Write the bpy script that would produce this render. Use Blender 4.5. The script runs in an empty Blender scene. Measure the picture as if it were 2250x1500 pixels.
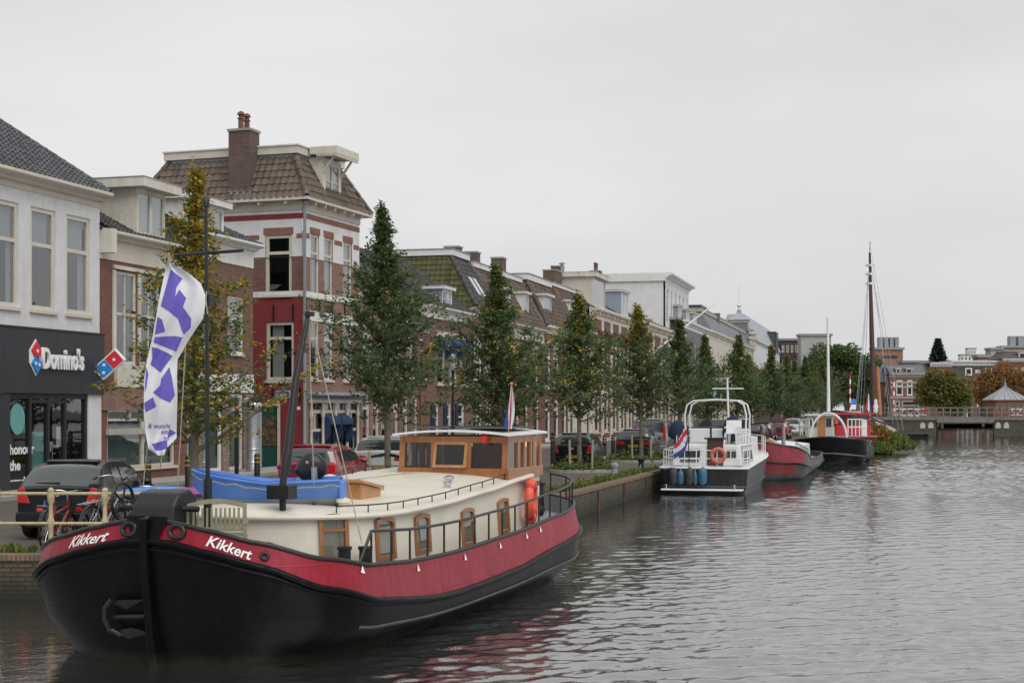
import bpy, bmesh, math, random
from mathutils import Vector, Matrix
random.seed(7)
R = math.radians
SC = bpy.context.scene
COL = SC.collection
# ---------------------------------------------------------------- camera, sky, sun, exposure
CAMZ, FPX, CX, HY = 3.1, 3300.0, 1125.0, 900.0      # eye height above the water, focal length in photo pixels, centre, horizon row
cam_d = bpy.data.cameras.new('camera'); cam = bpy.data.objects.new('camera', cam_d); COL.objects.link(cam)
cam.location = (0, 0, CAMZ); cam.rotation_euler = (R(90), 0, 0)
cam_d.sensor_width = 36.0; cam_d.lens = 36.0*FPX/2250.0
cam_d.shift_y = (HY-750.0)/2250.0
cam_d.clip_start = 0.2; cam_d.clip_end = 6000
SC.camera = cam
SC.view_settings.view_transform = 'Standard'; SC.view_settings.look = 'None'
SC.view_settings.exposure = 0.32; SC.view_settings.gamma = 1.0
W = bpy.data.worlds.new('World'); SC.world = W; W.use_nodes = True
def world():
    nt = W.node_tree; nt.nodes.clear()
    N = nt.nodes.new; L = nt.links.new
    out = N('ShaderNodeOutputWorld')
    sky = N('ShaderNodeTexSky'); sky.sky_type = 'NISHITA'; sky.sun_disc = False
    sky.sun_elevation = R(52); sky.sun_rotation = R(150); sky.dust_density = 4; sky.air_density = 1.0
    hs = N('ShaderNodeHueSaturation'); hs.inputs['Saturation'].default_value = 0.15
    L(sky.outputs[0], hs.inputs['Color'])
    b1 = N('ShaderNodeBackground'); b1.inputs[1].default_value = 0.05
    L(hs.outputs[0], b1.inputs[0])
    # the closed cloud deck: slightly uneven grey
    tc = N('ShaderNodeTexCoord'); mp = N('ShaderNodeMapping'); mp.inputs['Scale'].default_value = (1, 1, 3.2)
    nz = N('ShaderNodeTexNoise'); nz.inputs['Scale'].default_value = 1.7; nz.inputs['Detail'].default_value = 5; nz.inputs['Roughness'].default_value = 0.5
    L(tc.outputs['Generated'], mp.inputs[0]); L(mp.outputs[0], nz.inputs['Vector'])
    cr = N('ShaderNodeValToRGB')
    cr.color_ramp.elements[0].position = 0.3; cr.color_ramp.elements[0].color = (0.58, 0.588, 0.605, 1)
    cr.color_ramp.elements[1].position = 0.72; cr.color_ramp.elements[1].color = (0.80, 0.80, 0.80, 1)
    L(nz.outputs[0], cr.inputs[0])
    b2 = N('ShaderNodeBackground'); b2.inputs[1].default_value = 0.89
    L(cr.outputs[0], b2.inputs[0])
    mx = N('ShaderNodeMixShader'); mx.inputs[0].default_value = 0.88
    L(b1.outputs[0], mx.inputs[1]); L(b2.outputs[0], mx.inputs[2]); L(mx.outputs[0], out.inputs[0])
world()
sd = bpy.data.lights.new('sun', 'SUN'); sun = bpy.data.objects.new('sun', sd); COL.objects.link(sun)
sd.energy = 1.5; sd.angle = R(50); sd.color = (1, 0.985, 0.96)
sun.rotation_euler = (R(38), 0, R(30))      # high, soft, from behind the camera's right shoulder

# ---------------------------------------------------------------- helpers
def px2(px, py, Y):
    return Vector(((px-CX)/FPX*Y, Y, CAMZ-(py-HY)/FPX*Y))
def tag(o, label=None, cat=None, group=None, kind=None):
    if label: o['label'] = label
    if cat: o['category'] = cat
    if group: o['group'] = group
    if kind: o['kind'] = kind
    return o
def thing(name, label, cat, loc=(0, 0, 0), rz=0.0, group=None):
    o = bpy.data.objects.new(name, None); COL.objects.link(o); o.empty_display_size = 0.2
    o.location = loc; o.rotation_euler = (0, 0, rz)
    return tag(o, label, cat, group)
def link(name, me, parent=None, M=None):
    o = bpy.data.objects.new(name, me); COL.objects.link(o)
    if parent: o.parent = parent
    if M is not None: o.matrix_local = M
    return o
def copy_tree(o, parent=None):
    c = o.copy(); COL.objects.link(c)
    c.parent = parent
    for ch in list(o.children): copy_tree(ch, c)
    return c
class MB:
    def __init__(s): s.v = []; s.f = []; s.m = []; s.sm = False
    def add(s, vs, fs, mi=0):
        b = len(s.v); s.v += [tuple(p) for p in vs]
        for f in fs: s.f.append(tuple(i+b for i in f)); s.m.append(mi)
        return s
    def box(s, x0, x1, y0, y1, z0, z1, mi=0, M=None):
        vs = [Vector((x, y, z)) for z in (z0, z1) for y in (y0, y1) for x in (x0, x1)]
        if M is not None: vs = [M @ p for p in vs]
        return s.add(vs, [(0, 2, 3, 1), (4, 5, 7, 6), (0, 1, 5, 4), (2, 6, 7, 3), (0, 4, 6, 2), (1, 3, 7, 5)], mi)
    def bar(s, a, b, w, h=None, mi=0, up=(0, 0, 1)):
        a = Vector(a); b = Vector(b); h = h or w; d = (b-a)
        if d.length < 1e-6: return s
        d.normalize(); u = Vector(up)
        if abs(d.dot(u)) > 0.98: u = Vector((1, 0, 0))
        x = d.cross(u).normalized()*w/2; y = x.cross(d).normalized()*h/2
        vs = [p+q for p in (a, b) for q in (-x-y, x-y, x+y, -x+y)]
        return s.add(vs, [(0, 3, 2, 1), (4, 5, 6, 7), (0, 1, 5, 4), (1, 2, 6, 5), (2, 3, 7, 6), (3, 0, 4, 7)], mi)
    def tube(s, pts, r, n=8, mi=0, cap=True, closed=False):
        pts = [Vector(p) for p in pts]; k = len(pts); rs = r if isinstance(r, (list, tuple)) else [r]*k
        vs = []; x = None
        for i, p in enumerate(pts):
            if closed: d = pts[(i+1) % k]-pts[i-1]
            else: d = pts[min(i+1, k-1)]-pts[max(i-1, 0)]
            d = d.normalized() if d.length > 1e-9 else Vector((0, 0, 1))
            if x is None:
                u = Vector((0, 0, 1)) if abs(d.z) < 0.9 else Vector((1, 0, 0)); x = d.cross(u).normalized()
            else:
                x = (x-d*x.dot(d)); x = x.normalized() if x.length > 1e-6 else d.orthogonal().normalized()
            y = d.cross(x)
            vs += [p+(x*math.cos(2*math.pi*j/n)+y*math.sin(2*math.pi*j/n))*rs[i] for j in range(n)]
        fs = []
        for i in range(k if closed else k-1):
            a = i*n; b = ((i+1) % k)*n
            for j in range(n): fs.append((a+j, a+(j+1) % n, b+(j+1) % n, b+j))
        if cap and not closed: fs += [tuple(range(n-1, -1, -1)), tuple(range((k-1)*n, k*n))]
        return s.add(vs, fs, mi)
    def lathe(s, prof, c=(0, 0, 0), n=16, mi=0, M=None):
        vs = []
        for r, z in prof:
            for j in range(n):
                a = 2*math.pi*j/n; vs.append(Vector((r*math.cos(a), r*math.sin(a), z)))
        if M is not None: vs = [M @ p for p in vs]
        c = Vector(c); vs = [p+c for p in vs]
        fs = [(i*n+j, i*n+(j+1) % n, (i+1)*n+(j+1) % n, (i+1)*n+j) for i in range(len(prof)-1) for j in range(n)]
        fs += [tuple(range(n-1, -1, -1)), tuple(range((len(prof)-1)*n, len(prof)*n))]
        return s.add(vs, fs, mi)
    def prism(s, poly, h0, h1, axis='z', mi=0, M=None):
        n = len(poly)
        def P(a, b, h): return Vector({'z': (a, b, h), 'y': (a, h, b), 'x': (h, a, b)}[axis])
        vs = [P(a, b, h0) for a, b in poly]+[P(a, b, h1) for a, b in poly]
        if M is not None: vs = [M @ p for p in vs]
        fs = [tuple(range(n-1, -1, -1)), tuple(range(n, 2*n))]+[(i, (i+1) % n, n+(i+1) % n, n+i) for i in range(n)]
        return s.add(vs, fs, mi)
    def grid(s, rows, mi=0, closed=False):
        m = len(rows[0]); vs = [p for r in rows for p in r]; fs = []
        for i in range(len(rows)-1):
            for j in range(m if closed else m-1): fs.append((i*m+j, i*m+(j+1) % m, (i+1)*m+(j+1) % m, (i+1)*m+j))
        return s.add(vs, fs, mi)
    def slab(s, quad, t, mi=0):
        q = [Vector(p) for p in quad]; n = (q[1]-q[0]).cross(q[-1]-q[0]).normalized()*t; k = len(q)
        return s.add(q+[p-n for p in q], [tuple(range(k)), tuple(range(2*k-1, k-1, -1))]+[((i+1) % k, i, k+i, k+(i+1) % k) for i in range(k)], mi)
    def mesh(s, name, mats, smooth=False, fix=True):
        me = bpy.data.meshes.new(name); me.from_pydata(s.v, [], s.f)
        for m in (mats if isinstance(mats, (list, tuple)) else [mats]): me.materials.append(MAT(m))
        if any(s.m): me.polygons.foreach_set('material_index', s.m)
        if fix:
            bm = bmesh.new(); bm.from_mesh(me); bmesh.ops.recalc_face_normals(bm, faces=bm.faces); bm.to_mesh(me); bm.free()
        if smooth or s.sm:
            me.polygons.foreach_set('use_smooth', [True]*len(me.polygons))
            try: me.set_sharp_from_angle(angle=R(smooth if smooth > 1 else 38))
            except Exception: pass
        me.update(); return me
    def build(s, name, mats, parent=None, smooth=False, bevel=0, fix=True):
        o = link(name, s.mesh(name, mats, smooth, fix), parent)
        if bevel:
            b = o.modifiers.new('bevel', 'BEVEL'); b.width = bevel; b.segments = 2; b.limit_method = 'ANGLE'
        return o
def struct(o): o['kind'] = 'structure'; return o
# ---------------------------------------------------------------- materials (all procedural)
_M = {}
def MAT(m):
    return _M[m] if isinstance(m, str) else m
def newmat(name):
    m = bpy.data.materials.new(name); m.use_nodes = True; nt = m.node_tree
    b = nt.nodes['Principled BSDF']; _M[name] = m
    return m, nt, b
def ramp(nt, fac, stops):
    c = nt.nodes.new('ShaderNodeValToRGB'); e = c.color_ramp.elements
    while len(e) < len(stops): e.new(0.5)
    for i, (p, col) in enumerate(stops): e[i].position = p; e[i].color = (*col, 1)
    nt.links.new(fac, c.inputs[0]); return c.outputs[0]
def noise(nt, scale, detail=4, rough=0.55, vec=None, stretch=None):
    if vec is None: vec = nt.nodes.new('ShaderNodeTexCoord').outputs['Object']
    if stretch:
        mp = nt.nodes.new('ShaderNodeMapping'); mp.inputs['Scale'].default_value = stretch; nt.links.new(vec, mp.inputs[0]); vec = mp.outputs[0]
    n = nt.nodes.new('ShaderNodeTexNoise'); n.inputs['Scale'].default_value = scale; n.inputs['Detail'].default_value = detail; n.inputs['Roughness'].default_value = rough
    nt.links.new(vec, n.inputs['Vector']); return n.outputs[0]
def mixc(nt, fac, a, b, mode='MIX'):
    m = nt.nodes.new('ShaderNodeMix'); m.data_type = 'RGBA'; m.blend_type = mode
    for k, v in ((0, fac), (6, a), (7, b)):
        if isinstance(v, (int, float)): m.inputs[k].default_value = v
        elif isinstance(v, tuple): m.inputs[k].default_value = (*v, 1)
        else: nt.links.new(v, m.inputs[k])
    return m.outputs[2]
def bump(nt, b, h, strength=0.3, dist=0.01):
    n = nt.nodes.new('ShaderNodeBump'); n.inputs['Strength'].default_value = strength; n.inputs['Distance'].default_value = dist
    nt.links.new(h, n.inputs['Height']); nt.links.new(n.outputs[0], b.inputs['Normal'])
def mul(c, k): return tuple(max(0, min(1, x*k)) for x in c)
def plain(name, col, rough=0.6, var=0.15, scale=3.0, metal=0.0, spec=0.5, bmp=0.0, streak=False, dirt=None, coat=0, rnd=False):
    m, nt, b = newmat(name)
    n = noise(nt, scale, 5, 0.6, stretch=(1, 1, 0.18) if streak else None)
    c = ramp(nt, n, [(0.3, mul(col, 1-var)), (0.7, mul(col, 1+var))])
    if dirt:
        n2 = noise(nt, 0.9, 6, 0.7)
        f = ramp(nt, n2, [(0.48, (0, 0, 0)), (0.75, (0.75, 0.75, 0.75))])
        c = mixc(nt, f, c, dirt)
    if rnd:      # every tile fired and weathered a little differently
        oi = nt.nodes.new('ShaderNodeObjectInfo'); g = nt.nodes.new('ShaderNodeNewGeometry'); ad = nt.nodes.new('ShaderNodeMath'); ad.operation = 'ADD'; nt.links.new(oi.outputs['Random'], ad.inputs[0]); nt.links.new(g.outputs['Random Per Island'], ad.inputs[1])
        fr = nt.nodes.new('ShaderNodeMath'); fr.operation = 'FRACT'; nt.links.new(ad.outputs[0], fr.inputs[0])
        c = mixc(nt, 1.0, c, ramp(nt, fr.outputs[0], [(0, (0.6, 0.6, 0.62)), (0.5, (1, 1, 1)), (0.9, (1.0, 0.98, 0.95)), (1.0, (1.0, 0.85, 0.75))]), 'MULTIPLY')
    nt.links.new(c, b.inputs['Base Color'])
    b.inputs['Roughness'].default_value = rough; b.inputs['Metallic'].default_value = metal
    b.inputs['Specular IOR Level'].default_value = spec
    if coat: b.inputs['Coat Weight'].default_value = coat; b.inputs['Coat Roughness'].default_value = 0.06
    if bmp: bump(nt, b, noise(nt, scale*9, 4, 0.6), bmp, 0.01)
    return m
def brick(name, c1, c2, mortar, paint=None, course=0.062, length=0.22, bmp=0.6, grime=(0.05, 0.045, 0.035), gr=0.35, msz=0.010, algae=0):
    m, nt, b = newmat(name); N = nt.nodes.new; L = nt.links.new
    tc = N('ShaderNodeTexCoord'); sp = N('ShaderNodeSeparateXYZ'); L(tc.outputs['Object'], sp.inputs[0])
    ad = N('ShaderNodeMath'); ad.operation = 'ADD'; L(sp.outputs[0], ad.inputs[0]); L(sp.outputs[1], ad.inputs[1])
    cb = N('ShaderNodeCombineXYZ'); L(ad.outputs[0], cb.inputs[0]); L(sp.outputs[2], cb.inputs[1])
    br = N('ShaderNodeTexBrick'); br.inputs['Scale'].default_value = 1.0
    br.inputs['Brick Width'].default_value = length; br.inputs['Row Height'].default_value = course
    br.inputs['Mortar Size'].default_value = msz; br.inputs['Mortar Smooth'].default_value = 0.2; br.inputs['Bias'].default_value = 0.0
    br.inputs['Color1'].default_value = (*c1, 1); br.inputs['Color2'].default_value = (*c2, 1); br.inputs['Mortar'].default_value = (*mortar, 1)
    L(cb.outputs[0], br.inputs['Vector'])
    c = br.outputs['Color']
    if paint:
        n0 = noise(nt, 2.5, 6, 0.65); c = ramp(nt, n0, [(0.3, mul(paint, 0.9)), (0.7, mul(paint, 1.05))])
    else:
        n0 = noise(nt, 3.0, 6, 0.7); c = mixc(nt, 0.55, c, ramp(nt, n0, [(0.3, (0.45, 0.45, 0.45)), (0.7, (1, 1, 1))]), 'MULTIPLY')
    n2 = noise(nt, 0.8, 7, 0.7, stretch=(1, 1, 0.35))
    f = ramp(nt, n2, [(0.5, (0, 0, 0)), (0.8, (gr, gr, gr))]); c = mixc(nt, f, c, grime)
    if algae:      # slimy growth rising from the water line with a ragged upper edge
        na = noise(nt, 2.2, 6, 0.7); a1 = N('ShaderNodeMath'); a1.operation = 'MULTIPLY_ADD'; a1.inputs[1].default_value = 0.55; L(na, a1.inputs[0]); L(sp.outputs[2], a1.inputs[2])
        f = ramp(nt, a1.outputs[0], [(algae-0.05, (0.92, 0.92, 0.92)), (algae+0.32, (0, 0, 0))]); c = mixc(nt, f, c, (0.014, 0.016, 0.008))
    L(c, b.inputs['Base Color']); b.inputs['Roughness'].default_value = 0.85 if not paint else 0.65
    inv = N('ShaderNodeMath'); inv.operation = 'SUBTRACT'; inv.inputs[0].default_value = 1.0; L(br.outputs['Fac'], inv.inputs[1])
    bump(nt, b, inv.outputs[0], bmp, 0.012)
    return m
def leafmat(name, ca, cb, cc):
    m, nt, b = newmat(name)
    g = nt.nodes.new('ShaderNodeNewGeometry')
    c = ramp(nt, g.outputs['Random Per Island'], [(0.0, ca), (0.55, cb), (1.0, cc)])
    nt.links.new(c, b.inputs['Base Color']); b.inputs['Roughness'].default_value = 0.5; b.inputs['Specular IOR Level'].default_value = 0.35
    t = nt.nodes.new('ShaderNodeBsdfTranslucent'); nt.links.new(c, t.inputs[0])
    mx = nt.nodes.new('ShaderNodeMixShader'); mx.inputs[0].default_value = 0.38
    out = nt.nodes['Material Output']
    nt.links.new(b.outputs[0], mx.inputs[1]); nt.links.new(t.outputs[0], mx.inputs[2]); nt.links.new(mx.outputs[0], out.inputs[0])
def glassmat(name, tint, refl=0.2, rough=0.02):
    m, nt, b = newmat(name); N = nt.nodes.new; L = nt.links.new
    tr = N('ShaderNodeBsdfTransparent'); tr.inputs[0].default_value = (*tint, 1)
    gl = N('ShaderNodeBsdfGlossy'); gl.inputs['Roughness'].default_value = rough; gl.inputs[0].default_value = (0.95, 0.97, 1, 1)
    lw = N('ShaderNodeLayerWeight'); lw.inputs[0].default_value = 0.35
    mr = N('ShaderNodeMapRange'); mr.inputs[3].default_value = refl; mr.inputs[4].default_value = 0.95
    L(lw.outputs['Facing'], mr.inputs[0])
    pw = N('ShaderNodeMath'); pw.operation = 'POWER'; pw.inputs[1].default_value = 1.6
    L(mr.outputs[0], pw.inputs[0])
    mx = N('ShaderNodeMixShader'); L(pw.outputs[0], mx.inputs[0]); L(tr.outputs[0], mx.inputs[1]); L(gl.outputs[0], mx.inputs[2])
    bp = N('ShaderNodeBump'); bp.inputs['Strength'].default_value = 0.06; bp.inputs['Distance'].default_value = 0.02
    L(noise(nt, 1.3, 2), bp.inputs['Height']); L(bp.outputs[0], gl.inputs['Normal'])
    L(mx.outputs[0], nt.nodes['Material Output'].inputs[0])
def emit(name, col, s):
    m, nt, b = newmat(name); b.inputs['Emission Color'].default_value = (*col, 1); b.inputs['Emission Strength'].default_value = s
    b.inputs['Base Color'].default_value = (*col, 1)
brick('white_brick', (.7,)*3, (.7,)*3, (.6,)*3, paint=(0.68, 0.68, 0.69), bmp=0.5, grime=(.42, .4, .37), gr=0.65)
brick('red_brick', (0.26, 0.075, 0.05), (0.165, 0.048, 0.036), (0.21, 0.16, 0.13))
brick('brown_brick', (0.225, 0.085, 0.058), (0.14, 0.055, 0.042), (0.25, 0.2, 0.16))
brick('pale_brick', (0.29, 0.13, 0.09), (0.2, 0.085, 0.062), (0.33, 0.27, 0.22))
brick('dark_brick', (0.10, 0.055, 0.045), (0.065, 0.04, 0.035), (0.15, 0.13, 0.12))
brick('mottled_brick', (0.36, 0.2, 0.14), (0.13, 0.05, 0.04), (0.4, 0.34, 0.28), length=0.11)
brick('lintel_brick', (0.33, 0.12, 0.08), (0.27, 0.09, 0.06), (0.3, 0.2, 0.16), course=0.25, length=0.06)
brick('red_paint_brick', (.3,)*3, (.3,)*3, (.2,)*3, paint=(0.215, 0.028, 0.03), bmp=0.45, grime=(0.09, 0.02, 0.02), gr=0.4)
brick('orange_brick', (0.42, 0.17, 0.1), (0.34, 0.13, 0.08), (0.4, 0.3, 0.25))
brick('quay_brick', (0.15, 0.11, 0.062), (0.09, 0.065, 0.04), (0.045, 0.04, 0.028), grime=(0.03, 0.036, 0.014), gr=0.95, bmp=1.0, algae=0.42, course=0.075, length=0.24, msz=0.014)
brick('chimney_brick', (0.16, 0.075, 0.055), (0.09, 0.05, 0.04), (0.2, 0.17, 0.15), grime=(0.06, 0.065, 0.035), gr=0.7)
brick('paving', (0.20, 0.125, 0.095), (0.145, 0.095, 0.075), (0.10, 0.085, 0.065), grime=(0.1, 0.1, 0.06), gr=0.6, course=0.1, length=0.2)
plain('white_render', (0.66, 0.66, 0.665), 0.7, 0.05, 1.5, bmp=0.1, dirt=(0.5, 0.48, 0.45))
plain('cream', (0.585, 0.535, 0.46), 0.5, 0.06, 3, dirt=(0.45, 0.41, 0.33))
plain('white_paint', (0.69, 0.685, 0.665), 0.45, 0.05, 3, dirt=(0.55, 0.54, 0.5))
plain('weathered_white', (0.60, 0.57, 0.49), 0.7, 0.15, 3, dirt=(0.3, 0.28, 0.2), streak=True)
plain('grey_paint', (0.38, 0.38, 0.37), 0.55, 0.08, 2, dirt=(0.28, 0.27, 0.25))
plain('blue_grey', (0.24, 0.29, 0.35), 0.6, 0.1, 2, streak=True)
plain('tile_grey', (0.078, 0.081, 0.09), 0.6, 0.3, 2.5, bmp=0.3, rnd=True)
plain('tile_brown', (0.125, 0.092, 0.075), 0.75, 0.35, 1.3, bmp=0.4, dirt=(0.085, 0.085, 0.05), rnd=True)
plain('tile_black', (0.066, 0.062, 0.065), 0.7, 0.35, 1.5, bmp=0.4, dirt=(0.09, 0.08, 0.065), rnd=True)
plain('tile_moss', (0.09, 0.092, 0.034), 0.95, 0.45, 3, bmp=0.5, dirt=(0.06, 0.055, 0.045), rnd=True)
plain('tile_red', (0.25, 0.1, 0.06), 0.8, 0.3, 2)
plain('slate', (0.12, 0.125, 0.14), 0.5, 0.15, 2, bmp=0.2)
plain('zinc', (0.34, 0.37, 0.40), 0.45, 0.12, 1.2, metal=0.3, streak=True)
plain('lead', (0.27, 0.29, 0.31), 0.6, 0.15, 3)
plain('charcoal_panel', (0.028, 0.031, 0.036), 0.45, 0.1, 1.0)
plain('black_metal', (0.012, 0.012, 0.013), 0.38, 0.2, 5, spec=0.5)
plain('dark_frame', (0.02, 0.02, 0.022), 0.4, 0.1, 2)
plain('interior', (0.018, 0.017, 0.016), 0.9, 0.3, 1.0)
plain('curtain', (0.60, 0.60, 0.58), 0.9, 0.06, 4)
plain('net_curtain', (0.42, 0.43, 0.43), 0.9, 0.1, 6)
plain('blue_cloth', (0.02, 0.045, 0.115), 0.85, 0.15, 5)
plain('navy_cloth', (0.012, 0.018, 0.05), 0.85, 0.2, 5)
plain('maroon_cloth', (0.10, 0.015, 0.02), 0.85, 0.2, 5)
plain('green_cloth', (0.015, 0.08, 0.06), 0.85, 0.5, 18)
plain('sign_red', (0.62, 0.02, 0.035), 0.35, 0.02)
plain('sign_blue', (0.01, 0.22, 0.62), 0.35, 0.02)
plain('street_blue', (0.02, 0.09, 0.36), 0.35, 0.02)
plain('sign_white', (0.8, 0.8, 0.8), 0.4, 0.02)
plain('concrete', (0.3, 0.29, 0.27), 0.85, 0.15, 2, bmp=0.2, dirt=(0.2, 0.2, 0.15))
plain('stone', (0.40, 0.375, 0.32), 0.8, 0.12, 3, bmp=0.2, dirt=(0.28, 0.26, 0.2))
plain('asphalt', (0.06, 0.06, 0.06), 0.85, 0.2, 2)
plain('soil', (0.09, 0.07, 0.045), 0.95, 0.4, 5, bmp=0.4)
plain('varnish', (0.30, 0.115, 0.034), 0.28, 0.22, 6, streak=True, coat=0.4)
plain('oak', (0.42, 0.2, 0.07), 0.35, 0.2, 5, coat=0.3)
plain('grey_wood', (0.27, 0.25, 0.155), 0.85, 0.22, 9, streak=True, bmp=0.3, dirt=(0.16, 0.19, 0.07))
plain('bark', (0.16, 0.145, 0.105), 0.9, 0.3, 7, bmp=0.6, dirt=(0.11, 0.125, 0.06))
plain('pole_wood', (0.32, 0.27, 0.19), 0.85, 0.2, 5)
plain('mast_wood', (0.07, 0.03, 0.025), 0.5, 0.2, 3)
plain('spar_wood', (0.40, 0.17, 0.08), 0.5, 0.2, 3)
plain('railing_paint', (0.45, 0.375, 0.22), 0.5, 0.2, 6, dirt=(0.30, 0.23, 0.12))
def faded(name, col, wear, lo, hi, rough=0.4, spec=0.5, wl=False):
    m, nt, b = newmat(name)
    n = noise(nt, 1.6, 7, 0.72, stretch=(1, 1, 0.25)); n3 = noise(nt, 9, 5, 0.65, stretch=(1, 1, 0.12))
    c = ramp(nt, n, [(lo, col), (hi, wear)])
    c = mixc(nt, 0.6, c, ramp(nt, n3, [(0.33, (0.55, 0.52, 0.52)), (0.6, (1, 1, 1))]), 'MULTIPLY')
    tc = nt.nodes.new('ShaderNodeTexCoord'); sp = nt.nodes.new('ShaderNodeSeparateXYZ'); nt.links.new(tc.outputs['Object'], sp.inputs[0])
    if wl:      # scum line just above the water
        na = noise(nt, 3, 6, 0.7); a1 = nt.nodes.new('ShaderNodeMath'); a1.operation = 'MULTIPLY_ADD'; a1.inputs[1].default_value = 0.25; nt.links.new(na, a1.inputs[0]); nt.links.new(sp.outputs[2], a1.inputs[2])
        f = ramp(nt, a1.outputs[0], [(0.16, (0.8, 0.8, 0.8)), (0.30, (0, 0, 0))]); c = mixc(nt, f, c, (0.028, 0.027, 0.018))
    nt.links.new(c, b.inputs['Base Color']); b.inputs['Roughness'].default_value = rough; b.inputs['Specular IOR Level'].default_value = spec
    wv = nt.nodes.new('ShaderNodeTexBrick'); wv.inputs['Scale'].default_value = 1.0; wv.inputs['Brick Width'].default_value = 1.7; wv.inputs['Row Height'].default_value = 0.62; wv.inputs['Mortar Size'].default_value = 0.012; wv.inputs['Mortar Smooth'].default_value = 0.6
    cb = nt.nodes.new('ShaderNodeCombineXYZ'); nt.links.new(sp.outputs[0], cb.inputs[0]); nt.links.new(sp.outputs[2], cb.inputs[1]); nt.links.new(cb.outputs[0], wv.inputs['Vector'])
    hh = nt.nodes.new('ShaderNodeMath'); hh.operation = 'MULTIPLY_ADD'; hh.inputs[1].default_value = 0.10; nt.links.new(wv.outputs['Fac'], hh.inputs[0]); nt.links.new(noise(nt, 1.4, 4, 0.55), hh.inputs[2])
    bump(nt, b, hh.outputs[0], 0.45, 0.06)
faded('hull_black', (0.0035, 0.0035, 0.0038), (0.008, 0.008, 0.009), 0.4, 0.8, 0.36, 0.14, wl=True)
faded('barge_red', (0.255, 0.007, 0.02), (0.33, 0.02, 0.038), 0.35, 0.8, 0.38, 0.3)
faded('hull_grey', (0.035, 0.037, 0.042), (0.11, 0.115, 0.125), 0.3, 0.75, 0.5, wl=True)
faded('hull_red', (0.20, 0.014, 0.02), (0.30, 0.04, 0.05), 0.4, 0.8, 0.45)
plain('barge_cream', (0.67, 0.625, 0.525), 0.42, 0.05, 1.2, dirt=(0.50, 0.455, 0.36))
plain('deck_grey', (0.27, 0.28, 0.29), 0.6, 0.1, 3)
plain('boat_white', (0.70, 0.71, 0.71), 0.35, 0.05, 2, dirt=(0.55, 0.55, 0.52))
plain('dinghy_blue', (0.075, 0.205, 0.60), 0.5, 0.18, 1.6, dirt=(0.16, 0.28, 0.55))
plain('rope', (0.33, 0.3, 0.22), 0.9, 0.2, 30)
plain('orange_plastic', (0.70, 0.10, 0.045), 0.5, 0.12, 4)
plain('fender_blue', (0.035, 0.12, 0.20), 0.45, 0.2, 4)
plain('fender_dark', (0.035, 0.04, 0.045), 0.6, 0.2, 4)
plain('rubber', (0.012, 0.012, 0.013), 0.75, 0.2, 6)
plain('chrome', (0.62, 0.63, 0.65), 0.2, 0.05, 3, metal=1.0)
plain('steel', (0.40, 0.41, 0.43), 0.35, 0.12, 4, metal=0.85)
plain('car_black', (0.006, 0.006, 0.007), 0.3, 0.1, 2, coat=0.35, spec=0.3)
plain('car_grey', (0.022, 0.023, 0.026), 0.3, 0.1, 2, coat=0.4, spec=0.3)
plain('car_silver', (0.22, 0.225, 0.235), 0.3, 0.05, 2, metal=0.4, coat=0.7)
plain('car_red', (0.23, 0.01, 0.022), 0.25, 0.06, 2, coat=0.8)
plain('car_white', (0.72, 0.73, 0.74), 0.3, 0.03, 2, coat=0.7)
plain('car_glass', (0.035, 0.045, 0.046), 0.06, 0.1, 2, spec=1.0, coat=0.6)
plain('lamp_red', (0.50, 0.008, 0.012), 0.15, 0.1, 4, coat=0.8)
plain('plate_yellow', (0.66, 0.36, 0.015), 0.4, 0.03)
plain('ink', (0.015, 0.015, 0.015), 0.6, 0.05)
plain('teal_paint', (0.018, 0.085, 0.075), 0.5, 0.15, 4)
plain('teal_banner', (0.13, 0.35, 0.33), 0.6, 0.1, 4)
plain('magenta_cover', (0.28, 0.06, 0.21), 0.6, 0.1, 4)
plain('flag_white', (0.66, 0.655, 0.68), 0.8, 0.04, 3)
plain('flag_purple', (0.125, 0.10, 0.44), 0.8, 0.06, 3)
plain('flag_red', (0.50, 0.035, 0.05), 0.8, 0.06, 3)
plain('flag_blue', (0.03, 0.06, 0.27), 0.8, 0.06, 3)
plain('flag_orange', (0.75, 0.17, 0.03), 0.8, 0.06, 3)
plain('skin', (0.50, 0.28, 0.2), 0.6, 0.05, 5)
plain('coat_navy', (0.02, 0.025, 0.045), 0.85, 0.2, 5)
plain('hair', (0.10, 0.075, 0.055), 0.8, 0.2, 20)
plain('timber_bridge', (0.145, 0.13, 0.118), 0.85, 0.2, 2, streak=True, bmp=0.2)
plain('hut_wood', (0.22, 0.095, 0.045), 0.55, 0.15, 3)
plain('conifer', (0.04, 0.06, 0.045), 0.9, 0.3, 2)
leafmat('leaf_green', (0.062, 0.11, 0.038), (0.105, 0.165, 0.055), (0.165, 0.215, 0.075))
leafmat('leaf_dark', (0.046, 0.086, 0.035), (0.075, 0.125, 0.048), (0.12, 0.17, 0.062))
leafmat('leaf_yellow', (0.26, 0.22, 0.04), (0.46, 0.33, 0.035), (0.56, 0.30, 0.03))
leafmat('leaf_olive', (0.13, 0.14, 0.04), (0.2, 0.19, 0.05), (0.27, 0.2, 0.055))
leafmat('leaf_rust', (0.19, 0.09, 0.03), (0.30, 0.15, 0.045), (0.36, 0.2, 0.06))
leafmat('leaf_bright', (0.06, 0.12, 0.02), (0.10, 0.17, 0.03), (0.15, 0.2, 0.045))
leafmat('leaf_fallen', (0.30, 0.16, 0.03), (0.4, 0.26, 0.05), (0.5, 0.4, 0.12))
glassmat('glass', (0.62, 0.66, 0.66), 0.13)
glassmat('glass_clear', (0.72, 0.75, 0.74), 0.10)
emit('bulb', (1.0, 0.48, 0.12), 9.0)
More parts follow.
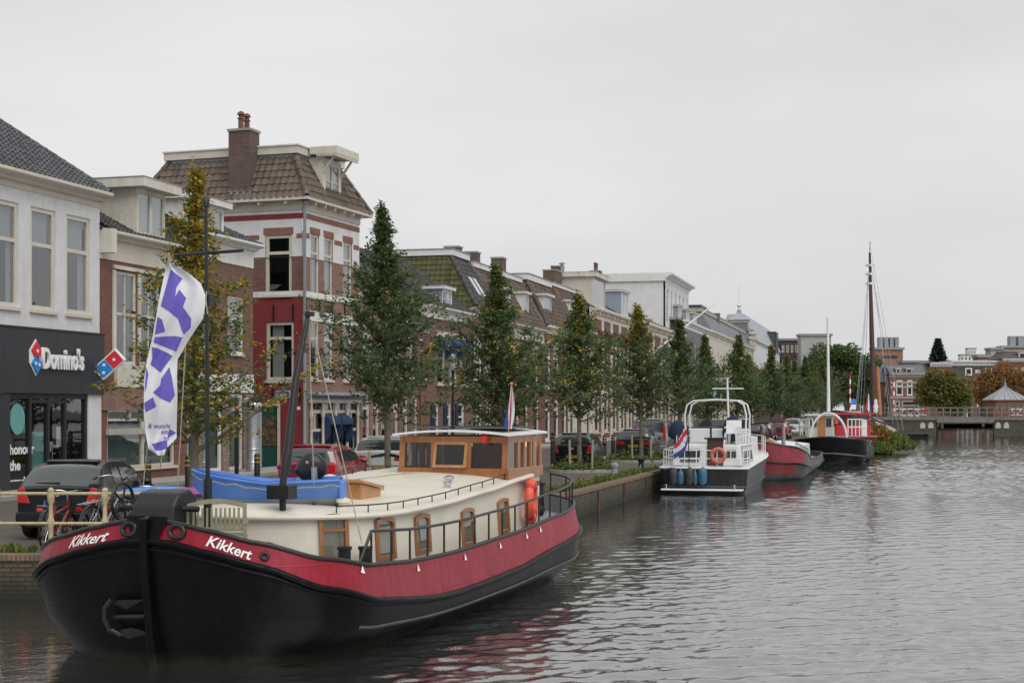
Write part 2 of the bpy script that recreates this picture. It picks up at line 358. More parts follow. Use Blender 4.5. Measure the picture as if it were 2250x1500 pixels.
# ---------------------------------------------------------------- setting: water, ground, quay
ZS = 0.7                                           # street level above the water
P0, P1, P2, P3, Q1, Q2, P4, P5 = (-60, 24.6), (-7.3, 24.6), (1.8, 43.4), (5.5, 57.6), (20.3, 105.0), (26.0, 125.0), (34.0, 176.0), (53.0, 262.0)
QUAY = [P0, P1, P2, P3, Q1, Q2, P4, P5, (900, 262)]
import numpy as np
def watermat():
    m, nt, b = newmat('water'); N = nt.nodes.new; L = nt.links.new
    tc = N('ShaderNodeTexCoord').outputs['Object']
    bn = N('ShaderNodeBump'); bn.inputs['Strength'].default_value = 1.0; bn.inputs['Distance'].default_value = 0.006; L(noise(nt, 7.0, 3, 0.55, tc), bn.inputs['Height'])
    df = N('ShaderNodeBsdfDiffuse'); df.inputs[0].default_value = (0.035, 0.038, 0.036, 1)
    gl = N('ShaderNodeBsdfGlossy'); gl.inputs['Roughness'].default_value = 0.06; L(bn.outputs[0], gl.inputs['Normal'])
    fz = N('ShaderNodeFresnel'); fz.inputs[0].default_value = 1.33; L(bn.outputs[0], fz.inputs['Normal'])
    fm = N('ShaderNodeMath'); fm.operation = 'MULTIPLY_ADD'; fm.use_clamp = True; fm.inputs[1].default_value = 0.5; fm.inputs[2].default_value = 0.5; L(fz.outputs[0], fm.inputs[0])
    mx = N('ShaderNodeMixShader'); L(fm.outputs[0], mx.inputs[0]); L(df.outputs[0], mx.inputs[1]); L(gl.outputs[0], mx.inputs[2]); L(mx.outputs[0], nt.nodes['Material Output'].inputs[0])
watermat()
def water():
    """wind ripples as real relief: a fan of short-crested waves, finest near the barge, running out to flat water"""
    rg = np.random.default_rng(4); NR, NC = 1060, 600
    Y = 9.0*np.exp(np.linspace(0, math.log(258/9.0), NR)); T = np.linspace(0, 1, NC)
    X0 = np.maximum(-.40*Y-2, -9.5+.0*Y)*1.0; X0 = np.where(Y > 45, np.maximum(X0, -9.5+(Y-45)*.24), X0); X1 = .38*Y+6
    XX = X0[:, None]+(X1-X0)[:, None]*T[None, :]; YY = np.repeat(Y[:, None], NC, 1); Z = np.zeros_like(XX); wind = R(-68)
    for i in range(72):
        lam = .18*(5.0**rg.random()**1.2); th = wind+rg.normal(0, .6); k = 2*math.pi/lam; ph = rg.random()*6.28
        amp = .0026*lam**.8; wob = 1+.5*np.sin(XX*rg.uniform(.1, .5)+YY*rg.uniform(.1, .5)+rg.random()*6.28)
        fade = np.clip(lam/(Y*.003*1.6)-.4, 0, 1)[:, None]**.5      # what the mesh is too coarse to carry is left to the fine bump
        Z += amp*wob*fade*np.sin(k*(math.cos(th)*XX+math.sin(th)*YY)+ph)
    v = XX-.26*YY; c = np.clip((v+10.2)/5.7, 0, 1); c = c*c*(3-2*c)*.9+.1       # sheltered along the quay
    pa = .75+.35*np.sin(XX*.11+1.3*np.sin(YY*.06))*np.sin(YY*.09+.7)         # cat's paws
    ed = np.clip(np.minimum(T, 1-T)*30, 0, 1)[None, :]*np.clip(np.minimum(np.arange(NR), NR-1-np.arange(NR))/12.0, 0, 1)[:, None]
    Z *= c*pa*ed
    V = np.stack([XX, YY, Z], -1).reshape(-1, 3); idx = np.arange(NR*NC).reshape(NR, NC)
    F = np.stack([idx[:-1, :-1], idx[:-1, 1:], idx[1:, 1:], idx[1:, :-1]], -1).reshape(-1, 4)
    n0 = len(V); ex = []; EF = []
    def add(pts): b = n0+len(ex); ex.extend(pts); EF.append([b, b+1, b+2, b+3])
    step = 20
    for i in list(range(0, NR-1, step)):
        j = min(i+step, NR-1); add([(-300, Y[i], 0), (X0[i], Y[i], 0), (X0[j], Y[j], 0), (-300, Y[j], 0)]); add([(X1[i], Y[i], 0), (900, Y[i], 0), (900, Y[j], 0), (X1[j], Y[j], 0)])
    add([(-300, -80, 0), (900, -80, 0), (900, Y[0], 0), (-300, Y[0], 0)]); add([(-300, Y[-1], 0), (900, Y[-1], 0), (900, 900, 0), (-300, 900, 0)])
    V = np.concatenate([V, np.array(ex)]); F = np.concatenate([F, np.array(EF)]).astype(np.int32)
    me = bpy.data.meshes.new('water'); me.vertices.add(len(V)); me.vertices.foreach_set('co', V.ravel()); me.loops.add(F.size); me.loops.foreach_set('vertex_index', F.ravel())
    me.polygons.add(len(F)); me.polygons.foreach_set('loop_start', np.arange(0, F.size, 4)); me.polygons.foreach_set('use_smooth', np.ones(len(F), bool)); me.update(calc_edges=True); me.materials.append(MAT('water'))
    struct(link('water', me))
water()
g = MB(); gp = QUAY+[(1800, 262), (1800, 3500), (-1800, 3500), (-1800, 24.6)]
g.add([(x, y, ZS) for x, y in gp], [tuple(range(len(gp)))])
struct(g.build('ground', 'paving'))
# quay wall: brick face with a coping, standing in the water
def quay_wall():
    t = thing('quay_wall', 'weathered brick quay wall along the canal below the parked cars', 'quay wall', (0, 0, 0))
    rows = [(x, y) for x, y in QUAY[:8]]
    for i in range(len(rows)-1):
        a, b = Vector((*rows[i], 0)), Vector((*rows[i+1], 0)); d = (b-a); ln = d.length; d.normalize(); n = Vector((d.y, -d.x, 0))
        M = Matrix(((d.x, -n.x, 0, a.x), (d.y, -n.y, 0, a.y), (0, 0, 1, 0), (0, 0, 0, 1)))
        w = MB(); w.box(-0.02, ln+0.02, -0.10, 0.35, -0.8, ZS-0.06); o = w.build('wall_face', 'quay_brick', t); o.matrix_local = M
        c = MB()
        c.box(-0.02, ln+0.02, -0.13, 0.3, ZS-0.055, ZS+0.035); o = c.build('coping', 'quay_coping', t); o.matrix_local = M
        if i == 2 or i == 1:
            for k in range(3):
                s = MB(); s.box(-0.09, 0.09, -0.16, -0.1, -0.5, ZS-0.07); o = s.build('fender_post', 'mast_wood', t); o.matrix_local = M @ Matrix.Translation((ln*(0.2+0.3*k), 0, 0))
brick('quay_coping', (0.25, 0.16, 0.1), (0.17, 0.12, 0.08), (0.09, 0.08, 0.06), grime=(0.09, 0.10, 0.035), gr=0.8, course=0.3, length=0.075)
quay_wall()
# carriageway and the raised pavement in front of the houses
def strip(name, pts, wl, wr, z, mat, thick=0.0):
    m = MB(); L_, R_ = [], []
    for i, (x, y) in enumerate(pts):
        a = Vector(pts[max(i-1, 0)]); b = Vector(pts[min(i+1, len(pts)-1)]); d = (b-a).normalized(); n = Vector((d.y, -d.x))
        L_.append((x-n.x*wl, y-n.y*wl, z)); R_.append((x+n.x*wr, y+n.y*wr, z))
    m.grid([L_, R_])
    if thick: m.grid([R_, [(x, y, z-thick) for x, y, _ in R_]])
    return struct(m.build(name, mat, fix=False))
FAC = [(-21.6, 17.5), (-13.0, 47.4), (-8.7, 62.4), (-6.7, 68.2), (-4.48, 75.8), (-2.18, 84.6), (20.0, 171.6), (42.0, 258)]
brick('road_brick', (0.21, 0.115, 0.09), (0.15, 0.085, 0.07), (0.10, 0.08, 0.065), grime=(0.09, 0.08, 0.06), gr=0.5, course=0.1, length=0.2)
strip('road', FAC, -2.2, 7.6, ZS+0.004, 'road_brick')
strip('pavement', FAC, 0.5, 1.9, ZS+0.11, 'concrete', 0.12)

# ---------------------------------------------------------------- houses
plain('pot_clay', (0.15, 0.065, 0.045), 0.85, 0.3, 4)
class House:
    def __init__(s, name, label, A, B, depth, cat='house', base=ZS, group=None):
        s.A = Vector((A[0], A[1])); s.B = Vector((B[0], B[1])); s.L = (s.B-s.A).length; s.D = depth; s.z0 = base
        e = (s.B-s.A)/s.L; s.e = e; s.rz = math.atan2(e.y, e.x)
        s.t = thing(name, label, cat, (A[0], A[1], base), s.rz, group)
    def hit(s, px, py=None, off=0.0):      # where a line of sight meets the facade plane: distance along it and height above the street
        n = Vector((-s.e.y, s.e.x)); o = s.A+n*off; k = (px-CX)/FPX
        # o + e*u = (kY, Y)
        den = s.e.x-k*s.e.y
        u = (k*o.y-o.x)/den; Y = o.y+s.e.y*u
        return (u, CAMZ-((py if py is not None else HY)-HY)*Y/FPX-s.z0)
    def s_(s, px, off=0.0): return s.hit(px, None, off)[0]
    def z_(s, px, py, off=0.0): return s.hit(px, py, off)[1]
    def rect(s, x0, x1, yt, yb):           # opening from its pixel columns and the rows of its top and foot
        xm = (x0+x1)/2; return (s.s_(x0), s.s_(x1), s.z_(xm, yb), s.z_(xm, yt))
def sideM(D, x=0.0):      # left flank of a house as its own working plane
    return Matrix(((0, 1, 0, x), (-1, 0, 0, D), (0, 0, 1, 0), (0, 0, 0, 1)))
def wall(h, u0, u1, z0, z1, holes, mat, M=None, y=0.0, deep=0.16, name='wall', parent=None):
    us = sorted({u0, u1}|{min(max(v, u0), u1) for r in holes for v in r[:2]}); zs = sorted({z0, z1}|{min(max(v, z0), z1) for r in holes for v in r[2:4]})
    m = MB(); M = M or Matrix.Identity(4)
    for i in range(len(us)-1):
        for j in range(len(zs)-1):
            a, b, c, d = us[i], us[i+1], zs[j], zs[j+1]
            if b-a < 1e-5 or d-c < 1e-5: continue
            um, zm = (a+b)/2, (c+d)/2
            if any(r[0] < um < r[1] and r[2] < zm < r[3] for r in holes): continue
            m.add([M @ Vector(p) for p in ((a, y, c), (b, y, c), (b, y, d), (a, y, d))], [(0, 1, 2, 3)])
    for r in holes:
        a, b, c, d = r[:4]; c = max(c, z0)
        q = [(a, c), (b, c), (b, d), (a, d)]
        for k in range(4):
            (p0, r0), (p1, r1) = q[k], q[(k+1) % 4]
            m.add([M @ Vector(p) for p in ((p0, y, r0), (p1, y, r1), (p1, y+deep, r1), (p0, y+deep, r0))], [(0, 3, 2, 1)])
    return m.build(name, mat, parent or h.t, fix=False)
def boxM(M, *a):
    m = MB(); m.box(*a, M=M); return m
def window(h, r, M=None, frame='cream', fw=0.07, transom=0.33, mull=0, curtain=None, sill='cream', glass='glass', awn=None, rec=0.09, blinds=False, lint=None, arch=False, sillw=0.06, room=True):
    a, b, c, d = r[:4]; M = M or Matrix.Identity(4); y = rec
    m = MB()
    def B(x0, x1, y0, y1, z0, z1, mm=None, mi=0): (mm or m).box(x0, x1, y0, y1, z0, z1, mi, M)
    B(a+.002, a+fw, y-.05, y+.06, c, d); B(b-fw, b-.002, y-.05, y+.06, c, d); B(a+fw, b-fw, y-.05, y+.06, d-fw, d-.002); B(a+fw, b-fw, y-.05, y+.06, c+.002, c+fw)
    zt = None
    if transom:
        zt = d-(d-c)*transom; B(a+fw, b-fw, y-.045, y+.055, zt-fw*.45, zt+fw*.45)
    for k in range(mull):
        xm = a+(b-a)*(k+1)/(mull+1); B(xm-fw*.3, xm+fw*.3, y-.03, y+.05, c+fw, d-fw)
    if arch:       # shallow segmental head piece
        n = 8; pts = [(a-.04, d-.02)]+[(a-.04+(b-a+.08)*i/n, d+.02+0.1*math.sin(math.pi*i/n)) for i in range(n+1)]+[(b+.04, d-.02)]
        m.prism(pts, -.035, .05, 'y', 0, M)
    w = m.build('window', frame, h.t)
    ex = [(c+fw, zt-fw*.45), (zt+fw*.45, d-fw)] if zt else [(c+fw, d-fw)]
    for (p, q) in ex:
        g = MB(); g.add([M @ Vector(v) for v in ((a+fw, y, p), (b-fw, y, p), (b-fw, y, q), (a+fw, y, q))], [(0, 1, 2, 3)]); g.build('pane', glass, w, fix=False)
    if sill: boxM(M, a-.06, b+.06, -.09, y-.05, c-sillw-.04, c-.003).build('sill', sill, w)
    if lint: boxM(M, a-.08, b+.08, -.022, .02, d+.004, d+lint[1]).build('lintel', lint[0], w)
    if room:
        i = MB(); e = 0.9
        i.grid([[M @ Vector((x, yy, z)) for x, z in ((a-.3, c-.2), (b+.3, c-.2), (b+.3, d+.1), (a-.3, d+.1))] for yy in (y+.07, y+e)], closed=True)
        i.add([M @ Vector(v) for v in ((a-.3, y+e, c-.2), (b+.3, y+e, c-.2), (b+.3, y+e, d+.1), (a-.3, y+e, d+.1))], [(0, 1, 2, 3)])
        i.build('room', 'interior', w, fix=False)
    if curtain:     # list of (from, to, low, high) fractions and cloth
        for (f0, f1, l0, l1, cm) in curtain:
            g = MB(); n = max(6, int((f1-f0)*(b-a)/0.05)); rows = []
            for zz in (c+(d-c)*l0, c+(d-c)*l1):
                rows.append([M @ Vector((a+(b-a)*(f0+(f1-f0)*k/n), y+.13+.02*math.sin(k*1.9+a), zz)) for k in range(n+1)])
            g.grid(rows); g.build('curtain', cm, w, smooth=60, fix=False)
    if blinds:
        n = 8
        for k in range(n):
            g = MB(); x = a+fw+(b-a-2*fw)*(0.08+0.5*k/n); g.box(x, x+.06, y+.1, y+.12, c+fw, d-fw, 0, M); g.build('blind_slat', 'curtain', w)
    if awn:         # folded fabric sun blind with a scalloped drop
        n = 10; rows = [[M @ Vector((a+(b-a)*k/n, -.02, d+.02)) for k in range(n+1)], [M @ Vector((a+(b-a)*k/n, -.40, d-.28)) for k in range(n+1)],
                        [M @ Vector((a+(b-a)*k/n, -.40, d-.42-.05*(k % 2))) for k in range(n+1)]]
        g = MB(); g.grid(rows)
        for xx in (a, b):
            g.add([M @ Vector(v) for v in ((xx, -.02, d+.02), (xx, -.40, d-.28), (xx, -.40, d-.45), (xx, -.3, d-.9), (xx, -.03, d-1.15))], [(0, 1, 2, 3, 4)])
        g.build('awning', awn, w, fix=False)
    return w
def cornice(h, u0, u1, z, H, proj, mat, M=None, brackets=0, name='cornice', ret=0.0, back=0.25):
    M = M or Matrix.Identity(4)
    prof = [(back, z), (-.03, z), (-.03, z+H*.35), (-proj*.35, z+H*.42), (-proj*.45, z+H*.6), (-proj*.9, z+H*.7), (-proj, z+H*.8), (-proj, z+H), (back, z+H)]
    m = MB(); m.prism(prof, u0-ret, u1+ret, 'x', 0, M)
    o = m.build(name, mat, h.t)
    for k in range(brackets):
        u = u0+(u1-u0)*(k+.5)/brackets
        boxM(M, u-.06, u+.06, -proj*.8, -.031, z+H*.36, z+H*.66).build('bracket', mat, o)
    return o
TILES = {}
def tile_mesh(w, l, mat):
    k = (round(w, 3), round(l, 3), mat)
    if k not in TILES:
        n = 7; top = [[(w*1.06*(j/(n-1)-.5), y, zz+.028*math.cos(2*math.pi*j/(n-1))) for j in range(n)] for y, zz in ((-l*.56, .045), (l*.56, .0))]
        low = [[(x, y, z-.03) for x, y, z in top[0]]]
        m = MB(); m.grid([low[0], top[0], top[1]]); TILES[k] = (m, m.mesh('roof_tile', mat, 50, fix=False))
    return TILES[k]
def tiles(roof, poly, mat, w=.25, l=.34, limit=300, jit=.006, single=True, view=None):
    """pan tiles on the roof plane poly = [eave left, eave right, ridge right, ridge left ...] in house coordinates"""
    q = [Vector(p) for p in poly]; X = (q[1]-q[0]).normalized(); n = X.cross(q[-1]-q[0]).normalized(); Yv = n.cross(X)
    P = [((p-q[0]).dot(X), (p-q[0]).dot(Yv)) for p in q]
    def inside(x, y):
        r = False; j = len(P)-1
        for i in range(len(P)):
            if (P[i][1] > y) != (P[j][1] > y) and x < (P[j][0]-P[i][0])*(y-P[i][1])/(P[j][1]-P[i][1])+P[i][0]: r = not r
            j = i
        return r
    mb, me = tile_mesh(w, l, mat)
    xs = [p[0] for p in P]; ys = [p[1] for p in P]; spots = []
    for r in range(int((max(ys)-min(ys))/(l*.86))+1):
        for c in range(int((max(xs)-min(xs))/w)+1):
            x = min(xs)+w*(c+.5); y = min(ys)+l*.86*(r+.5)
            if inside(x, y): spots.append((x, y))
    if view is not None: spots.sort(key=lambda s: abs(s[0]-view))
    rest = MB(); rn = random.Random(3)
    for i, (x, y) in enumerate(spots):
        o = q[0]+X*x+Yv*y+n*(.02+rn.uniform(-jit, jit))
        a = rn.uniform(-.015, .015); Xr = (X*math.cos(a)+Yv*math.sin(a)); Yr = n.cross(Xr)
        M = Matrix(((Xr.x, Yr.x, n.x, o.x), (Xr.y, Yr.y, n.y, o.y), (Xr.z, Yr.z, n.z, o.z), (0, 0, 0, 1)))
        if single and i < limit: link('roof_tile', me, roof, M)
        else: rest.add([M @ Vector(v) for v in mb.v], mb.f)
    if rest.v:
        o = rest.build('roof_tiles', mat, roof, smooth=50, fix=False); o['kind'] = 'stuff'
def ridge_tiles(roof, a, b, mat, r=.11, step=.36):
    a = Vector(a); b = Vector(b); d = b-a; n = max(1, int(d.length/step)); X = d.normalized()
    prof = [(r*math.cos(t), r*math.sin(t)) for t in [math.pi*(k/6) for k in range(7)]]
    up = Vector((0, 0, 1)); side = X.cross(up).normalized(); up = side.cross(X)
    for i in range(n):
        m = MB(); rows = []
        for f, k in ((i/n, 1.12), ((i+1.08)/n, .95)):
            p = a+d*min(f, 1); rows.append([p+side*u*k+up*(v*k+.0) for u, v in prof])
        m.grid(rows); m.build('ridge_tile', mat, roof, smooth=50, fix=False)
def gable_roof(h, z, rise, mat, ov=.35, tl=True, front=(0, None), single=True, view=None, yb=0.0, ridge_y=None, undermat=None, verge=True, limit=300):
    D = h.D; ry = ridge_y or D/2; L = h.L
    slope = rise/ry
    m = MB(); u0, u1 = front[0], front[1] or L
    a = (u0, -ov+yb, z-slope*ov*0); b = (u1, -ov+yb, z); c = (u1, ry, z+rise); d = (u0, ry, z+rise); e = (u0, D, z); f = (u1, D, z)
    m.slab([a, b, c, d], .12); m.slab([d, c, f, e], .12)
    # gable ends
    for x in (u0+.05, u1-.05): m.add([(x, 0, z-.1), (x, ry, z+rise-.14), (x, D, z-.1)], [(0, 1, 2)])
    roof = m.build('roof', undermat or mat, h.t)
    if tl: tiles(roof, [a, b, c, d], mat, single=single, view=view, limit=limit)
    ridge_tiles(roof, (u0, ry, z+rise), (u1, ry, z+rise), mat)
    if verge: ridge_tiles(roof, (u1-.03, -ov+yb, z+.02), (u1-.03, ry, z+rise+.02), mat, r=.09)
    return roof
def body(h, z, mat, front=False, left=True):      # flanks and back of a house
    m = MB(); L, D = h.L, h.D
    m.add([(0, 0, 0), (0, D, 0), (0, D, z), (0, 0, z)], [(0, 1, 2, 3)]) if left else None
    m.add([(L, 0, 0), (L, D, 0), (L, D, z), (L, 0, z)], [(0, 1, 2, 3)])
    m.add([(0, D, 0), (L, D, 0), (L, D, z), (0, D, z)], [(0, 1, 2, 3)])
    return m.build('flank_wall', mat, h.t, fix=False)
def chimney(h, x, y, z0, z1, w, d, mat='chimney_brick', pots=0, cap='concrete'):
    m = MB(); m.box(x-w/2, x+w/2, y-d/2, y+d/2, z0, z1); c = m.build('chimney', mat, h.t)
    m = MB(); m.box(x-w/2-.05, x+w/2+.05, y-d/2-.05, y+d/2+.05, z1, z1+.1); m.build('chimney_cap', cap, c)
    for k in range(pots):
        xx = x if pots == 1 else x+(k/(pots-1)-.5)*w*.6
        m = MB(); m.lathe([(.12, 0), (.11, .4), (.15, .42), (.15, .46), (.10, .48), (.10, .58), (.17, .6), (.13, .7), (.03, .76)], (xx, y, z1+.1), 12); m.build('chimney_pot', 'pot_clay', c, smooth=40)
    return c
def dormer(h, u0, u1, y, z0, z1, deep, side='cream', front='cream', roofm='lead', slab=.14, over=.2, panes=2, curtain=None, glass='glass', transom=0.0, fr=.08, cm='weathered_white'):
    """box dormer standing on the roof slope: side cheeks, a front with windows, a flat overhanging top"""
    m = MB()
    m.add([(u0, y, z0), (u0, y, z1-.001), (u0, y+deep, z1-.001), (u1, y, z0), (u1, y, z1-.001), (u1, y+deep, z1-.001)], [(0, 1, 2), (3, 4, 5), (1, 4, 5, 2)])
    d = m.build('dormer', side, h.t, fix=False)
    M = Matrix.Translation((0, y, 0)); wd = u1-u0; k = panes; pw = (wd-.12)/k
    holes = [(u0+.06+pw*i+.03, u0+.06+pw*(i+1)-.03, z0+.12, z1-.1) for i in range(k)]
    wall(h, u0, u1, z0, z1, holes, front, M, 0, .06, 'front_board', d)
    for r in holes:
        m = MB(); a, b, c, e = r
        for bx in ((a+.001, a+fr*.6, c, e), (b-fr*.6, b-.001, c, e), (a+fr*.6, b-fr*.6, c+.001, c+fr*.6), (a+fr*.6, b-fr*.6, e-fr*.6, e-.001)): m.box(bx[0], bx[1], y+.01, y+.07, bx[2], bx[3])
        if transom: m.box(a+fr*.6, b-fr*.6, y+.015, y+.065, e-(e-c)*transom-.02, e-(e-c)*transom+.02)
        m.build('window_frame', front, d)
        g = MB(); g.add([(a, y+.045, c), (b, y+.045, c), (b, y+.045, e), (a, y+.045, e)], [(0, 1, 2, 3)]); g.build('pane', glass, d, fix=False)
        if curtain:
            g = MB(); g.add([(a, y+.12, c), (b, y+.12, c), (b, y+.12, e), (a, y+.12, e)], [(0, 1, 2, 3)]); g.build('curtain', curtain, d, fix=False)
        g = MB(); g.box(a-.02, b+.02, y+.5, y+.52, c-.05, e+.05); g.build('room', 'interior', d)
    m = MB(); m.box(u0-over, u1+over, y-over*1.3, y+deep, z1+.002, z1+slab); m.build('dormer_roof', cm, d)
    m = MB(); m.box(u0-over-.02, u1+over+.02, y-over*1.3-.02, y+deep, z1+slab+.002, z1+slab+.03); m.build('dormer_lead', roofm, d)
    return d
def text_mesh(body_, size, mat, extr=0.0, shear=0.0, offset=0.0, align='LEFT'):
    c = bpy.data.curves.new('lettering', 'FONT'); c.body = body_; c.size = size; c.extrude = extr; c.shear = shear; c.offset = offset; c.align_x = align
    c.resolution_u = 4
    o = bpy.data.objects.new('lettering', c); COL.objects.link(o)
    dg = bpy.context.evaluated_depsgraph_get(); me = bpy.data.meshes.new_from_object(o.evaluated_get(dg))
    bpy.data.objects.remove(o); bpy.data.curves.remove(c)
    me.materials.clear(); me.materials.append(MAT(mat)); return me
def text(name, body_, size, mat, M, parent, extr=.01, fit=None, **k):
    me = text_mesh(body_, size, mat, extr, **k)
    if fit:       # stretch to a given width and height
        xs = [v.co.x for v in me.vertices]; ys = [v.co.y for v in me.vertices]
        sx = fit[0]/(max(xs)-min(xs)); sy = fit[1]/(max(ys)-min(ys)); x0 = min(xs); y0 = min(ys)
        for v in me.vertices: v.co.x = (v.co.x-x0)*sx; v.co.y = (v.co.y-y0)*sy
    return link(name, me, parent, M)
FRONT = Matrix(((1, 0, 0, 0), (0, 0, -1, 0), (0, 1, 0, 0), (0, 0, 0, 1)))     # lettering stood upright on a facade
# ---------------------------------------------------------------- the near houses
def onl(P, d, px):
    k = (px-CX)/FPX; t = (k*P[1]-P[0])/(d[0]-k*d[1]); return (P[0]+d[0]*t, P[1]+d[1]*t)
L1 = ((-13.0, 47.4), (.287, 1.0))
# --- white house with the pizza shop
def white_house():
    h = House('white_house', 'white painted brick house with charcoal pizza shop front on the left', onl(*L1, -150), onl(*L1, 219), 9.0)
    zc = h.z_(215, 432)-.35; zb = h.z_(225, 737); zbot = h.z_(210, 866)
    W_ = [h.rect(67, 122, 457, 682), h.rect(145, 198, 478, 690), h.rect(-10, 41, 440, 674), h.rect(-95, -42, 424, 664)]
    zt = sum(r[3] for r in W_[:3])/3; zl = sum(r[2] for r in W_[:3])/3
    W_ = [(a, b, zl, zt) for a, b, _, _ in W_]
    wall(h, 0, h.L, zb-.2, zc+.2, W_, 'white_brick'); body(h, zc, 'white_brick')
    for i, r in enumerate(W_):
        window(h, r, fw=.13, transom=.36, curtain=[(.05, .95, .62, .98, 'net_curtain'), (.72, .95, .02, .62, 'net_curtain')] if i != 0 else [(.05, .9, .62, .98, 'net_curtain'), (.05, .2, .02, .6, 'curtain')])
    cornice(h, 0, h.L, zc, .45, .5, 'cream')
    gable_roof(h, zc+.46, 2.8, 'tile_grey', ov=.38, ridge_y=4.2, view=h.L-1)
    c = chimney(h, h.L-.7, 5.6, zc+1.5, zc+3.35, .7, .7)
    m = MB(); m.box(h.L-.95, h.L-.6, 5.45, 5.75, zc+3.46, zc+3.8); m.build('chimney_cowl', 'zinc', c)
    # skylight in the slope
    # shop front
    zf = zb; pan = []
    us = [0, h.s_(-60), h.s_(0), h.s_(57), h.s_(115), h.s_(170), h.L+.02]
    for a, b in zip(us[:-1], us[1:]):
        m = MB(); m.box(a+.004, b-.004, -.16, -.02, zbot+(.0 if a > us[2]-.01 else -.02), zf); m.build('fascia_panel', 'charcoal_panel', h.t)
    m = MB(); m.box(0, h.L+.04, -.19, -.015, zf+.002, zf+.05); m.build('fascia_cap', 'dark_frame', h.t)
    u = [h.s_(p) for p in (18, 66, 106, 143, 188)]
    m = MB(); m.box(0, u[0]-.05, -.1, .1, 0, zbot-.004); m.build('dark_panel', 'charcoal_panel', h.t)
    m = MB(); m.box(u[4]+.07, h.L, -.06, .2, 0, zbot-.004); m.build('pier', 'white_render', h.t)
    zd = h.z_(120, 882); fr = MB()
    for x in u: fr.box(x-.06, x+.06, -.02, .12, 0, zbot-.006)
    fr.box(u[0], u[4], -.015, .115, zbot-.16, zbot-.007); fr.box(u[1], u[3], -.014, .114, zd-.05, zd+.05); fr.box(u[0], u[1], -.014, .114, 0, .35); fr.box(u[3], u[4], -.014, .114, 0, .3)
    sf = fr.build('shop_window', 'dark_frame', h.t)
    for a, b in zip(u[:-1], u[1:]):
        g = MB(); g.add([(a, .05, .1), (b, .05, .1), (b, .05, zbot), (a, .05, zbot)], [(0, 1, 2, 3)]); g.build('pane', 'glass_clear', sf, fix=False)
    m = MB(); m.bar((u[2]+.12, -.05, .9), (u[2]+.12, -.05, 1.35), .03); m.bar((u[2]+.12, -.05, 1.1), (u[2]+.3, -.05, 1.1), .03); m.build('door_handle', 'chrome', sf)
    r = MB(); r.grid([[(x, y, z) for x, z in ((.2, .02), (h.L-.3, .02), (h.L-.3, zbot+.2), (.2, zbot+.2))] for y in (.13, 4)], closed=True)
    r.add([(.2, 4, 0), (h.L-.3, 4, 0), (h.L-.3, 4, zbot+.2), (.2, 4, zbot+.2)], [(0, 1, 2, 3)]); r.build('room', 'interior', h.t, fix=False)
    m = MB(); m.box(u[1]+.1, u[3], 2.2, 2.8, 0, 1.15); m.build('counter', 'curtain', h.t)
    m = MB(); m.box(u[1]+.08, u[2]-.12, .08, .09, .35, 1.75); m.build('door_poster', 'teal_banner', sf)
    m = MB(); m.box(u[2]+.55, u[2]+.8, .08, .09, 1.3, 1.9); m.build('notice', 'curtain', sf)
    m = MB(); m.box(u[2]+.15, u[2]+.36, .08, .09, 1.15, 1.45); m.build('notice', 'curtain', sf)
    for z, w in ((1.98, 'honour'), (1.52, 'the'), (1.05, 'craving')):
        text('window_lettering', w, .4, 'sign_white', Matrix.Translation((u[0]+.12, .04, z-.85)) @ FRONT, sf, .002, offset=.012)
    m = MB(); m.lathe([(.36, 0), (.36, .02)], (0, 0, 0), 20, 0, Matrix.Translation((u[0]+.45, .02, zbot-.75)) @ Matrix.Scale(1.25, 4, (0, 0, 1)) @ Matrix.Rotation(R(90), 4, 'X')); m.build('window_sticker', 'teal_banner', sf)
    for zz in (905, 925):
        z = h.z_(127, zz); uu = h.s_(127, 1.6)
        l = thing('pendant_lamp', 'glowing %s pendant bulb behind the pizza shop door' % ('upper' if zz == 905 else 'lower'), 'lamp', h.t.matrix_basis @ Vector((uu, 1.6, z)), 0, 'bulbs in the pizza shop')
        m = MB(); m.lathe([(.02, -.1), (.09, -.04), (.1, .02), (.06, .1), (.02, .13)], (0, 0, 0), 12); m.build('bulb', 'bulb', l, smooth=60)
        m = MB(); m.tube([(0, 0, .12), (0, 0, zbot-z+.1)], .01, 5); m.build('cord', 'dark_frame', l)
    # lettering and emblem on the fascia
    def logo(parent, M, s, thick):
        d = s*.5
        for (mat, dy) in (('sign_red', .5), ('sign_blue', -.5)):
            g = MB(); g.box(-d+.02*s, d-.02*s, -thick*.5-.012, -thick*.5, dy*s-d+.02*s, dy*s+d-.02*s, 0, M); q = g.build('tile_face', mat, parent)
            for (x, z) in ([(0, 0)] if dy > 0 else [(-.2, .2), (.2, -.2)]):
                e = MB(); e.lathe([(.11*s, 0), (.11*s, .008)], (0, 0, 0), 16, 0, M @ Matrix.Translation((x*s, -thick*.5-.013, dy*s+z*s)) @ Matrix.Rotation(R(90), 4, 'X')); e.build('pip', 'sign_white', parent)
    lo = thing('emblem_sign', 'red and blue domino emblem on the charcoal shop fascia', 'sign', (0, 0, 0)); lo.parent = None
    def onh(o, v): o.matrix_world = h.t.matrix_basis @ Matrix.Translation(v)
    z = h.z_(80, 786); onh(lo, (h.s_(80, -.2), -.19, z))
    T = Matrix.Rotation(R(8), 4, 'Y') @ Matrix.Scale(.68, 4, (1, 0, 0))
    Rm = Matrix.Rotation(R(45), 4, 'Y'); S = Matrix.Scale(.62, 4, (1, 0, 0))
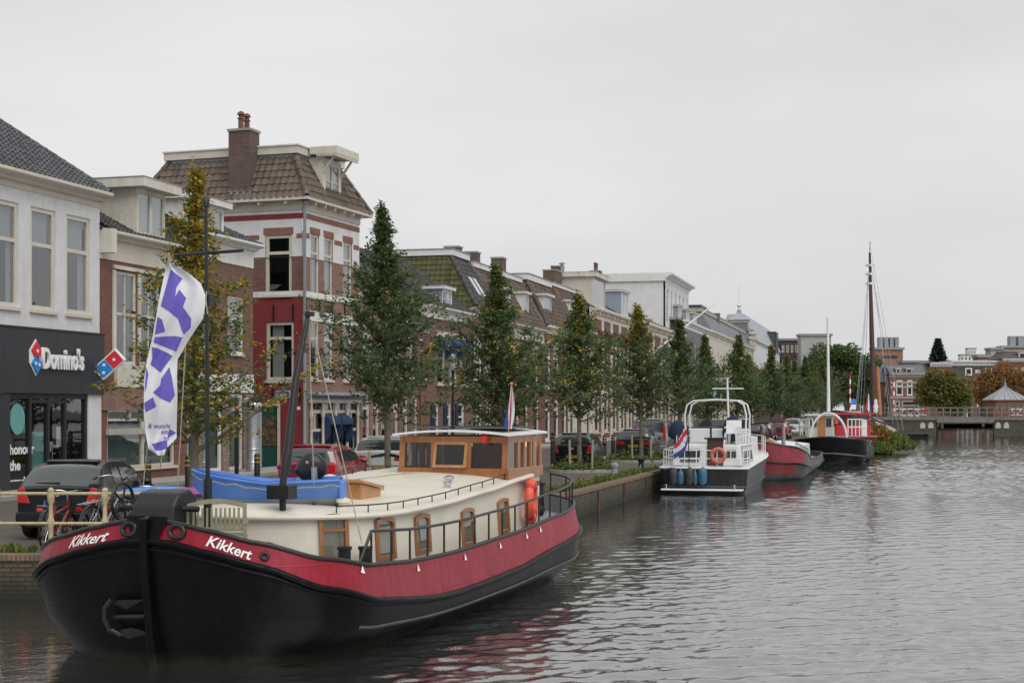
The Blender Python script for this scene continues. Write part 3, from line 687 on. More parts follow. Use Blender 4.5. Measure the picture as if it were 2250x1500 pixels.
    # each half is a square stood on its corner, squeezed to a lozenge
    for mat, zz in (('sign_red', .19), ('sign_blue', -.19)):
        g = MB(); g.prism([(0, .38), (.24, 0), (0, -.38), (-.24, 0)] if 0 else [(.0, zz+.28), (.25, zz-.02), (.0, zz-.28), (-.25, zz+.02)], -.05, .0, 'y'); g.build('tile_face', mat, lo)
        for (x, z2) in ([(0, 0)] if zz > 0 else [(-.09, .02), (.09, -.02)]):
            e = MB(); e.lathe([(.05, 0), (.05, .01)], (x, -.052, zz+z2), 14, 0, Matrix.Rotation(R(90), 4, 'X')); e.build('pip', 'sign_white', lo)
    g = MB(); g.prism([(0, .53), (.31, .17), (.31, -.2), (0, -.53), (-.31, -.17), (-.31, .2)], .002, .1, 'y'); g.build('backing', 'sign_white', lo)
    te = thing('shop_lettering', 'raised white letters spelling the shop name on the fascia', 'sign'); onh(te, (h.s_(93, -.26), -.26, h.z_(91, 811)))
    wd = h.s_(183, -.26)-h.s_(93, -.26)
    text('letters', "Domino's", .8, 'sign_white', Matrix.Translation((0, 0, 0)) @ FRONT, te, .04, fit=(wd, .66), offset=.022)
    m = MB(); m.box(0, wd, .06, .1, .15, .2); m.build('rail', 'dark_frame', te)
    ps = thing('projecting_sign', 'projecting red and blue domino sign on the corner of the charcoal fascia', 'sign'); onh(ps, (h.s_(241, -.5), -.5, h.z_(241, 800, -.5)))
    Q = Matrix.Rotation(R(90-8), 4, 'Z') @ Matrix.Rotation(R(52), 4, 'Y')
    Q = Matrix.Rotation(R(-75), 4, 'Z') @ Matrix.Rotation(R(48), 4, 'Y')
    g = MB(); g.box(-.25, .25, -.07, .07, -.48, .48, 0, Q); g.build('case', 'sign_white', ps, bevel=.03)
    logo(ps, Q, .43, .14)
    g = MB(); g.bar((-.1, .4, 0), (0, .1, 0), .05); g.build('bracket', 'dark_frame', ps)
white_house()
# --- red brick house with the box dormer
def dormer_house():
    h = House('brick_house', 'red brick house with box dormer and green curtains beside the white shop', onl(*L1, 220), onl(*L1, 404), 8.0)
    zc = h.z_(300, 520)-.45; zw = h.z_(300, 575)-.1
    w1 = h.rect(255, 300, 598, 800); w2 = h.rect(307, 352, 602, 803)
    w2 = (w2[0], w2[1], w1[2], w1[3]); w3 = (h.s_(362), h.s_(398), w1[2], w1[3])
    sh = (h.s_(236), h.s_(384), .5, h.z_(300, 872))
    wall(h, 0, h.L, 0, zw, [w1, w2, w3, sh], 'red_brick'); body(h, zw, 'red_brick', left=False)
    m = MB(); m.box(0, h.L, -.03, .2, zw+.002, zc); m.build('fascia_board', 'cream', h.t)
    cornice(h, 0, h.L, zc, .42, .42, 'cream')
    m = MB(); m.prism([(-.45, zc-.3), (-.45, zc+.45), (-.1, zc+.48), (.1, zc-.3)], -.02, .25, 'x'); m.build('corbel', 'weathered_white', h.t)
    for w in (w1, w2, w3):
        window(h, w, fw=.1, transom=.46, mull=1, frame='weathered_white', sill='weathered_white', curtain=[(0.06, .94, .86, .98, 'green_cloth'), (.74, .94, .3, .86, 'green_cloth'), (.05, .12, .3, .86, 'green_cloth')])
    m = MB(); m.box(w1[0]-.2, w3[1]+.2, -.08, -.0, w1[3]+.05, w1[3]+.17); m.build('head_board', 'weathered_white', h.t)
    for x in (w1[0]-.18, w2[0]-.09, w3[0]-.1): 
        m = MB(); m.box(x-.06, x+.08, -.06, -.005, w1[2]+.4, w1[3]); m.build('shutter_case', 'weathered_white', h.t)
    m = MB(); m.box(w1[0]-.12, w3[1]+.12, -.1, -.003, w1[2]-.75, w1[2]-.1); m.build('apron', 'weathered_white', h.t)
    m = MB(); m.box(0.02, h.L, -.07, -.004, w1[2]-1.5, w1[2]-.78); m.build('soldier_course', 'lintel_pale', h.t)
    gable_roof(h, zc+.43, 2.3, 'tile_black', ov=.3, view=1.5, verge=False)
    # shop window: a row of three toplights over two big panes
    window(h, sh, fw=.09, transom=.32, frame='cream', curtain=[(.02, .98, .7, .97, 'net_curtain'), (.1, .98, .02, .66, 'teal_film')])
    m = MB()
    for k in (1, 2): x = sh[0]+(sh[1]-sh[0])*k/3; m.box(x-.05, x+.05, .03, .16, sh[3]-(sh[3]-sh[2])*.32, sh[3])
    x = sh[0]+(sh[1]-sh[0])*.52; m.box(x-.06, x+.06, .03, .15, sh[2], sh[3]-(sh[3]-sh[2])*.32); m.build('mullion', 'cream', h.t)
    m = MB(); m.box(sh[0]-.1, sh[1]+.1, -.12, -.002, sh[3]-1.22, sh[3]-1.02); m.build('shop_rail', 'stone', h.t)
    u0, u1 = h.s_(289), h.s_(351)
    dormer(h, u0, u1, -.2, h.z_(320, 525), h.z_(290, 413), 3.4, 'weathered_white', 'weathered_white', curtain='curtain', over=.34, slab=.3, panes=2)
plain('teal_film', (0.20, 0.27, 0.26), 0.6, 0.15, 1.2)
brick('lintel_pale', (0.30, 0.15, 0.11), (0.23, 0.1, 0.08), (0.34, 0.28, 0.24), course=0.35, length=0.065)
dormer_house()
# --- low house behind the yellow tree
def shop_house():
    h = House('low_shop_house', 'low brick house with white cornice and white shop posts behind the yellow tree', onl(*L1, 404), onl(*L1, 556), 8.0)
    zc = h.z_(556, 590); w = [h.rect(430, 455, 640, 770), h.rect(500, 535, 655, 775)]; w = [(a, b, w[0][2], w[0][3]) for a, b, _, _ in w]
    zt = h.z_(500, 865); sh = [(h.s_(a), h.s_(b), .15, zt) for a, b in ((412, 436), (440, 488), (503, 534))]
    wall(h, 0, h.L, 0, zc, w+sh, 'mottled_brick' if 0 else 'brown_brick'); body(h, zc, 'dark_brick')
    m = MB(); m.box(0, h.L, -.03, .1, zc+.002, zc+.5); m.build('frieze', 'white_paint', h.t)
    cornice(h, 0, h.L, zc+.5, .4, .45, 'white_paint', ret=.12)
    for a in w: window(h, a, frame='white_paint', sill='white_paint', transom=.4, curtain=[(.05, .95, .5, .98, 'net_curtain')])
    m = MB(); m.box(0, h.L, -.04, -.002, zt+.06, zt+.75); m.build('shop_fascia', 'white_paint', h.t)
    for a in sh: window(h, a, frame='white_paint', fw=.12, transom=.2, sill='stone', curtain=[(.1, .95, .02, .7, 'teal_film')])
    for a, b in ((436.3, 439.7), (488.5, 502.5), (534.5, 555.5)):
        m = MB(); m.box(h.s_(a), h.s_(b), -.035, -.002, 0, zt-.004); m.build('brick_pier', 'mottled_brick', h.t)
    gable_roof(h, zc+.9, 1.9, 'tile_grey', ov=.35, view=h.L/2, verge=False)
    u0, u1 = h.s_(385), h.s_(497)
    dormer(h, max(u0, .1), u1, .1, zc+.92, h.z_(497, 460), 3.0, 'white_paint', 'white_paint', panes=3, curtain='curtain', over=.2, slab=.22, cm='white_paint')
shop_house()
# --- the tall corner house, side wall painted red below
C0 = (-8.7, 62.4)
def corner_house():
    d = Vector((.341, 1.0)).normalized(); B = onl(C0, (.341, 1.0), 789)
    h = House('corner_house', 'tall corner house with mansard roof, white upper wall and red painted flank', C0, B, 7.4)
    L, D = h.L, h.D; ze = h.z_(666, 447); zb = h.z_(667, 628, 0); z2 = h.z_(667, 645); zs = h.z_(667, 655)
    zw = h.z_(667, 563); zr = h.z_(667, 462)
    # front
    fx = [(682, 701), (712, 731), (754, 773)]
    up = [h.rect(a, b, 516+(a-683)*.24, 652+(a-683)*.03) for a, b in fx]; up = [(a, b, up[0][2], up[0][3]) for a, b, _, _ in up]
    mi = [h.rect(a, b, 706+(a-683)*.1, 833) for a, b in fx]; mi = [(a, b, mi[0][2], mi[0][3]) for a, b, _, _ in mi]
    zc = h.z_(672, 857)
    lo = [(h.s_(679), h.s_(785), 0.0, zc-.05)]
    wall(h, 0, L, 0, z2-.12, mi+lo, 'pale_brick', name='lower_wall')
    wall(h, 0, L, z2+.12, zw, up, 'pale_brick', name='upper_wall')
    wall(h, 0, L, zw, ze+.1, up, 'white_render', name='white_wall', y=-.012)
    m = MB(); m.box(-.02, L, -.03, .05, z2-.12, z2+.12); m.build('string_course', 'white_paint', h.t)
    m = MB(); m.box(-.02, L, -.03, .0, zr-.32, zr-.1); m.build('brick_band', 'lintel_brick', h.t)
    for r in up: window(h, r, fw=.1, transom=.3, curtain=[(.05, .95, .7, .98, 'net_curtain'), (.7, .95, .02, .7, 'net_curtain')], lint=('lintel_brick', .28))
    for a, b in ((.15, up[0][0]-.12), (up[1][1]+.14, up[2][0]-.14), (up[2][1]+.14, L-.05)):
        if b-a > .1: m = MB(); m.box(a, b, -.028, .0, up[0][3]-.22, up[0][3]-.02); m.build('brick_band', 'lintel_brick', h.t)
    for r in mi: window(h, r, fw=.1, transom=.3, curtain=[(.05, .95, .7, .98, 'net_curtain'), (.05, .35, .02, .7, 'net_curtain')], lint=('white_paint', .42))
    m = MB(); m.box(.02, L, -.018, -.001, mi[0][3]+.0, mi[0][3]+.18); m.build('white_band', 'white_paint', h.t)
    for i in range(5):
        u = .3+i*1.25; m = MB(); m.box(u-.025, u+.025, -.05, -.002, mi[0][3]+.25, mi[0][3]+.95); m.build('wall_anchor', 'black_metal', h.t)
    # shop front with columns
    a, b, _, zt = lo[0]
    m = MB(); m.prism([(.3, zc-.02), (-.55, zc-.12), (-.55, zc-.2), (-.1, zc-.2), (-.1, zc-.35), (.3, zc-.35)], a-.2, b+.2, 'x'); m.build('shop_canopy', 'lead', h.t)
    m = MB(); m.box(a-.1, b+.1, -.18, -.01, zc-.52, zc-.36); m.build('shop_fascia', 'cream', h.t)
    m = MB(); m.box(a, b, .02, .14, zc-.96, zc-.82); m.box(a, b, .02, .14, 0, .35)
    sf = m.build('shop_front', 'cream', h.t); n = 4
    for k in range(n+1):
        u = a+(b-a)*k/n; u = min(max(u, a+.08), b-.08)
        c = MB(); c.lathe([(.1, 0), (.1, .25), (.07, .3), (.06, zc-1.15), (.09, zc-1.1), (.09, zc-1.0), (.065, zc-.9), (.07, zc-.6), (.11, zc-.53)], (u, -.06, 0), 10); c.build('column', 'cream', sf, smooth=40)
    for k in range(n):
        u0, u1 = a+(b-a)*k/n+.07, a+(b-a)*(k+1)/n-.07
        g = MB(); g.add([(u0, .08, .35), (u1, .08, .35), (u1, .08, zc-.5), (u0, .08, zc-.5)], [(0, 1, 2, 3)]); g.build('pane', 'glass', sf, fix=False)
        if k in (1, 2):
            c = MB(); rows = [[(u0+(u1-u0)*i/8, y, z-.05*(i % 2)*(y < -.2)) for i in range(9)] for y, z in ((-.02, zc-1.0), (-.4, zc-1.22), (-.4, zc-1.42))]
            c.grid(rows)
            for xx in (u0, u1): c.add([(xx, -.02, zc-1.0), (xx, -.4, zc-1.22), (xx, -.38, zc-1.9), (xx, -.1, zc-2.3), (xx, -.02, zc-2.2)], [(0, 1, 2, 3, 4)])
            c.build('awning', 'blue_cloth', sf, fix=False)
        else:
            c = MB(); c.box(u0, u1, .03, .07, .02, zc-1.75); c.build('shop_door', 'navy_cloth', sf); c = MB(); c.box(u0+.2, u1-.2, .02, .028, .5, zc-2.0); c.build('pane', 'glass', sf)
            c = MB(); c.box(u0, u1, .02, .1, zc-1.74, zc-1.62); c.box((u0+u1)/2-.04, (u0+u1)/2+.04, .02, .1, zc-1.62, zc-.97); c.build('transom', 'cream', sf)
    m = MB(); m.box(a, b, .6, .62, 0, zc); m.build('room', 'interior', h.t)
    # red flank
    S = sideM(D); uC = D
    def su(px):                            # distance along the flank from its back corner
        k = (px-CX)/FPX; n_ = Vector((-h.e.y, h.e.x)); o = h.A
        t = (k*o.y-o.x)/(n_.x-k*n_.y); return D-t
    def sz(px, py):
        t = D-su(px); n_ = Vector((-h.e.y, h.e.x)); Y = h.A.y+n_.y*t; return CAMZ-(py-HY)*Y/FPX-ZS
    wu = (su(583), su(641), sz(612, 648), sz(612, 516)); wm_ = (su(585), su(646), sz(615, 835), sz(615, 707)); wd = (su(568), su(616), 0.0, sz(590, 886))
    wall(h, 0, D, 0, z2-.12, [wm_, wd], 'red_paint_brick', S, name='red_wall', y=-.012)
    wall(h, 0, D, z2+.12, zw, [wu], 'brown_brick', S, name='flank_brick')
    wall(h, 0, D, zw, ze+.1, [wu], 'white_render', S, name='flank_white', y=-.012)
    for q, mt in (((z2-.12, z2+.12), 'white_paint'), ((zr-.34, zr-.12), 'red_paint_brick')):
        m = MB(); m.box(0, D+.03, -.03, .05, q[0], q[1], 0, S); m.build('string_course', mt, h.t)
    for (p0, p1) in ((505, 570), (652, 664)):
        m = MB(); m.box(su(p0), su(p1), -.028, 0, wu[3]-.17, wu[3]+.02, 0, S); m.build('brick_band', 'lintel_brick', h.t)
    window(h, wu, S, fw=.14, transom=.3, lint=('lintel_brick', .3)); window(h, wm_, S, fw=.13, transom=.28, blinds=True, sillw=.08)
    m = MB(); m.box(wd[0]-.0, wd[0]+.12, -.05, .12, 0, wd[3], 0, S); m.box(wd[1]-.12, wd[1], -.05, .12, 0, wd[3], 0, S); m.box(wd[0]+.12, wd[1]-.12, -.05, .12, wd[3]-.14, wd[3]-.002, 0, S); df = m.build('doorway', 'cream', h.t)
    m = MB(); m.box(wd[0]+.12, wd[1]-.12, .06, .1, .0, wd[3]-.14, 0, S); m.build('door', 'teal_paint', df)
    m = MB(); m.box(wd[0]+.2, wd[1]-.2, .03, .058, .9, 2.1, 0, S); m.build('painted_panel', 'door_picture', df)
    for p in (602, 645):
        m = MB(); m.box(su(p)-.025, su(p)+.025, -.07, -.013, z2-1.1, z2-.45, 0, S); m.build('wall_anchor', 'black_metal', h.t)
    for p in (600, 668):
        m = MB(); m.box(su(min(p, 660))-.025, su(min(p, 660))+.025, -.07, -.013, wm_[2]-.9, wm_[2]-.3, 0, S); m.build('wall_anchor', 'black_metal', h.t)
    sg = thing('street_sign', 'blue street name sign on the red painted wall', 'sign'); zz = sz(622, 866); sg.matrix_world = h.t.matrix_basis @ S @ Matrix.Translation((su(608), -.04, zz-.13))
    m = MB(); wdt = su(637)-su(608); m.box(0, wdt, -.01, .02, 0, .26); m.build('plate', 'street_blue', sg); m = MB(); m.box(-.02, wdt+.02, -.005, .025, -.02, .28); m.build('border', 'sign_white', sg)
    text('street_name', 'Molenpad', .2, 'sign_white', Matrix.Translation((.06, -.014, .08)) @ FRONT, sg, .002, fit=(wdt-.12, .12))
    for k in (0, 1):
        m = MB(); m.box(su(643)+.22*k, su(643)+.14+.22*k, -.03, -.012, sz(645, 900), sz(645, 893), 0, S); m.build('wall_shield', 'sign_white', h.t)
    # eaves, gutter, mansard roof
    for M_, le in ((None, L), (S, D)):
        m = MB(); M2 = M_ or Matrix.Identity(4); m.box(-.45 if M_ is None else -.3, le+.45, -.48, -.0, ze+.1, ze+.24, 0, M2); m.build('gutter', 'cream', h.t)
        m = MB(); m.box(-.02, le+.02, -.06, .1, ze-.25, ze+.098, 0, M2); m.build('eaves_board', 'stone' if 0 else 'cream', h.t)
        for k in range(6):
            u = le*(k+.5)/6; m = MB(); m.box(u-.05, u+.05, -.4, -.061, ze-.04, ze+.098, 0, M2); m.build('bracket', 'cream', h.t)
    zr0 = ze+.24; ht = 1.95; ins = .7
    a0, b0, c0, d0 = (-.42, -.42, zr0), (L+.42, -.42, zr0), (L+.42, D+.42, zr0), (-.42, D+.42, zr0)
    a1, b1, c1, d1 = (ins, ins, zr0+ht), (L-ins, ins, zr0+ht), (L-ins, D-ins, zr0+ht), (ins, D-ins, zr0+ht)
    m = MB(); m.add([a0, b0, c0, d0, a1, b1, c1, d1], [(0, 1, 5, 4), (1, 2, 6, 5), (2, 3, 7, 6), (3, 0, 4, 7), (4, 5, 6, 7), (3, 2, 1, 0)])
    roof = m.build('roof', 'tile_brown', h.t)
    tiles(roof, [d0, a0, a1, d1], 'tile_brown', limit=300, w=.30, l=.42); tiles(roof, [a0, b0, b1, a1], 'tile_brown', limit=150, w=.30, l=.42)
    for p, q in ((a0, a1), (d0, d1), (b0, b1)): ridge_tiles(roof, p, q, 'tile_brown', r=.13, step=.42)
    e = .22
    m = MB(); m.box(ins-e, L-ins+e, ins-e, D-ins+e, zr0+ht+.02, zr0+ht+.34); m.build('roof_edge', 'cream', h.t)
    m = MB(); m.box(ins-e-.06, L-ins+e+.06, ins-e-.06, D-ins+e+.06, zr0+ht+.342, zr0+ht+.40); m.build('roof_edge_cap', 'white_paint', h.t)
    m = MB(); m.box(ins-.1, L-ins+.1, ins-.1, D-ins+.1, zr0+ht-.12, zr0+ht+.015); m.build('lead_flashing', 'lead', h.t)
    # dormer with the hoist roof on the street side
    u0, u1 = L*.30, L*.62; y = -.12
    m = MB()
    for x in (u0, u1): m.add([(x, y, zr0), (x, y, zr0+ht-.0), (x, 1.6, zr0+ht)], [(0, 1, 2)])
    dm = m.build('dormer', 'cream', h.t, fix=False)
    r = (u0+.2, u1-.2, zr0+.1, zr0+ht-.3); wall(h, u0, u1, zr0, zr0+ht, [r], 'cream', None, y, .08, 'front_board', dm)
    m = MB(); um = (r[0]+r[1])/2
    for x0, x1 in ((r[0], r[0]+.07), (um-.05, um+.05), (r[1]-.07, r[1])): m.box(x0+.001, x1-.001, y+.0, y+.07, r[2], r[3])
    m.box(r[0], r[1], y+.002, y+.068, r[2]+.85, r[2]+.91); m.build('window_frame', 'cream', dm)
    g = MB(); g.add([(r[0], y+.04, r[2]), (r[1], y+.04, r[2]), (r[1], y+.04, r[3]), (r[0], y+.04, r[3])], [(0, 1, 2, 3)]); g.build('pane', 'glass', dm, fix=False)
    g = MB(); g.add([(r[0], y+.12, r[2]), (r[1], y+.12, r[2]), (r[1], y+.12, r[3]), (r[0], y+.12, r[3])], [(0, 1, 2, 3)]); g.build('curtain', 'curtain', dm, fix=False)
    m = MB(); m.box(u0-.22, u1+.22, y-.75, ins-e-.07, zr0+ht+.1, zr0+ht+.41); m.build('hoist_roof', 'cream', dm)
    m = MB(); n = 14
    for k in range(n):
        x = u0-.21+(u1-u0+.42)*(k+.5)/n; m.prism([(x-.07, zr0+ht+.1), (x+.07, zr0+ht+.1), (x+.04, zr0+ht-.04), (x-.04, zr0+ht-.04)], y-.74, y-.70, 'y')
        yy = y-.72+.95*(k+.5)/n; m.prism([(yy-.04, zr0+ht+.1), (yy+.04, zr0+ht+.1), (yy, zr0+ht-.04)], u0-.21, u0-.17, 'x')
    m.build('valance', 'cream', dm)
    for x in (u0+.04, u1-.04):
        m = MB(); m.bar((x, y, zr0+ht-.65), (x, y-.55, zr0+ht+.08), .08); m.build('brace', 'cream', dm)
    # chimney rising through the flank slope
    px, py = .95, D-1.0
    k = D-su(531)
    c = chimney(h, .2, k, zr0+.1, h.z_(531, 300) if 0 else zr0+ht+.95, .85, 1.0, pots=2)
    m = MB(); m.box(-.3, .75, k-.6, k+.6, zr0+.0, zr0+.32); m.build('flashing', 'lead', c)
    # drainpipe on the corner
    m = MB(); m.tube([(-.08, -.14, 0), (-.08, -.14, ze-.15), (-.2, -.3, ze+.1)], .065, 8); m.build('drainpipe', 'zinc', h.t, smooth=40)
def doorpic():
    m, nt, b = newmat('door_picture'); n = noise(nt, 5, 5, .7)
    c = ramp(nt, n, [(.35, (.02, .05, .045)), (.5, (.05, .08, .06)), (.56, (.35, .09, .03)), (.7, (.04, .06, .05))]); nt.links.new(c, b.inputs[0])
doorpic()
corner_house()
# ---------------------------------------------------------------- the row beyond the corner
La, Lb, Lc = ((-6.7, 68.2), (.295, 1)), ((-4.48, 75.8), (.262, 1)), ((-2.18, 84.6), (.255, 1))
def hip(h, z, ht, ins, mat, front_mat=None, tl=True, flat='lead', edge='white_paint', ov=.3, edge_h=.25, w=.3, l=.4, left_mat=None, limit=120, back=None):
    L, D = h.L, h.D; i0, i1, j = ins if isinstance(ins, tuple) else (ins, ins, ins)
    a0, b0, c0, d0 = (-.05, -ov, z), (L+.05, -ov, z), (L+.05, D, z), (-.05, D, z)
    a1, b1, c1, d1 = (i0, j, z+ht), (L-i1, j, z+ht), (L-i1, D-j, z+ht), (i0, D-j, z+ht)
    m = MB(); m.add([a0, b0, c0, d0, a1, b1, c1, d1], [(0, 1, 5, 4), (1, 2, 6, 5), (2, 3, 7, 6), (3, 0, 4, 7), (4, 5, 6, 7), (3, 2, 1, 0)])
    roof = m.build('roof', mat, h.t)
    if tl:
        tiles(roof, [a0, b0, b1, a1], mat, w=w, l=l, limit=limit); tiles(roof, [d0, a0, a1, d1], left_mat or mat, w=w, l=l, limit=limit)
        for p, q in ((a0, a1), (b0, b1), (d0, d1)): ridge_tiles(roof, p, q, mat, r=.12, step=.4)
    if edge:
        m = MB(); m.box(i0-.15, L-i1+.15, j-.15, D-j+.15, z+ht+.01, z+ht+edge_h); m.build('roof_edge', edge, h.t)
        m = MB(); m.box(i0-.2, L-i1+.2, j-.2, D-j+.2, z+ht+edge_h+.002, z+ht+edge_h+.05); m.build('roof_edge_cap', flat, h.t)
    return roof
def fronts(h, n, z0, z1, frac=.55, a=0.0, b=1.0, ww=None):
    out = []; L = h.L*(b-a)
    for k in range(n):
        c = h.L*a+L*(k+.5)/n; w = ww or L/n*frac; out.append((c-w/2, c+w/2, z0, z1))
    return out
def simple(name, label, A, B, depth, ze, mat, rows, frame='cream', corn='cream', ch=.45, group='row houses along the canal street', fr=.0, opts=None, brk=0):
    h = House(name, label, A, B, depth, 'house', ZS, group); holes = [r for row in rows for r in row[0]]
    wall(h, 0, h.L, 0, ze+.02, holes, mat); body(h, ze, mat)
    for row in rows:
        for i, r in enumerate(row[0]):
            kw = dict(frame=frame, sill=frame, fw=.1, transom=.33); kw.update(row[1]); 
            if kw.pop('alt', None) and i % 2: kw['curtain'] = None
            window(h, r, **kw)
    if fr:
        m = MB(); m.box(0, h.L, -.04, .1, ze-fr, ze+.0); m.build('frieze', corn, h.t)
    cornice(h, 0, h.L, ze+.022, ch, .42, corn, brackets=brk)
    return h
NC = [(.05, .95, .45, .98, 'net_curtain')]
NF = [(.05, .95, .02, .98, 'net_curtain')]
def row():
    # brick house right after the corner
    A, B = onl(*La, 789), onl(*La, 858); h = simple('row_house', 'narrow brick house with grey tiled gable right of the corner house', A, B, 8, 7.3, 'brown_brick',
        [([], {})])
    h = simple_house_windows(h)
    m = MB(); m.box(0, h.L, -.05, .1, 7.77, 8.2); m.build('cream_board', 'cream', h.t)
    gable_roof(h, 8.2, 2.6, 'tile_grey', ov=.25, limit=200)
    # dormer house hidden by the tall tree
    A2, B2 = B, onl(*La, 942); h = House('row_house', 'brick house with red drainpipe mostly hidden behind the tall second tree', A2, B2, 8, 'house', ZS, 'row houses along the canal street')
    w = fronts(h, 4, .5, 3.1, .5)+fronts(h, 3, 4.0, 6.0, .4); wall(h, 0, h.L, 0, 6.5, w, 'brown_brick'); body(h, 6.5, 'brown_brick')
    for r in w: window(h, r, fw=.12, transom=.3, curtain=NC)
    cornice(h, 0, h.L, 6.3, .4, .35, 'cream'); gable_roof(h, 6.72, 2.5, 'tile_black', ov=.25, limit=150)
    m = MB(); m.tube([(.75*h.L, -.1, 0), (.75*h.L, -.1, 3.3)], .06, 8); m.build('drainpipe', 'tile_red', h.t)
    dormer(h, h.L*.55, h.L*.9, .5, 6.85, 7.9, 2, 'white_paint', 'white_paint', panes=2, over=.12, cm='white_paint')
    m = MB(); m.add([(h.L*.55-.2, .2, 7.95), (h.L*.9+.2, .2, 7.95), (h.L*.725, .2, 8.6), (h.L*.725, 2.5, 8.6), (h.L*.55-.2, 2.5, 7.95), (h.L*.9+.2, 2.5, 7.95)], [(0, 1, 2), (0, 2, 3, 4), (1, 5, 3, 2)]); m.build('dormer_gable', 'tile_black', h.t, fix=False)
    # house with blue awnings and shutters
    A3, B3 = Lb[0], onl(*Lb, 1040); h = House('row_house', 'low brick house with navy awnings, dark shutters and a blue grey dormer', A3, B3, 8, 'house', ZS, 'row houses along the canal street')
    a1 = [(h.s_(a), h.s_(b), 3.75, 6.2) for a, b in ((961, 978), (988, 1004), (1011, 1026))]
    a0 = [(h.s_(a), h.s_(b), .9, 2.75) for a, b in ((952, 964), (980, 991), (1005, 1020))]
    ze = h.z_(990, 702)-.1
    wall(h, 0, h.L, 0, ze, a1+a0, 'brown_brick'); body(h, ze, 'brown_brick')
    for r in a1: window(h, r, fw=.11, transom=.35, awn='blue_cloth', curtain=NC, frame='cream')
    m = MB(); m.box(a1[0][0]-.25, a1[2][1]+.25, -.04, -.002, 6.24, 6.5); m.build('head_board', 'cream', h.t)
    for r in a0:
        window(h, r, fw=.1, transom=.4, frame='white_paint', sill='stone')
        for x in (r[0]-.52,):
            m = MB(); m.box(x, x+.5, -.07, -.005, r[2]-.2, r[3]); s = m.build('shutter', 'navy_cloth', h.t)
            for k in range(9): m = MB(); m.box(x+.05, x+.45, -.085, -.071, r[2]-.1+k*.2, r[2]-.1+k*.2+.1); m.build('louvre', 'navy_cloth', s)
    m = MB(); m.box(0, h.L, -.04, .1, ze-.0, ze+.25); m.build('frieze', 'white_paint', h.t); cornice(h, 0, h.L, ze+.25, .35, .4, 'white_paint')
    gable_roof(h, ze+.62, 3.0, 'tile_black', ov=.25, limit=250, view=4)
    u0, u1 = h.s_(974), h.s_(995)
    dormer(h, u0, u1, .05, ze+.64, h.z_(985, 637), 3.2, 'blue_grey', 'white_paint', panes=1, over=.15, slab=.16, cm='white_paint', transom=.5, curtain='curtain')
    # mossy roofed house
    A4, B4 = onl(*Lc, 1036), onl(*Lc, 1085); h = House('row_house', 'brick house with green mossy flank roof, two chimneys and two skylights', A4, B4, 9.5, 'house', ZS, 'row houses along the canal street')
    ze = h.z_(1060, 688)-.05; w = [(h.s_(1042), h.s_(1058), 4.1, 6.6), (h.s_(1066), h.s_(1080), 4.1, 6.6), (h.s_(1042), h.s_(1058), .6, 3.0), (h.s_(1066), h.s_(1080), .2, 3.0)]
    wall(h, 0, h.L, 0, ze, w, 'brown_brick'); body(h, ze, 'brown_brick')
    for r in w: window(h, r, fw=.09, transom=.4, mull=1, frame='white_paint', sill='white_paint')
    cornice(h, 0, h.L, ze, .3, .3, 'cream', brackets=10)
    rf = hip(h, ze+.32, 3.0, (1.3, .2, 1.6), 'tile_black', left_mat='tile_moss', limit=300, edge_h=.35, w=.3, l=.4)
    for a in (.35, .55):
        m = MB(); sl = 3.0/1.9; y0 = .2; x0 = h.L*a
        M = Matrix.Translation((x0, .45, ze+1.55)) @ Matrix.Rotation(math.atan2(3.0, 1.9), 4, 'X')
        m.box(0, .62, -.65, .65, .05, .1, 0, M); s = m.build('skylight', 'lead', h.t)
        m = MB(); m.box(.06, .56, -.58, .58, .101, .115, 0, M); m.build('pane', 'sky_pane', s)
    chimney(h, h.s_(996, 3), 3.0, ze+1.5, h.z_(996, 545, 3), .8, .9); chimney(h, h.s_(1036, 2.2), 2.2, ze+1.6, h.z_(1036, 557, 2.2), .8, .9)
    # cream corniced houses
    A5, B5 = B4, onl(*Lc, 1194); h = simple('row_house', 'brick house with plain cream fascia and arched upper windows behind the third tree', A5, B5, 9, 7.4, 'brown_brick',
        [([], {})], ch=.3)
    w1 = [(h.s_(a), h.s_(b), 4.0, 6.5) for a, b in ((1091, 1100), (1108, 1118), (1128, 1139), (1150, 1161), (1171, 1182))]
    w0 = [(h.s_(a), h.s_(b), .4, 3.2) for a, b in ((1093, 1102), (1112, 1121), (1128, 1140), (1150, 1160), (1172, 1184))]
    fix_front(h, 7.42, w1+w0, 'red_brick')
    for r in w1: window(h, r, frame='cream', sill='cream', fw=.12, arch=True, curtain=NC)
    for r in w0: window(h, r, frame='cream', fw=.12, transom=.25)
    m = MB(); m.box(0, h.L, -.06, .05, 6.85, 7.42); m.build('frieze', 'cream', h.t)
    hip(h, 7.75, 3.2, (.6, .6, 1.5), 'tile_brown', limit=150, edge_h=.3); chimney(h, h.L-.5, 3, 9.5, 12.6, 1.0, .8); dormer(h, h.s_(1108, .3), h.s_(1118, .3), .2, 7.9, 9.8, 1.6, 'white_paint', 'white_paint', panes=1, over=.15, cm='white_paint')
    dormer(h, h.s_(1146, .3), h.s_(1158, .3), .2, 7.9, 9.9, 1.6, 'white_paint', 'white_paint', panes=1, over=.15, cm='white_paint')
    A6, B6 = B5, onl(*Lc, 1248); h = simple('row_house', 'brick house with white cornice, arched white windows and a white cheeked dormer', A6, B6, 9, 7.6, 'brown_brick', [([], {})], corn='white_paint', ch=.5)
    w1 = fronts(h, 3, 3.9, 7.0, .62); w0 = fronts(h, 3, .3, 3.1, .55); fix_front(h, 7.62, w1+w0, 'red_brick')
    for r in w1: window(h, r, frame='white_paint', sill='white_paint', fw=.18, arch=True, curtain=NC)
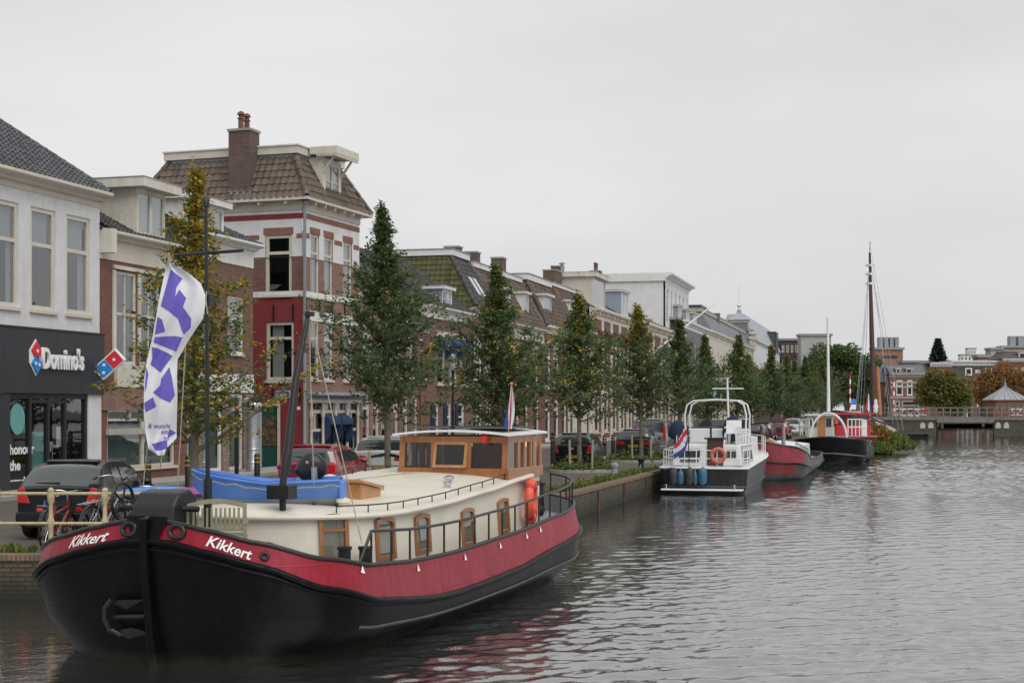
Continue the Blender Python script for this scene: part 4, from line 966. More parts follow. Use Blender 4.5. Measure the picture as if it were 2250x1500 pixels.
    for r in w0: window(h, r, frame='white_paint', sill='white_paint', fw=.18, transom=.25)
    hip(h, 8.15, 3.1, (.4, .4, 1.3), 'tile_brown', limit=120, edge_h=.4)
    dormer(h, h.L*.12, h.L*.42, .2, 8.3, 10.2, 1.6, 'white_paint', 'white_paint', panes=1, over=.18, cm='white_paint')
    A7, B7 = B6, onl(*Lc, 1302); h = simple('row_house', 'cream fronted house behind the fourth tree with a brown mansard', A7, B7, 9, 7.9, 'stone', [([], {})], ch=.5)
    w1 = fronts(h, 3, 4.0, 6.9, .5); w0 = fronts(h, 3, .1, 3.2, .45); fix_front(h, 7.92, w1+w0, 'cream')
    for r in w1+w0: window(h, r, fw=.14)
    hip(h, 8.45, 3.0, (.4, .4, 1.3), 'tile_brown', limit=120); dormer(h, h.L*.2, h.L*.45, .2, 8.6, 10.4, 1.6, 'white_paint', 'white_paint', panes=1, over=.15, cm='white_paint')
    chimney(h, h.L-1, 3, 9, 13.2, 2.3, 1.0, pots=0)
    # tall cornice with maroon blinds
    A8, B8 = B7, onl(*Lc, 1394); h = simple('row_house', 'tall cream corniced house with maroon blinds over a row of high windows', A8, B8, 10, 9.6, 'brown_brick', [([], {})], ch=.9, brk=6)
    w1 = fronts(h, 5, 5.2, 8.9, .5); w0 = fronts(h, 5, .6, 4.0, .42); fix_front(h, 9.62, w1+w0, 'brown_brick')
    for r in w1: window(h, r, fw=.22, awn='maroon_cloth', curtain=NC)
    for r in w0: window(h, r, fw=.2, transom=.2, curtain=NF)
    for k in range(6):
        u = h.L*k/5; m = MB(); m.box(max(u-.4, 0), min(u+.4, h.L), -.1, -.01, 0, 9.6); m.build('pilaster', 'cream', h.t)
    gable_roof(h, 10.5, 2.6, 'slate', ov=.2, tl=False, verge=False); chimney(h, h.L*.98, 3.5, 11, 15.0, 1.2, .9, pots=2); chimney(h, h.L*.5, 5, 11, 14.6, 1.2, .9)
    dormer(h, h.L*.0+.6, h.L*.3, .1, 10.6, h.z_(1330, 618), 3.5, 'cream', 'cream', panes=1, over=.25, slab=.35)
    m = MB(); m.lathe([(.12, 0), (.12, .8), (.25, .82), (.25, .9), (.1, 1.0)], (2.5, 3, h.z_(1330, 616)+.3), 10); m.build('flue', 'lead', h.t)
    dormer(h, h.L*.68, h.L*.86, .1, 10.6, 12.7, 3.0, 'blue_grey', 'white_paint', panes=2, over=.15)
    # house with black awnings, penthouse behind
    A9, B9 = B8, onl(*Lc, 1500); h = simple('row_house', 'cream pilastered house with black awnings, leaning flagpole and white penthouse', A9, B9, 14, 9.7, 'brown_brick', [([], {})], ch=1.0, brk=8)
    w1 = fronts(h, 6, 5.2, 8.6, .5); w0 = fronts(h, 6, .5, 4.0, .45); fix_front(h, 9.72, w1+w0, 'red_brick')
    for i, r in enumerate(w1): window(h, r, fw=.2, awn='navy_cloth' if i > 1 else None)
    for r in w0: window(h, r, fw=.2, transom=.2, curtain=NF)
    for k in range(7):
        u = h.L*k/6; m = MB(); m.box(max(u-.5, 0), min(u+.5, h.L), -.1, -.01, 0, 9.7); m.build('pilaster', 'cream', h.t)
    m = MB(); m.slab([(0, -.3, 10.75), (h.L, -.3, 10.75), (h.L, 4, 12.6), (0, 4, 12.6)], .2); m.build('roof', 'tile_brown', h.t)
    u0, u1, zz = h.s_(1462, 1.5), h.s_(1513, 1.5), h.z_(1513, 640, 1.5); rows = [(u0+(u1-u0)*(k+.28)/6, u0+(u1-u0)*(k+.78)/6, 12.1, zz-1.0) for k in range(6)]
    M = Matrix.Translation((0, 1.5, 0)); wall(h, u0, u1, 10.8, zz-.3, rows, 'white_render', M, 0, .2, 'penthouse_front')
    for r in rows: window(h, r, M, frame='white_paint', fw=.12, transom=0, sill=None)
    m = MB(); m.box(u0, u1, 1.75, 10, 10.8, zz-.3); m.build('penthouse', 'white_render', h.t)
    cornice(h, u0-.2, u1+.3, zz-.3, .9, .8, 'white_paint', M, name='penthouse_cornice', back=9)
    fp = thing('flagpole', 'long bare white flagpole leaning out from the pilastered house', 'flagpole'); fp.matrix_world = h.t.matrix_basis @ Matrix.Translation((h.s_(1428), 0, h.z_(1428, 780)))
    m = MB(); m.tube([(0, 0, 0), (3.2, -6.0, 5.2)], [.13, .06], 8); m.build('pole', 'white_paint', fp); m = MB(); m.box(-.3, .3, -.12, .1, -.8, .2); m.build('bracket', 'spar_wood', fp)
    # grey upper storey with long windows
    A10, B10 = B9, onl(*Lc, 1558); h = simple('row_house', 'grey fronted building with long upper windows under a white cornice', A10, B10, 7, 11.6, 'dark_brick', [([], {})], corn='white_paint', ch=.9)
    w1 = fronts(h, 8, 6.2, 10.2, .55); w0 = fronts(h, 8, .6, 4.6, .55); fix_front(h, 11.62, w1+w0, 'grey_clad')
    for r in w1: window(h, r, frame='grey_paint', fw=.18, transom=.6, curtain=[(.05, .95, .02, .42, 'curtain')], sill='white_paint')
    for r in w0: window(h, r, frame='cream', fw=.3, transom=.2)
    m = MB(); m.box(0, h.L, .5, 6.8, 12.52, 12.8); m.build('roof', 'lead', h.t)
    for k in range(3): dormer(h, h.L*(.12+.27*k), h.L*(.24+.27*k), .9, 12.6, 14.2, 2.5, 'lead', 'white_paint', panes=2, over=.2)
    chimney(h, h.s_(1570, 1.5), 1.5, 12.5, h.z_(1570, 690, 1.5), 1.6, 1.4, 'pale_brick')
    m = MB(); m.box(h.s_(1541, 3), h.s_(1556, 3), 3, 5, 12.8, h.z_(1548, 673, 3)); m.build('roof_plant', 'charcoal_panel', h.t)
    # turreted building
    A11, B11 = B10, onl(*Lc, 1655); h = simple('corner_tower_house', 'ornate cream building with slate mansard and a spired pavilion roof', A11, B11, 7, h.z_(1558, 745)*0+11.6, 'stone', [([], {})], ch=1.0, brk=10)
    ze = 11.6; w1 = fronts(h, 9, 6.5, 10, .4); w0 = fronts(h, 9, .6, 5, .45); fix_front(h, ze+.02, w1+w0, 'cream')
    for r in w1+w0: window(h, r, fw=.25)
    hip(h, ze+1.0, 2.4, (1.0, 1.0, 1.2), 'slate', tl=False, edge='stone', edge_h=.5)
    u, y = h.s_(1624, 2.5), 2.5; zt = ze+3.9; w_ = 1.75
    m = MB(); m.add([(u-w_, y-w_, zt), (u+w_, y-w_, zt), (u+w_, y+w_, zt), (u-w_, y+w_, zt), (u-w_*.8, y-w_*.8, zt+1.5), (u+w_*.8, y-w_*.8, zt+1.5), (u+w_*.8, y+w_*.8, zt+1.5), (u-w_*.8, y+w_*.8, zt+1.5)], [(0, 1, 5, 4), (1, 2, 6, 5), (2, 3, 7, 6), (3, 0, 4, 7)]); tw = m.build('tower', 'slate', h.t)
    m = MB(); m.box(u-w_*.88, u+w_*.88, y-w_*.88, y+w_*.88, zt+1.5, zt+2.0); m.build('tower_cornice', 'stone', tw)
    k = w_*1.0; m = MB(); q = [(u-k, y-k, zt+2.0), (u+k, y-k, zt+2.0), (u+k, y+k, zt+2.0), (u-k, y+k, zt+2.0)]; e = .35
    q += [(u-e, y-e, zt+3.3), (u+e, y-e, zt+3.3), (u+e, y+e, zt+3.3), (u-e, y+e, zt+3.3), (u-e, y-e, zt+3.7), (u+e, y-e, zt+3.7), (u+e, y+e, zt+3.7), (u-e, y+e, zt+3.7)]
    m.add(q, [(0, 1, 5, 4), (1, 2, 6, 5), (2, 3, 7, 6), (3, 0, 4, 7), (4, 5, 9, 8), (5, 6, 10, 9), (6, 7, 11, 10), (7, 4, 8, 11), (8, 9, 10, 11)]); m.build('tower_roof', 'zinc', tw)
    m = MB(); m.lathe([(.2, 0), (.3, .2), (.15, .4), (.42, .8), (.16, 1.0), (.09, 1.3), (.06, 2), (.03, 4.6)], (u, y, zt+3.7), 10); m.build('spire', 'white_paint', tw, smooth=40)
    m = MB(); m.lathe([(.6, 0), (.6, 1.8), (.8, 1.9), (.8, 2.3), (.55, 2.4), (.75, 2.9), (.3, 3.3), (.42, 3.6), (.12, 4), (.05, 4.5)], (h.L-2, 0, ze+.5), 10); m.build('turret', 'stone', h.t, smooth=40)
    for k in range(4):
        m = MB(); m.lathe([(.25, 0), (.3, .5), (.2, .7), (.38, 1.2), (.2, 1.5)], (h.L-8+k*1.6, -.2, ze+1.2), 8); m.build('urn', 'stone', h.t, smooth=40)
    # modern slate block
    A12, B12 = B11, onl(*Lc, 1712); h = simple('modern_block', 'modern grey zinc mansard block with a dark glass bay', A12, B12, 6, 13.5, 'dark_brick', [([], {})], corn='white_paint', ch=.8)
    fix_front(h, 13.5, [], 'dark_brick'); m = MB(); m.box(0, h.L, -.1, 0, 9.5, 13.45); m.build('white_wall', 'white_render', h.t)
    hip(h, 14.3, 4.2, (1.0, 2.5, 1.6), 'zinc', tl=False, edge=None)
    m = MB(); m.box(h.L*.72, h.L*.82, -.6, 3, 13.6, 17.6); b = m.build('glass_bay', 'charcoal_panel', h.t)
    m = MB(); m.box(h.L*.72-.03, h.L*.72-.01, -.4, 2.6, 14, 17.2); m.build('pane', 'car_glass', b)
    # small houses and flats further on
    A13 = onl(*Lc, 1716); B13 = onl(*Lc, 1790)
    for i, (a, b, z, mt, rf) in enumerate(((1714, 1738, 9, 'red_brick', 'tile_black'), (1738, 1758, 9.5, 'brown_brick', 'tile_red'), (1758, 1774, 10, 'white_render', 'tile_black'))):
        h = House('far_house', ['small red brick gabled house far along the row', 'small brick house with orange roof far along the row', 'small white fronted house at the far end of the row'][i], onl(*Lc, a), onl(*Lc, b), 5, 'house', ZS, 'small far houses past the zinc block')
        w = fronts(h, 4, 5.5, 8, .4)+fronts(h, 4, 1, 4, .4); wall(h, 0, h.L, 0, z, w, mt); body(h, z, mt)
        for r in w: window(h, r, frame='white_paint', fw=.2, sill=None)
        cornice(h, 0, h.L, z, .6, .4, 'white_paint'); gable_roof(h, z+.6, 4.5, rf, tl=False, verge=False); chimney(h, h.L*.8, 2.5, z+2, z+7, 1.5, 1.2)
def fix_front(h, ze, holes, mat):      # swap the blank front for one with its openings
    for c in list(h.t.children):
        if c.name.startswith('wall'): bpy.data.objects.remove(c)
    wall(h, 0, h.L, 0, ze, holes, mat)
def simple_house_windows(h):
    w = [(h.L*.1, h.L*.32, .3, 3.2), (h.L*.42, h.L*.62, .3, 3.2), (h.L*.7, h.L*.95, .1, 3.2), (h.L*.12, h.L*.4, 4.2, 6.6), (h.L*.58, h.L*.86, 4.2, 6.6)]
    fix_front(h, 7.32, w, 'pale_brick')
    for r in w: window(h, r, fw=.12, transom=.25 if r[2] < 1 else .35, curtain=NC)
    return h
plain('sky_pane', (0.55, 0.57, 0.6), 0.08, 0.03, 2)
plain('grey_clad', (0.15, 0.145, 0.145), 0.6, 0.08, 2)
row()
# ---------------------------------------------------------------- the big barge in front
def lerp(tab, x):
    if x <= tab[0][0]: return tab[0][1]
    for (a, va), (b, vb) in zip(tab[:-1], tab[1:]):
        if x <= b:
            f = (x-a)/(b-a); f = f*f*(3-2*f)*.5+f*.5; return va+(vb-va)*f
    return tab[-1][1]
def outline(t, u0, u1, B, ab, pb, as_, ps):
    """half plan of a hull: t 0..1 from stem to stern; returns (u, half breadth)"""
    if t < .4:
        a = t/.4*math.pi/2; return u0+ab*(1-max(math.cos(a), 0)**(2/pb)), B*math.sin(a)**(2/pb)
    if t < .65:
        f = (t-.4)/.25; return u0+ab+(u1-as_-u0-ab)*f, B
    a = (1-t)/.35*math.pi/2; return u1-as_*(1-max(math.cos(a), 0)**(2/ps)), B*max(math.sin(a), 0)**(2/ps)
class Hull:
    """levels: list of (outline args, z function of u); surface point from t, level fraction and side (+1 left, -1 right)"""
    def __init__(s, levels, n=56, byarc=False):
        s.lv = levels; s.n = n; s.byarc = byarc; s.tab = [(0.0, 0.0)]; acc = 0.0; pu, pb = outline(0, *levels[-1][0])
        for i in range(1, 201):
            u, b = outline(i/200, *levels[-1][0]); acc += math.hypot(u-pu, b-pb); pu, pb = u, b; s.tab.append((i/200, acc))
    def arc(s, t):
        i = min(int(t*200), 199); a, b = s.tab[i], s.tab[i+1]; return a[1]+(b[1]-a[1])*(t-a[0])*200
    def p(s, t, k, side):
        i = min(int(k), len(s.lv)-2); f = k-i; q = []
        for j in (i, i+1):
            (args, z) = s.lv[j]; u, b = outline(t, *args); q.append(Vector((u, side*b, z(s.arc(t) if s.byarc else u))))
        return q[0].lerp(q[1], f)
    def ts(s): return [i/s.n for i in range(s.n+1)]
    def shell(s, k0, k1, sub=1):
        m = MB(); ts = s.ts(); ks = [k0+(k1-k0)*i/((k1-k0)*sub) for i in range(int((k1-k0)*sub)+1)]
        for side in (-1, 1): m.grid([[s.p(t, k, side) for t in ts] for k in ks])
        return m
    def line(s, k, side, off=0.0, t0=0.0, t1=1.0, dz=0.0):
        o = []
        for t in s.ts():
            if t0-1e-6 <= t <= t1+1e-6:
                p = s.p(t, k, side); q = s.p(min(t+.01, 1), k, side)-s.p(max(t-.01, 0), k, side)
                nrm = Vector((q.y, -q.x, 0)); nrm = nrm.normalized() if nrm.length > 1e-6 else Vector((0, 0, 0))
                if nrm.y*side < 0 and abs(nrm.y) > 1e-4: nrm = -nrm
                elif abs(nrm.y) <= 1e-4: nrm = Vector((-1 if t < .5 else 1, 0, 0))
                o.append(p+nrm*off+Vector((0, 0, dz)))
        return o
    def deck(s, k, inset=0.02, dz=0.0):
        m = MB(); a, b = s.line(k, -1, -inset, dz=dz), s.line(k, 1, -inset, dz=dz); m.grid([a, [(p+q)/2+Vector((0, 0, .05)) for p, q in zip(a, b)], b]); return m
def rail(t, path, heights, posts, mat, r=.02, name='railing', pr=None):
    m = MB()
    for h in heights: m.tube([Vector(p)+Vector((0, 0, h)) for p in path], r, 6)
    for i in posts: m.tube([Vector(path[i]), Vector(path[i])+Vector((0, 0, max(heights)))], pr or r*.9, 6)
    return m.build(name, mat, t, smooth=40)
def resample(path, step):
    path = [Vector(p) for p in path]; out = [path[0]]; acc = 0
    for a, b in zip(path[:-1], path[1:]):
        d = (b-a).length
        while acc+d >= step:
            f = (step-acc)/d; a = a.lerp(b, f); out.append(a); d = (b-a).length; acc = 0
        acc += d
    return out
BO = (-4.37, 18.1, 0); BRZ = math.atan2(.9457, .325)
def barge():
    t = thing('barge', 'large black and red canal barge with cream cabin moored in the foreground', 'barge', BO, BRZ)
    SH = [(0, 1.77), (.35, 1.75), (.8, 1.66), (1.4, 1.52), (2.2, 1.31), (3.1, 1.16), (4.6, 1.08), (6, 1.07), (8.5, 1.13), (11, 1.26), (13, 1.42), (15, 1.55), (17, 1.6)]
    RH = [(0, .24), (1.3, .27), (2.2, .36), (3.5, .46), (5.5, .56), (8, .57), (11, .5), (14, .43)]
    sh_ = lambda q: lerp(SH, q); rb_ = lambda q: lerp(SH, q)-lerp(RH, q)
    sh = lambda u: lerp(SH, u+1.35 if u > 1 else u*2.3); rb = lambda u: sh(u)-.4
    H = Hull([((.4, 11.4, 1.5, 2.4, 2.4, 3.0, 2.0), lambda q: -.5), ((.25, 12.0, 1.92, 1.95, 2.7, 2.8, 2.2), lambda q: .0), ((.05, 12.5, 2.22, 1.85, 2.7, 2.4, 2.3), lambda q: .45*rb_(q)),
              ((-.08, 12.3, 2.34, 1.8, 2.7, 2.4, 2.3), rb_), ((-.02, 12.2, 2.25, 1.75, 2.7, 2.4, 2.3), sh_)], byarc=True)
    hull = H.shell(0, 3, 2).build('hull', 'hull_black', t, smooth=50)
    bul = H.shell(3, 4, 2).build('bulwark', 'barge_red', t, smooth=50)
    for side in (-1, 1):
        m = MB(); m.tube(H.line(4, side, 0, dz=.0), .03, 8); m.build('cap_rail', 'black_metal', t, smooth=50)
        m = MB(); m.tube(H.line(3, side, .01), .042, 8); m.build('rubbing_strake', 'hull_black', t, smooth=50)
        m = MB(); m.tube(H.line(2.88, side, .0, .0, 1), .03, 6); m.build('rubbing_strake', 'hull_black', t, smooth=50)
        m = MB(); m.tube(H.line(2.1, side, .0, .33, .97), .022, 6); m.build('hull_bead', 'hull_grey', t, smooth=50)
    H.deck(4, .04, -.30).build('deck', 'deck_grey', t, smooth=50)
    m = MB(); m.grid([H.line(4, -1, -.05), H.line(4, -1, -.05, dz=-.32)]); m.grid([H.line(4, 1, -.05), H.line(4, 1, -.05, dz=-.32)]); m.build('bulwark_lining', 'deck_grey', t, smooth=50, fix=False)
    # stem post, black nose plates, hawse rings, anchor
    m = MB(); m.prism([(-.16, 1.8), (.05, 1.82), (.3, 1.6), (.62, -.5), (.20, -.5), (.0, .3), (-.14, 1.2)], -.05, .05, 'y'); m.build('stem_post', 'hull_black', t, bevel=.02)
    m = MB()
    for side in (-1, 1):
        a = [H.p(x, 4, side)+Vector((-.03, side*.03, .06)) for x in (0, .006, .014)]; b = [H.p(x, 3.05, side)+Vector((-.03, side*.03, 0)) for x in (0, .003, .006)]
        m.grid([a, b])
    m.build('nose_plate', 'hull_black', t, fix=False)
    def surf(tt, k, side, off): 
        p = H.p(tt, k, side); e = 1e-3; a = H.p(tt+e, k, side)-H.p(tt-e, k, side); b = H.p(tt, min(k+.05, 4), side)-H.p(tt, k-.05, side)
        n = a.cross(b).normalized(); n = n if n.y*side > 0 or (abs(n.y) < .05 and n.x < 0) else -n
        if n.x > 0 and tt < .3 and abs(n.y) < .3: n = -n
        return p+n*off, a.normalized(), n
    def ring(tt, k, side, R_, r_, mat, name, sx=1.0):
        p, a, n = surf(tt, k, side, .02); b = n.cross(a); m = MB()
        m.tube([p+a*math.cos(x)*R_*sx+b*math.sin(x)*R_ for x in [2*math.pi*i/20 for i in range(20)]], r_, 8, closed=True); return m.build(name, mat, t, smooth=60)
    def find(px, side, k):
        best = None
        for i in range(4, 400):
            tt = i/400; w = t.matrix_basis @ H.p(tt, k, side); q = CX+w.x/w.y*FPX
            if best is None or abs(q-px) < best[0]: best = (abs(q-px), tt)
            if side < 0 and tt > .6: break
            if side > 0 and tt > .2: break
        return best[1]
    for side, px in ((-1, 388), (1, 286)): ring(find(px, side, 3.5), 3.6, side, .075, .028, 'black_metal', 'hawse_ring', 1.3)
    ring(find(583, -1, 3.5), 3.5, -1, .04, .02, 'black_metal', 'hawse_ring')
    for side, p0, p1, kk in ((-1, 452, 556, 3.5), (1, 242, 152, 3.45)):
        t0, t1 = find(p0, side, 3.4), find(p1, side, 3.4)
        me = text_mesh('Kikkert', 1.0, 'sign_white', 0, .5, .018)
        xs = [v.co.x for v in me.vertices]; ys = [v.co.y for v in me.vertices]; x0, x1, y0, y1 = min(xs), max(xs), min(ys), max(ys)
        for v in me.vertices:
            f = (v.co.x-x0)/(x1-x0); g = (v.co.y-y0)/(y1-y0)
            tt = t0+(t1-t0)*f if side < 0 else t1+(t0-t1)*f
            w, a, n = surf(tt, 3.25+.5*g+.12*(f-.5)*-1, side, .012); v.co = w
        link('name_lettering', me, t)
    for px in (795, 920, 1020, 1100, 1157, 1212):
        tt = find(px, -1, 3.7); p, a, n = surf(tt, 3.72, -1, .015); b = n.cross(a); b = b if b.z > 0 else -b
        m = MB(); m.add([p-a*.05, p+a*.05, p+b*.1], [(0, 1, 2)]); m.build('fender_eye', 'sign_white', t, fix=False)
    an = MB(); p, a, n = surf(find(270, 1, 2.4), 1.9, 1, .06); b = n.cross(a); b = b if b.z > 0 else -b; s = 1 if a.dot(Vector((0, -1, 0))) > 0 else -1
    for q in (.22, -.22):
        an.add([p+b*q*.9+n*.0-a*s*.22, p+b*q*1.15+a*s*.05+n*.08, p+b*q*1.0+a*s*.34, p+b*q*.55+a*s*.1+n*.05], [(0, 1, 2, 3)])
    an.tube([p-a*s*.1+b*.24+n*.02, p-a*s*.2+b*.14+n*.06, p-a*s*.23+n*.07, p-a*s*.2-b*.14+n*.06, p-a*s*.1-b*.24+n*.02], .035, 8); an.tube([p-a*s*.2, p+a*s*.3], .03, 8); an.build('anchor', 'anchor_iron', t, fix=False)
    # windlass on the foredeck
    zd = 1.45
    m = MB(); m.prism([(.42, 1.25), (.55, 1.9), (.7, 2.06), (.95, 2.1), (1.1, 2.0), (1.12, 1.25)], .0, .6, 'y'); wl = m.build('windlass', 'black_metal', t, bevel=.03)
    m = MB(); m.lathe([(.07, -.85), (.1, -.84), (.05, -.7), (.07, -.5), (.14, -.42), (.14, .5), (.06, .6), (.06, .95)], (.78, .38, 1.86), 14, 0, Matrix.Rotation(R(90), 4, 'X') @ Matrix.Scale(.62, 4)); m.build('windlass_drum', 'black_metal', t, smooth=40)
    m = MB(); c = Vector((.82, .92, 1.93)); m.tube([c+Vector((math.cos(x)*.24, 0, math.sin(x)*.24)) for x in [2*math.pi*i/24 for i in range(24)]], .022, 8, closed=True)
    for k in range(5): x = 2*math.pi*k/5; m.tube([c, c+Vector((math.cos(x)*.24, 0, math.sin(x)*.24))], .015, 6)
    m.build('hand_wheel', 'black_metal', t, smooth=40)
    for k, (u, y) in enumerate(((2.25, -1.52), (2.6, -1.66))):
        m = MB(); m.lathe([(.085, 0), (.085, .42), (.1, .43), (.1, .47)], (u, y, sh(u)-.3), 14); m.build('bollard', 'black_metal', t, smooth=40)
    # cabin with rounded front
    RZ = [(1.9, 1.70), (4, 1.67), (5.5, 1.70), (7.3, 1.79), (9.2, 1.92), (10.2, 1.98)]; rz = lambda u: lerp(RZ, u)
    Cb = Hull([((1.95, 9.75, 1.66, 1.5, 2.2, .05, 4), lambda u: sh(u)-.3), ((1.98, 9.75, 1.60, 1.5, 2.2, .05, 4), lambda u: rz(u)-.03)], 60)
    Cb.shell(0, 1, 3).build('cabin', 'barge_cream', t, smooth=40)
    def roofgrid(inset, dz, crown):
        a = Cb.line(1, -1, inset, dz=dz); b = Cb.line(1, 1, inset, dz=dz); m = MB(); n = 10
        m.grid([[p.lerp(q, i/n)+Vector((0, 0, crown*(1-(2*i/n-1)**2)*min(1, abs(p.y-q.y)/2.5))) for p, q in zip(a, b)] for i in range(n+1)])
        return m
    m = roofgrid(.07, .035, .13); m.build('cabin_roof', 'barge_cream', t, smooth=40)
    for side in (-1, 1):
        m = MB(); m.tube(Cb.line(1, side, .07, dz=.01), .035, 8); m.build('roof_moulding', 'barge_cream', t, smooth=40)
        path = resample(Cb.line(1, side, -.05, .22, .99, .04), .55); rail(t, path, [.11], range(len(path)), 'black_metal', .011, 'toe_rail')
    def cab(px, side=-1, k=.5):
        best = None
        for i in range(8, 400):
            tt = i/400; w = t.matrix_basis @ Cb.p(tt, k, side); q = CX+w.x/w.y*FPX
            if tt < .62 and (best is None or abs(q-px) < best[0]): best = (abs(q-px), tt)
        return best[1]
    def cwin(px, hw, py, hh):
        tt = cab(px); c = Cb.p(tt, .5, -1); e = 1e-3; a = (Cb.p(tt+e, .5, -1)-Cb.p(tt-e, .5, -1)).normalized(); b = (Cb.p(tt, .9, -1)-Cb.p(tt, .1, -1)).normalized()
        n = a.cross(b).normalized(); n = n if n.y < 0 else -n; wz = t.matrix_basis @ c; zc = CAMZ-(py-HY)*wz.y/FPX; c = c+b*((zc-c.z)/b.z)
        def Pt(x, z, o): return c+a*x+b*z+n*o
        def head(w, h_, nn=8): return [(-w, -h_), (w, -h_)]+[(w-2*w*i/nn, h_-.04+.04*math.sin(math.pi*i/nn)) for i in range(nn+1)]
        o, i_ = head(hw, hh), head(hw-.055, hh-.06)
        m = MB(); N = len(o)
        for (q0, q1) in ((.035, .035),):
            vs = [Pt(x, z, .04) for x, z in o]+[Pt(x, z, .04) for x, z in i_]+[Pt(x, z, .0) for x, z in o]+[Pt(x, z, -.01) for x, z in i_]
            m.add(vs, [(k, (k+1) % N, N+(k+1) % N, N+k) for k in range(N)]+[(2*N+k, 2*N+(k+1) % N, (k+1) % N, k) for k in range(N)]+[(N+k, N+(k+1) % N, 3*N+(k+1) % N, 3*N+k) for k in range(N)])
        m.add([Pt(x, z, .045) for x, z in ((-hw+.05, .0+hh*.25), (hw-.05, hh*.25), (hw-.05, hh*.25+.035), (-hw+.05, hh*.25+.035))], [(0, 1, 2, 3)])
        w = m.build('cabin_window', 'varnish', t)
        m = MB(); m.add([Pt(x, z, .012) for x, z in i_], [tuple(range(N))]); m.build('pane', 'boat_glass', w, fix=False)
    for px, hw, py, hh in ((733, .21, 1179, .31), (846, .27, 1182, .30), (926, .28, 1171, .29), (1026, .27, 1157, .30), (1103, .26, 1133, .30)): cwin(px, hw, py, hh)
    tt = cab(592); c = Cb.p(tt, .45, -1); e = 1e-3; a = (Cb.p(tt+e, .5, -1)-Cb.p(tt-e, .5, -1)).normalized(); n = a.cross(Vector((0, 0, 1))); n = n if n.x < 0 or n.y < 0 else -n
    m = MB(); m.tube([c+n*.02+a*math.cos(x)*.12+Vector((0, 0, math.sin(x)*.12)) for x in [2*math.pi*i/20 for i in range(20)]], .022, 6, closed=True); po = m.build('porthole', 'black_metal', t, smooth=40)
    m = MB(); m.add([c+n*.025+a*math.cos(x)*.12+Vector((0, 0, math.sin(x)*.12)) for x in [2*math.pi*i/20 for i in range(20)]], [tuple(range(20))]); m.build('pane', 'boat_glass', po, fix=False)
    # side railing
    path = resample(H.line(4, -1, -.03, .2, .93), .62); pts = []
    for i, p in enumerate(path):
        w = t.matrix_basis @ p
        if CX+w.x/w.y*FPX > 756: pts.append(p)
    hs = .42
    m = MB(); m.tube([pts[0]+Vector((-.35, 0, .05))]+[p+Vector((0, 0, hs)) for p in pts], .021, 8); m.build('hand_rail', 'black_metal', t, smooth=40)
    for p in pts:
        m = MB(); m.tube([p, p+Vector((0, 0, hs))], .016, 6); m.build('stanchion', 'black_metal', t)
    path = resample(H.line(4, 1, -.03, .45, .9), .7)
    m = MB(); m.tube([p+Vector((0, 0, .42)) for p in path], .016, 8); m.build('hand_rail', 'black_metal', t, smooth=40)
    for p in path:
        m = MB(); m.tube([p, p+Vector((0, 0, .42))], .013, 6); m.build('stanchion', 'black_metal', t)
    path = H.line(4, -1, -.05, .9, 1.0)
    m = MB(); m.tube([path[0]]+[path[0]+Vector((0, 0, .25))]+[p+Vector((.0, 0, .75)) for p in path[1:]], .017, 8); m.build('stern_rail', 'black_metal', t, smooth=40)
    for i in (2, 4): m = MB(); m.tube([path[i], path[i]+Vector((0, 0, .75))], .02, 6); m.build('stanchion', 'black_metal', t)
    m = MB(); c = Vector((11.0, -1.1, 1.2)); m.tube([c+Vector((math.cos(x)*.32, math.sin(x)*.3, .05*math.sin(3*x))) for x in [2*math.pi*i/20 for i in range(20)]], .075, 8, closed=True); m.build('mooring_coil', 'rubber', t, smooth=60)
    for (u, y) in ((11.6, -1.2), (11.6, -.8)): m = MB(); m.lathe([(.08, 0), (.07, .4), (.11, .42), (.11, .47)], (u, y, 1.25), 12); m.build('bollard', 'black_metal', t, smooth=40)
    m = MB(); m.lathe([(.35, 0), (.42, .25), (.3, .4), (.05, .45)], (11.4, .2, 1.1), 14); m.build('deck_cover', 'mast_wood', t, smooth=40)
    # wheelhouse
    U0, U1, Y0, Y1 = 8.6, 10.5, -1.58, .42; z0 = 1.93; zt = 2.62; q = .09
    m = MB(); m.box(U0+.05, U1-.02, Y0+.03, Y1-.03, .9, z0); m.build('wheelhouse_base', 'barge_cream', t)
    m = MB(); m.box(U0-.03, U1+.02, Y0-.03, Y1+.03, z0-.02, z0+.16); wh = m.build('wheelhouse', 'varnish', t, bevel=.01)
    def frame(a, b, name='window_post', w=q, h_=q): m = MB(); m.bar(a, b, w, h_); m.build(name, 'varnish', wh)
    ys = [Y0, Y0+.78, Y0+1.42, Y1]
    lean = .05
    for y in (Y0+q/2, -.86, -.22, Y1-q/2): frame((U0+.02, y, z0+.16), (U0+lean+.02, y, zt), w=.1)
    for u in (U0+.6, U0+.95, U0+1.3, U1-.45, U1-q/2):
        frame((u, Y0+q/2-.01, z0+.16), (u, Y0+q/2-.01, zt), w=.08); frame((u, Y1-q/2+.01, z0+.16), (u, Y1-q/2+.01, zt), w=.08)
    frame((U1-q/2-.02, -.5, z0+.16), (U1-q/2-.02, -.5, zt))
    m = MB(); m.box(U0, U1, Y0, Y0+.07, zt-.09, zt+.02); m.box(U0, U1, Y1-.07, Y1, zt-.09, zt+.02); m.box(U0+.02, U0+.1, Y0+.07, Y1-.07, zt-.09, zt+.02); m.box(U1-.08, U1, Y0+.07, Y1-.07, zt-.09, zt+.02); m.build('head_rail', 'varnish', wh)
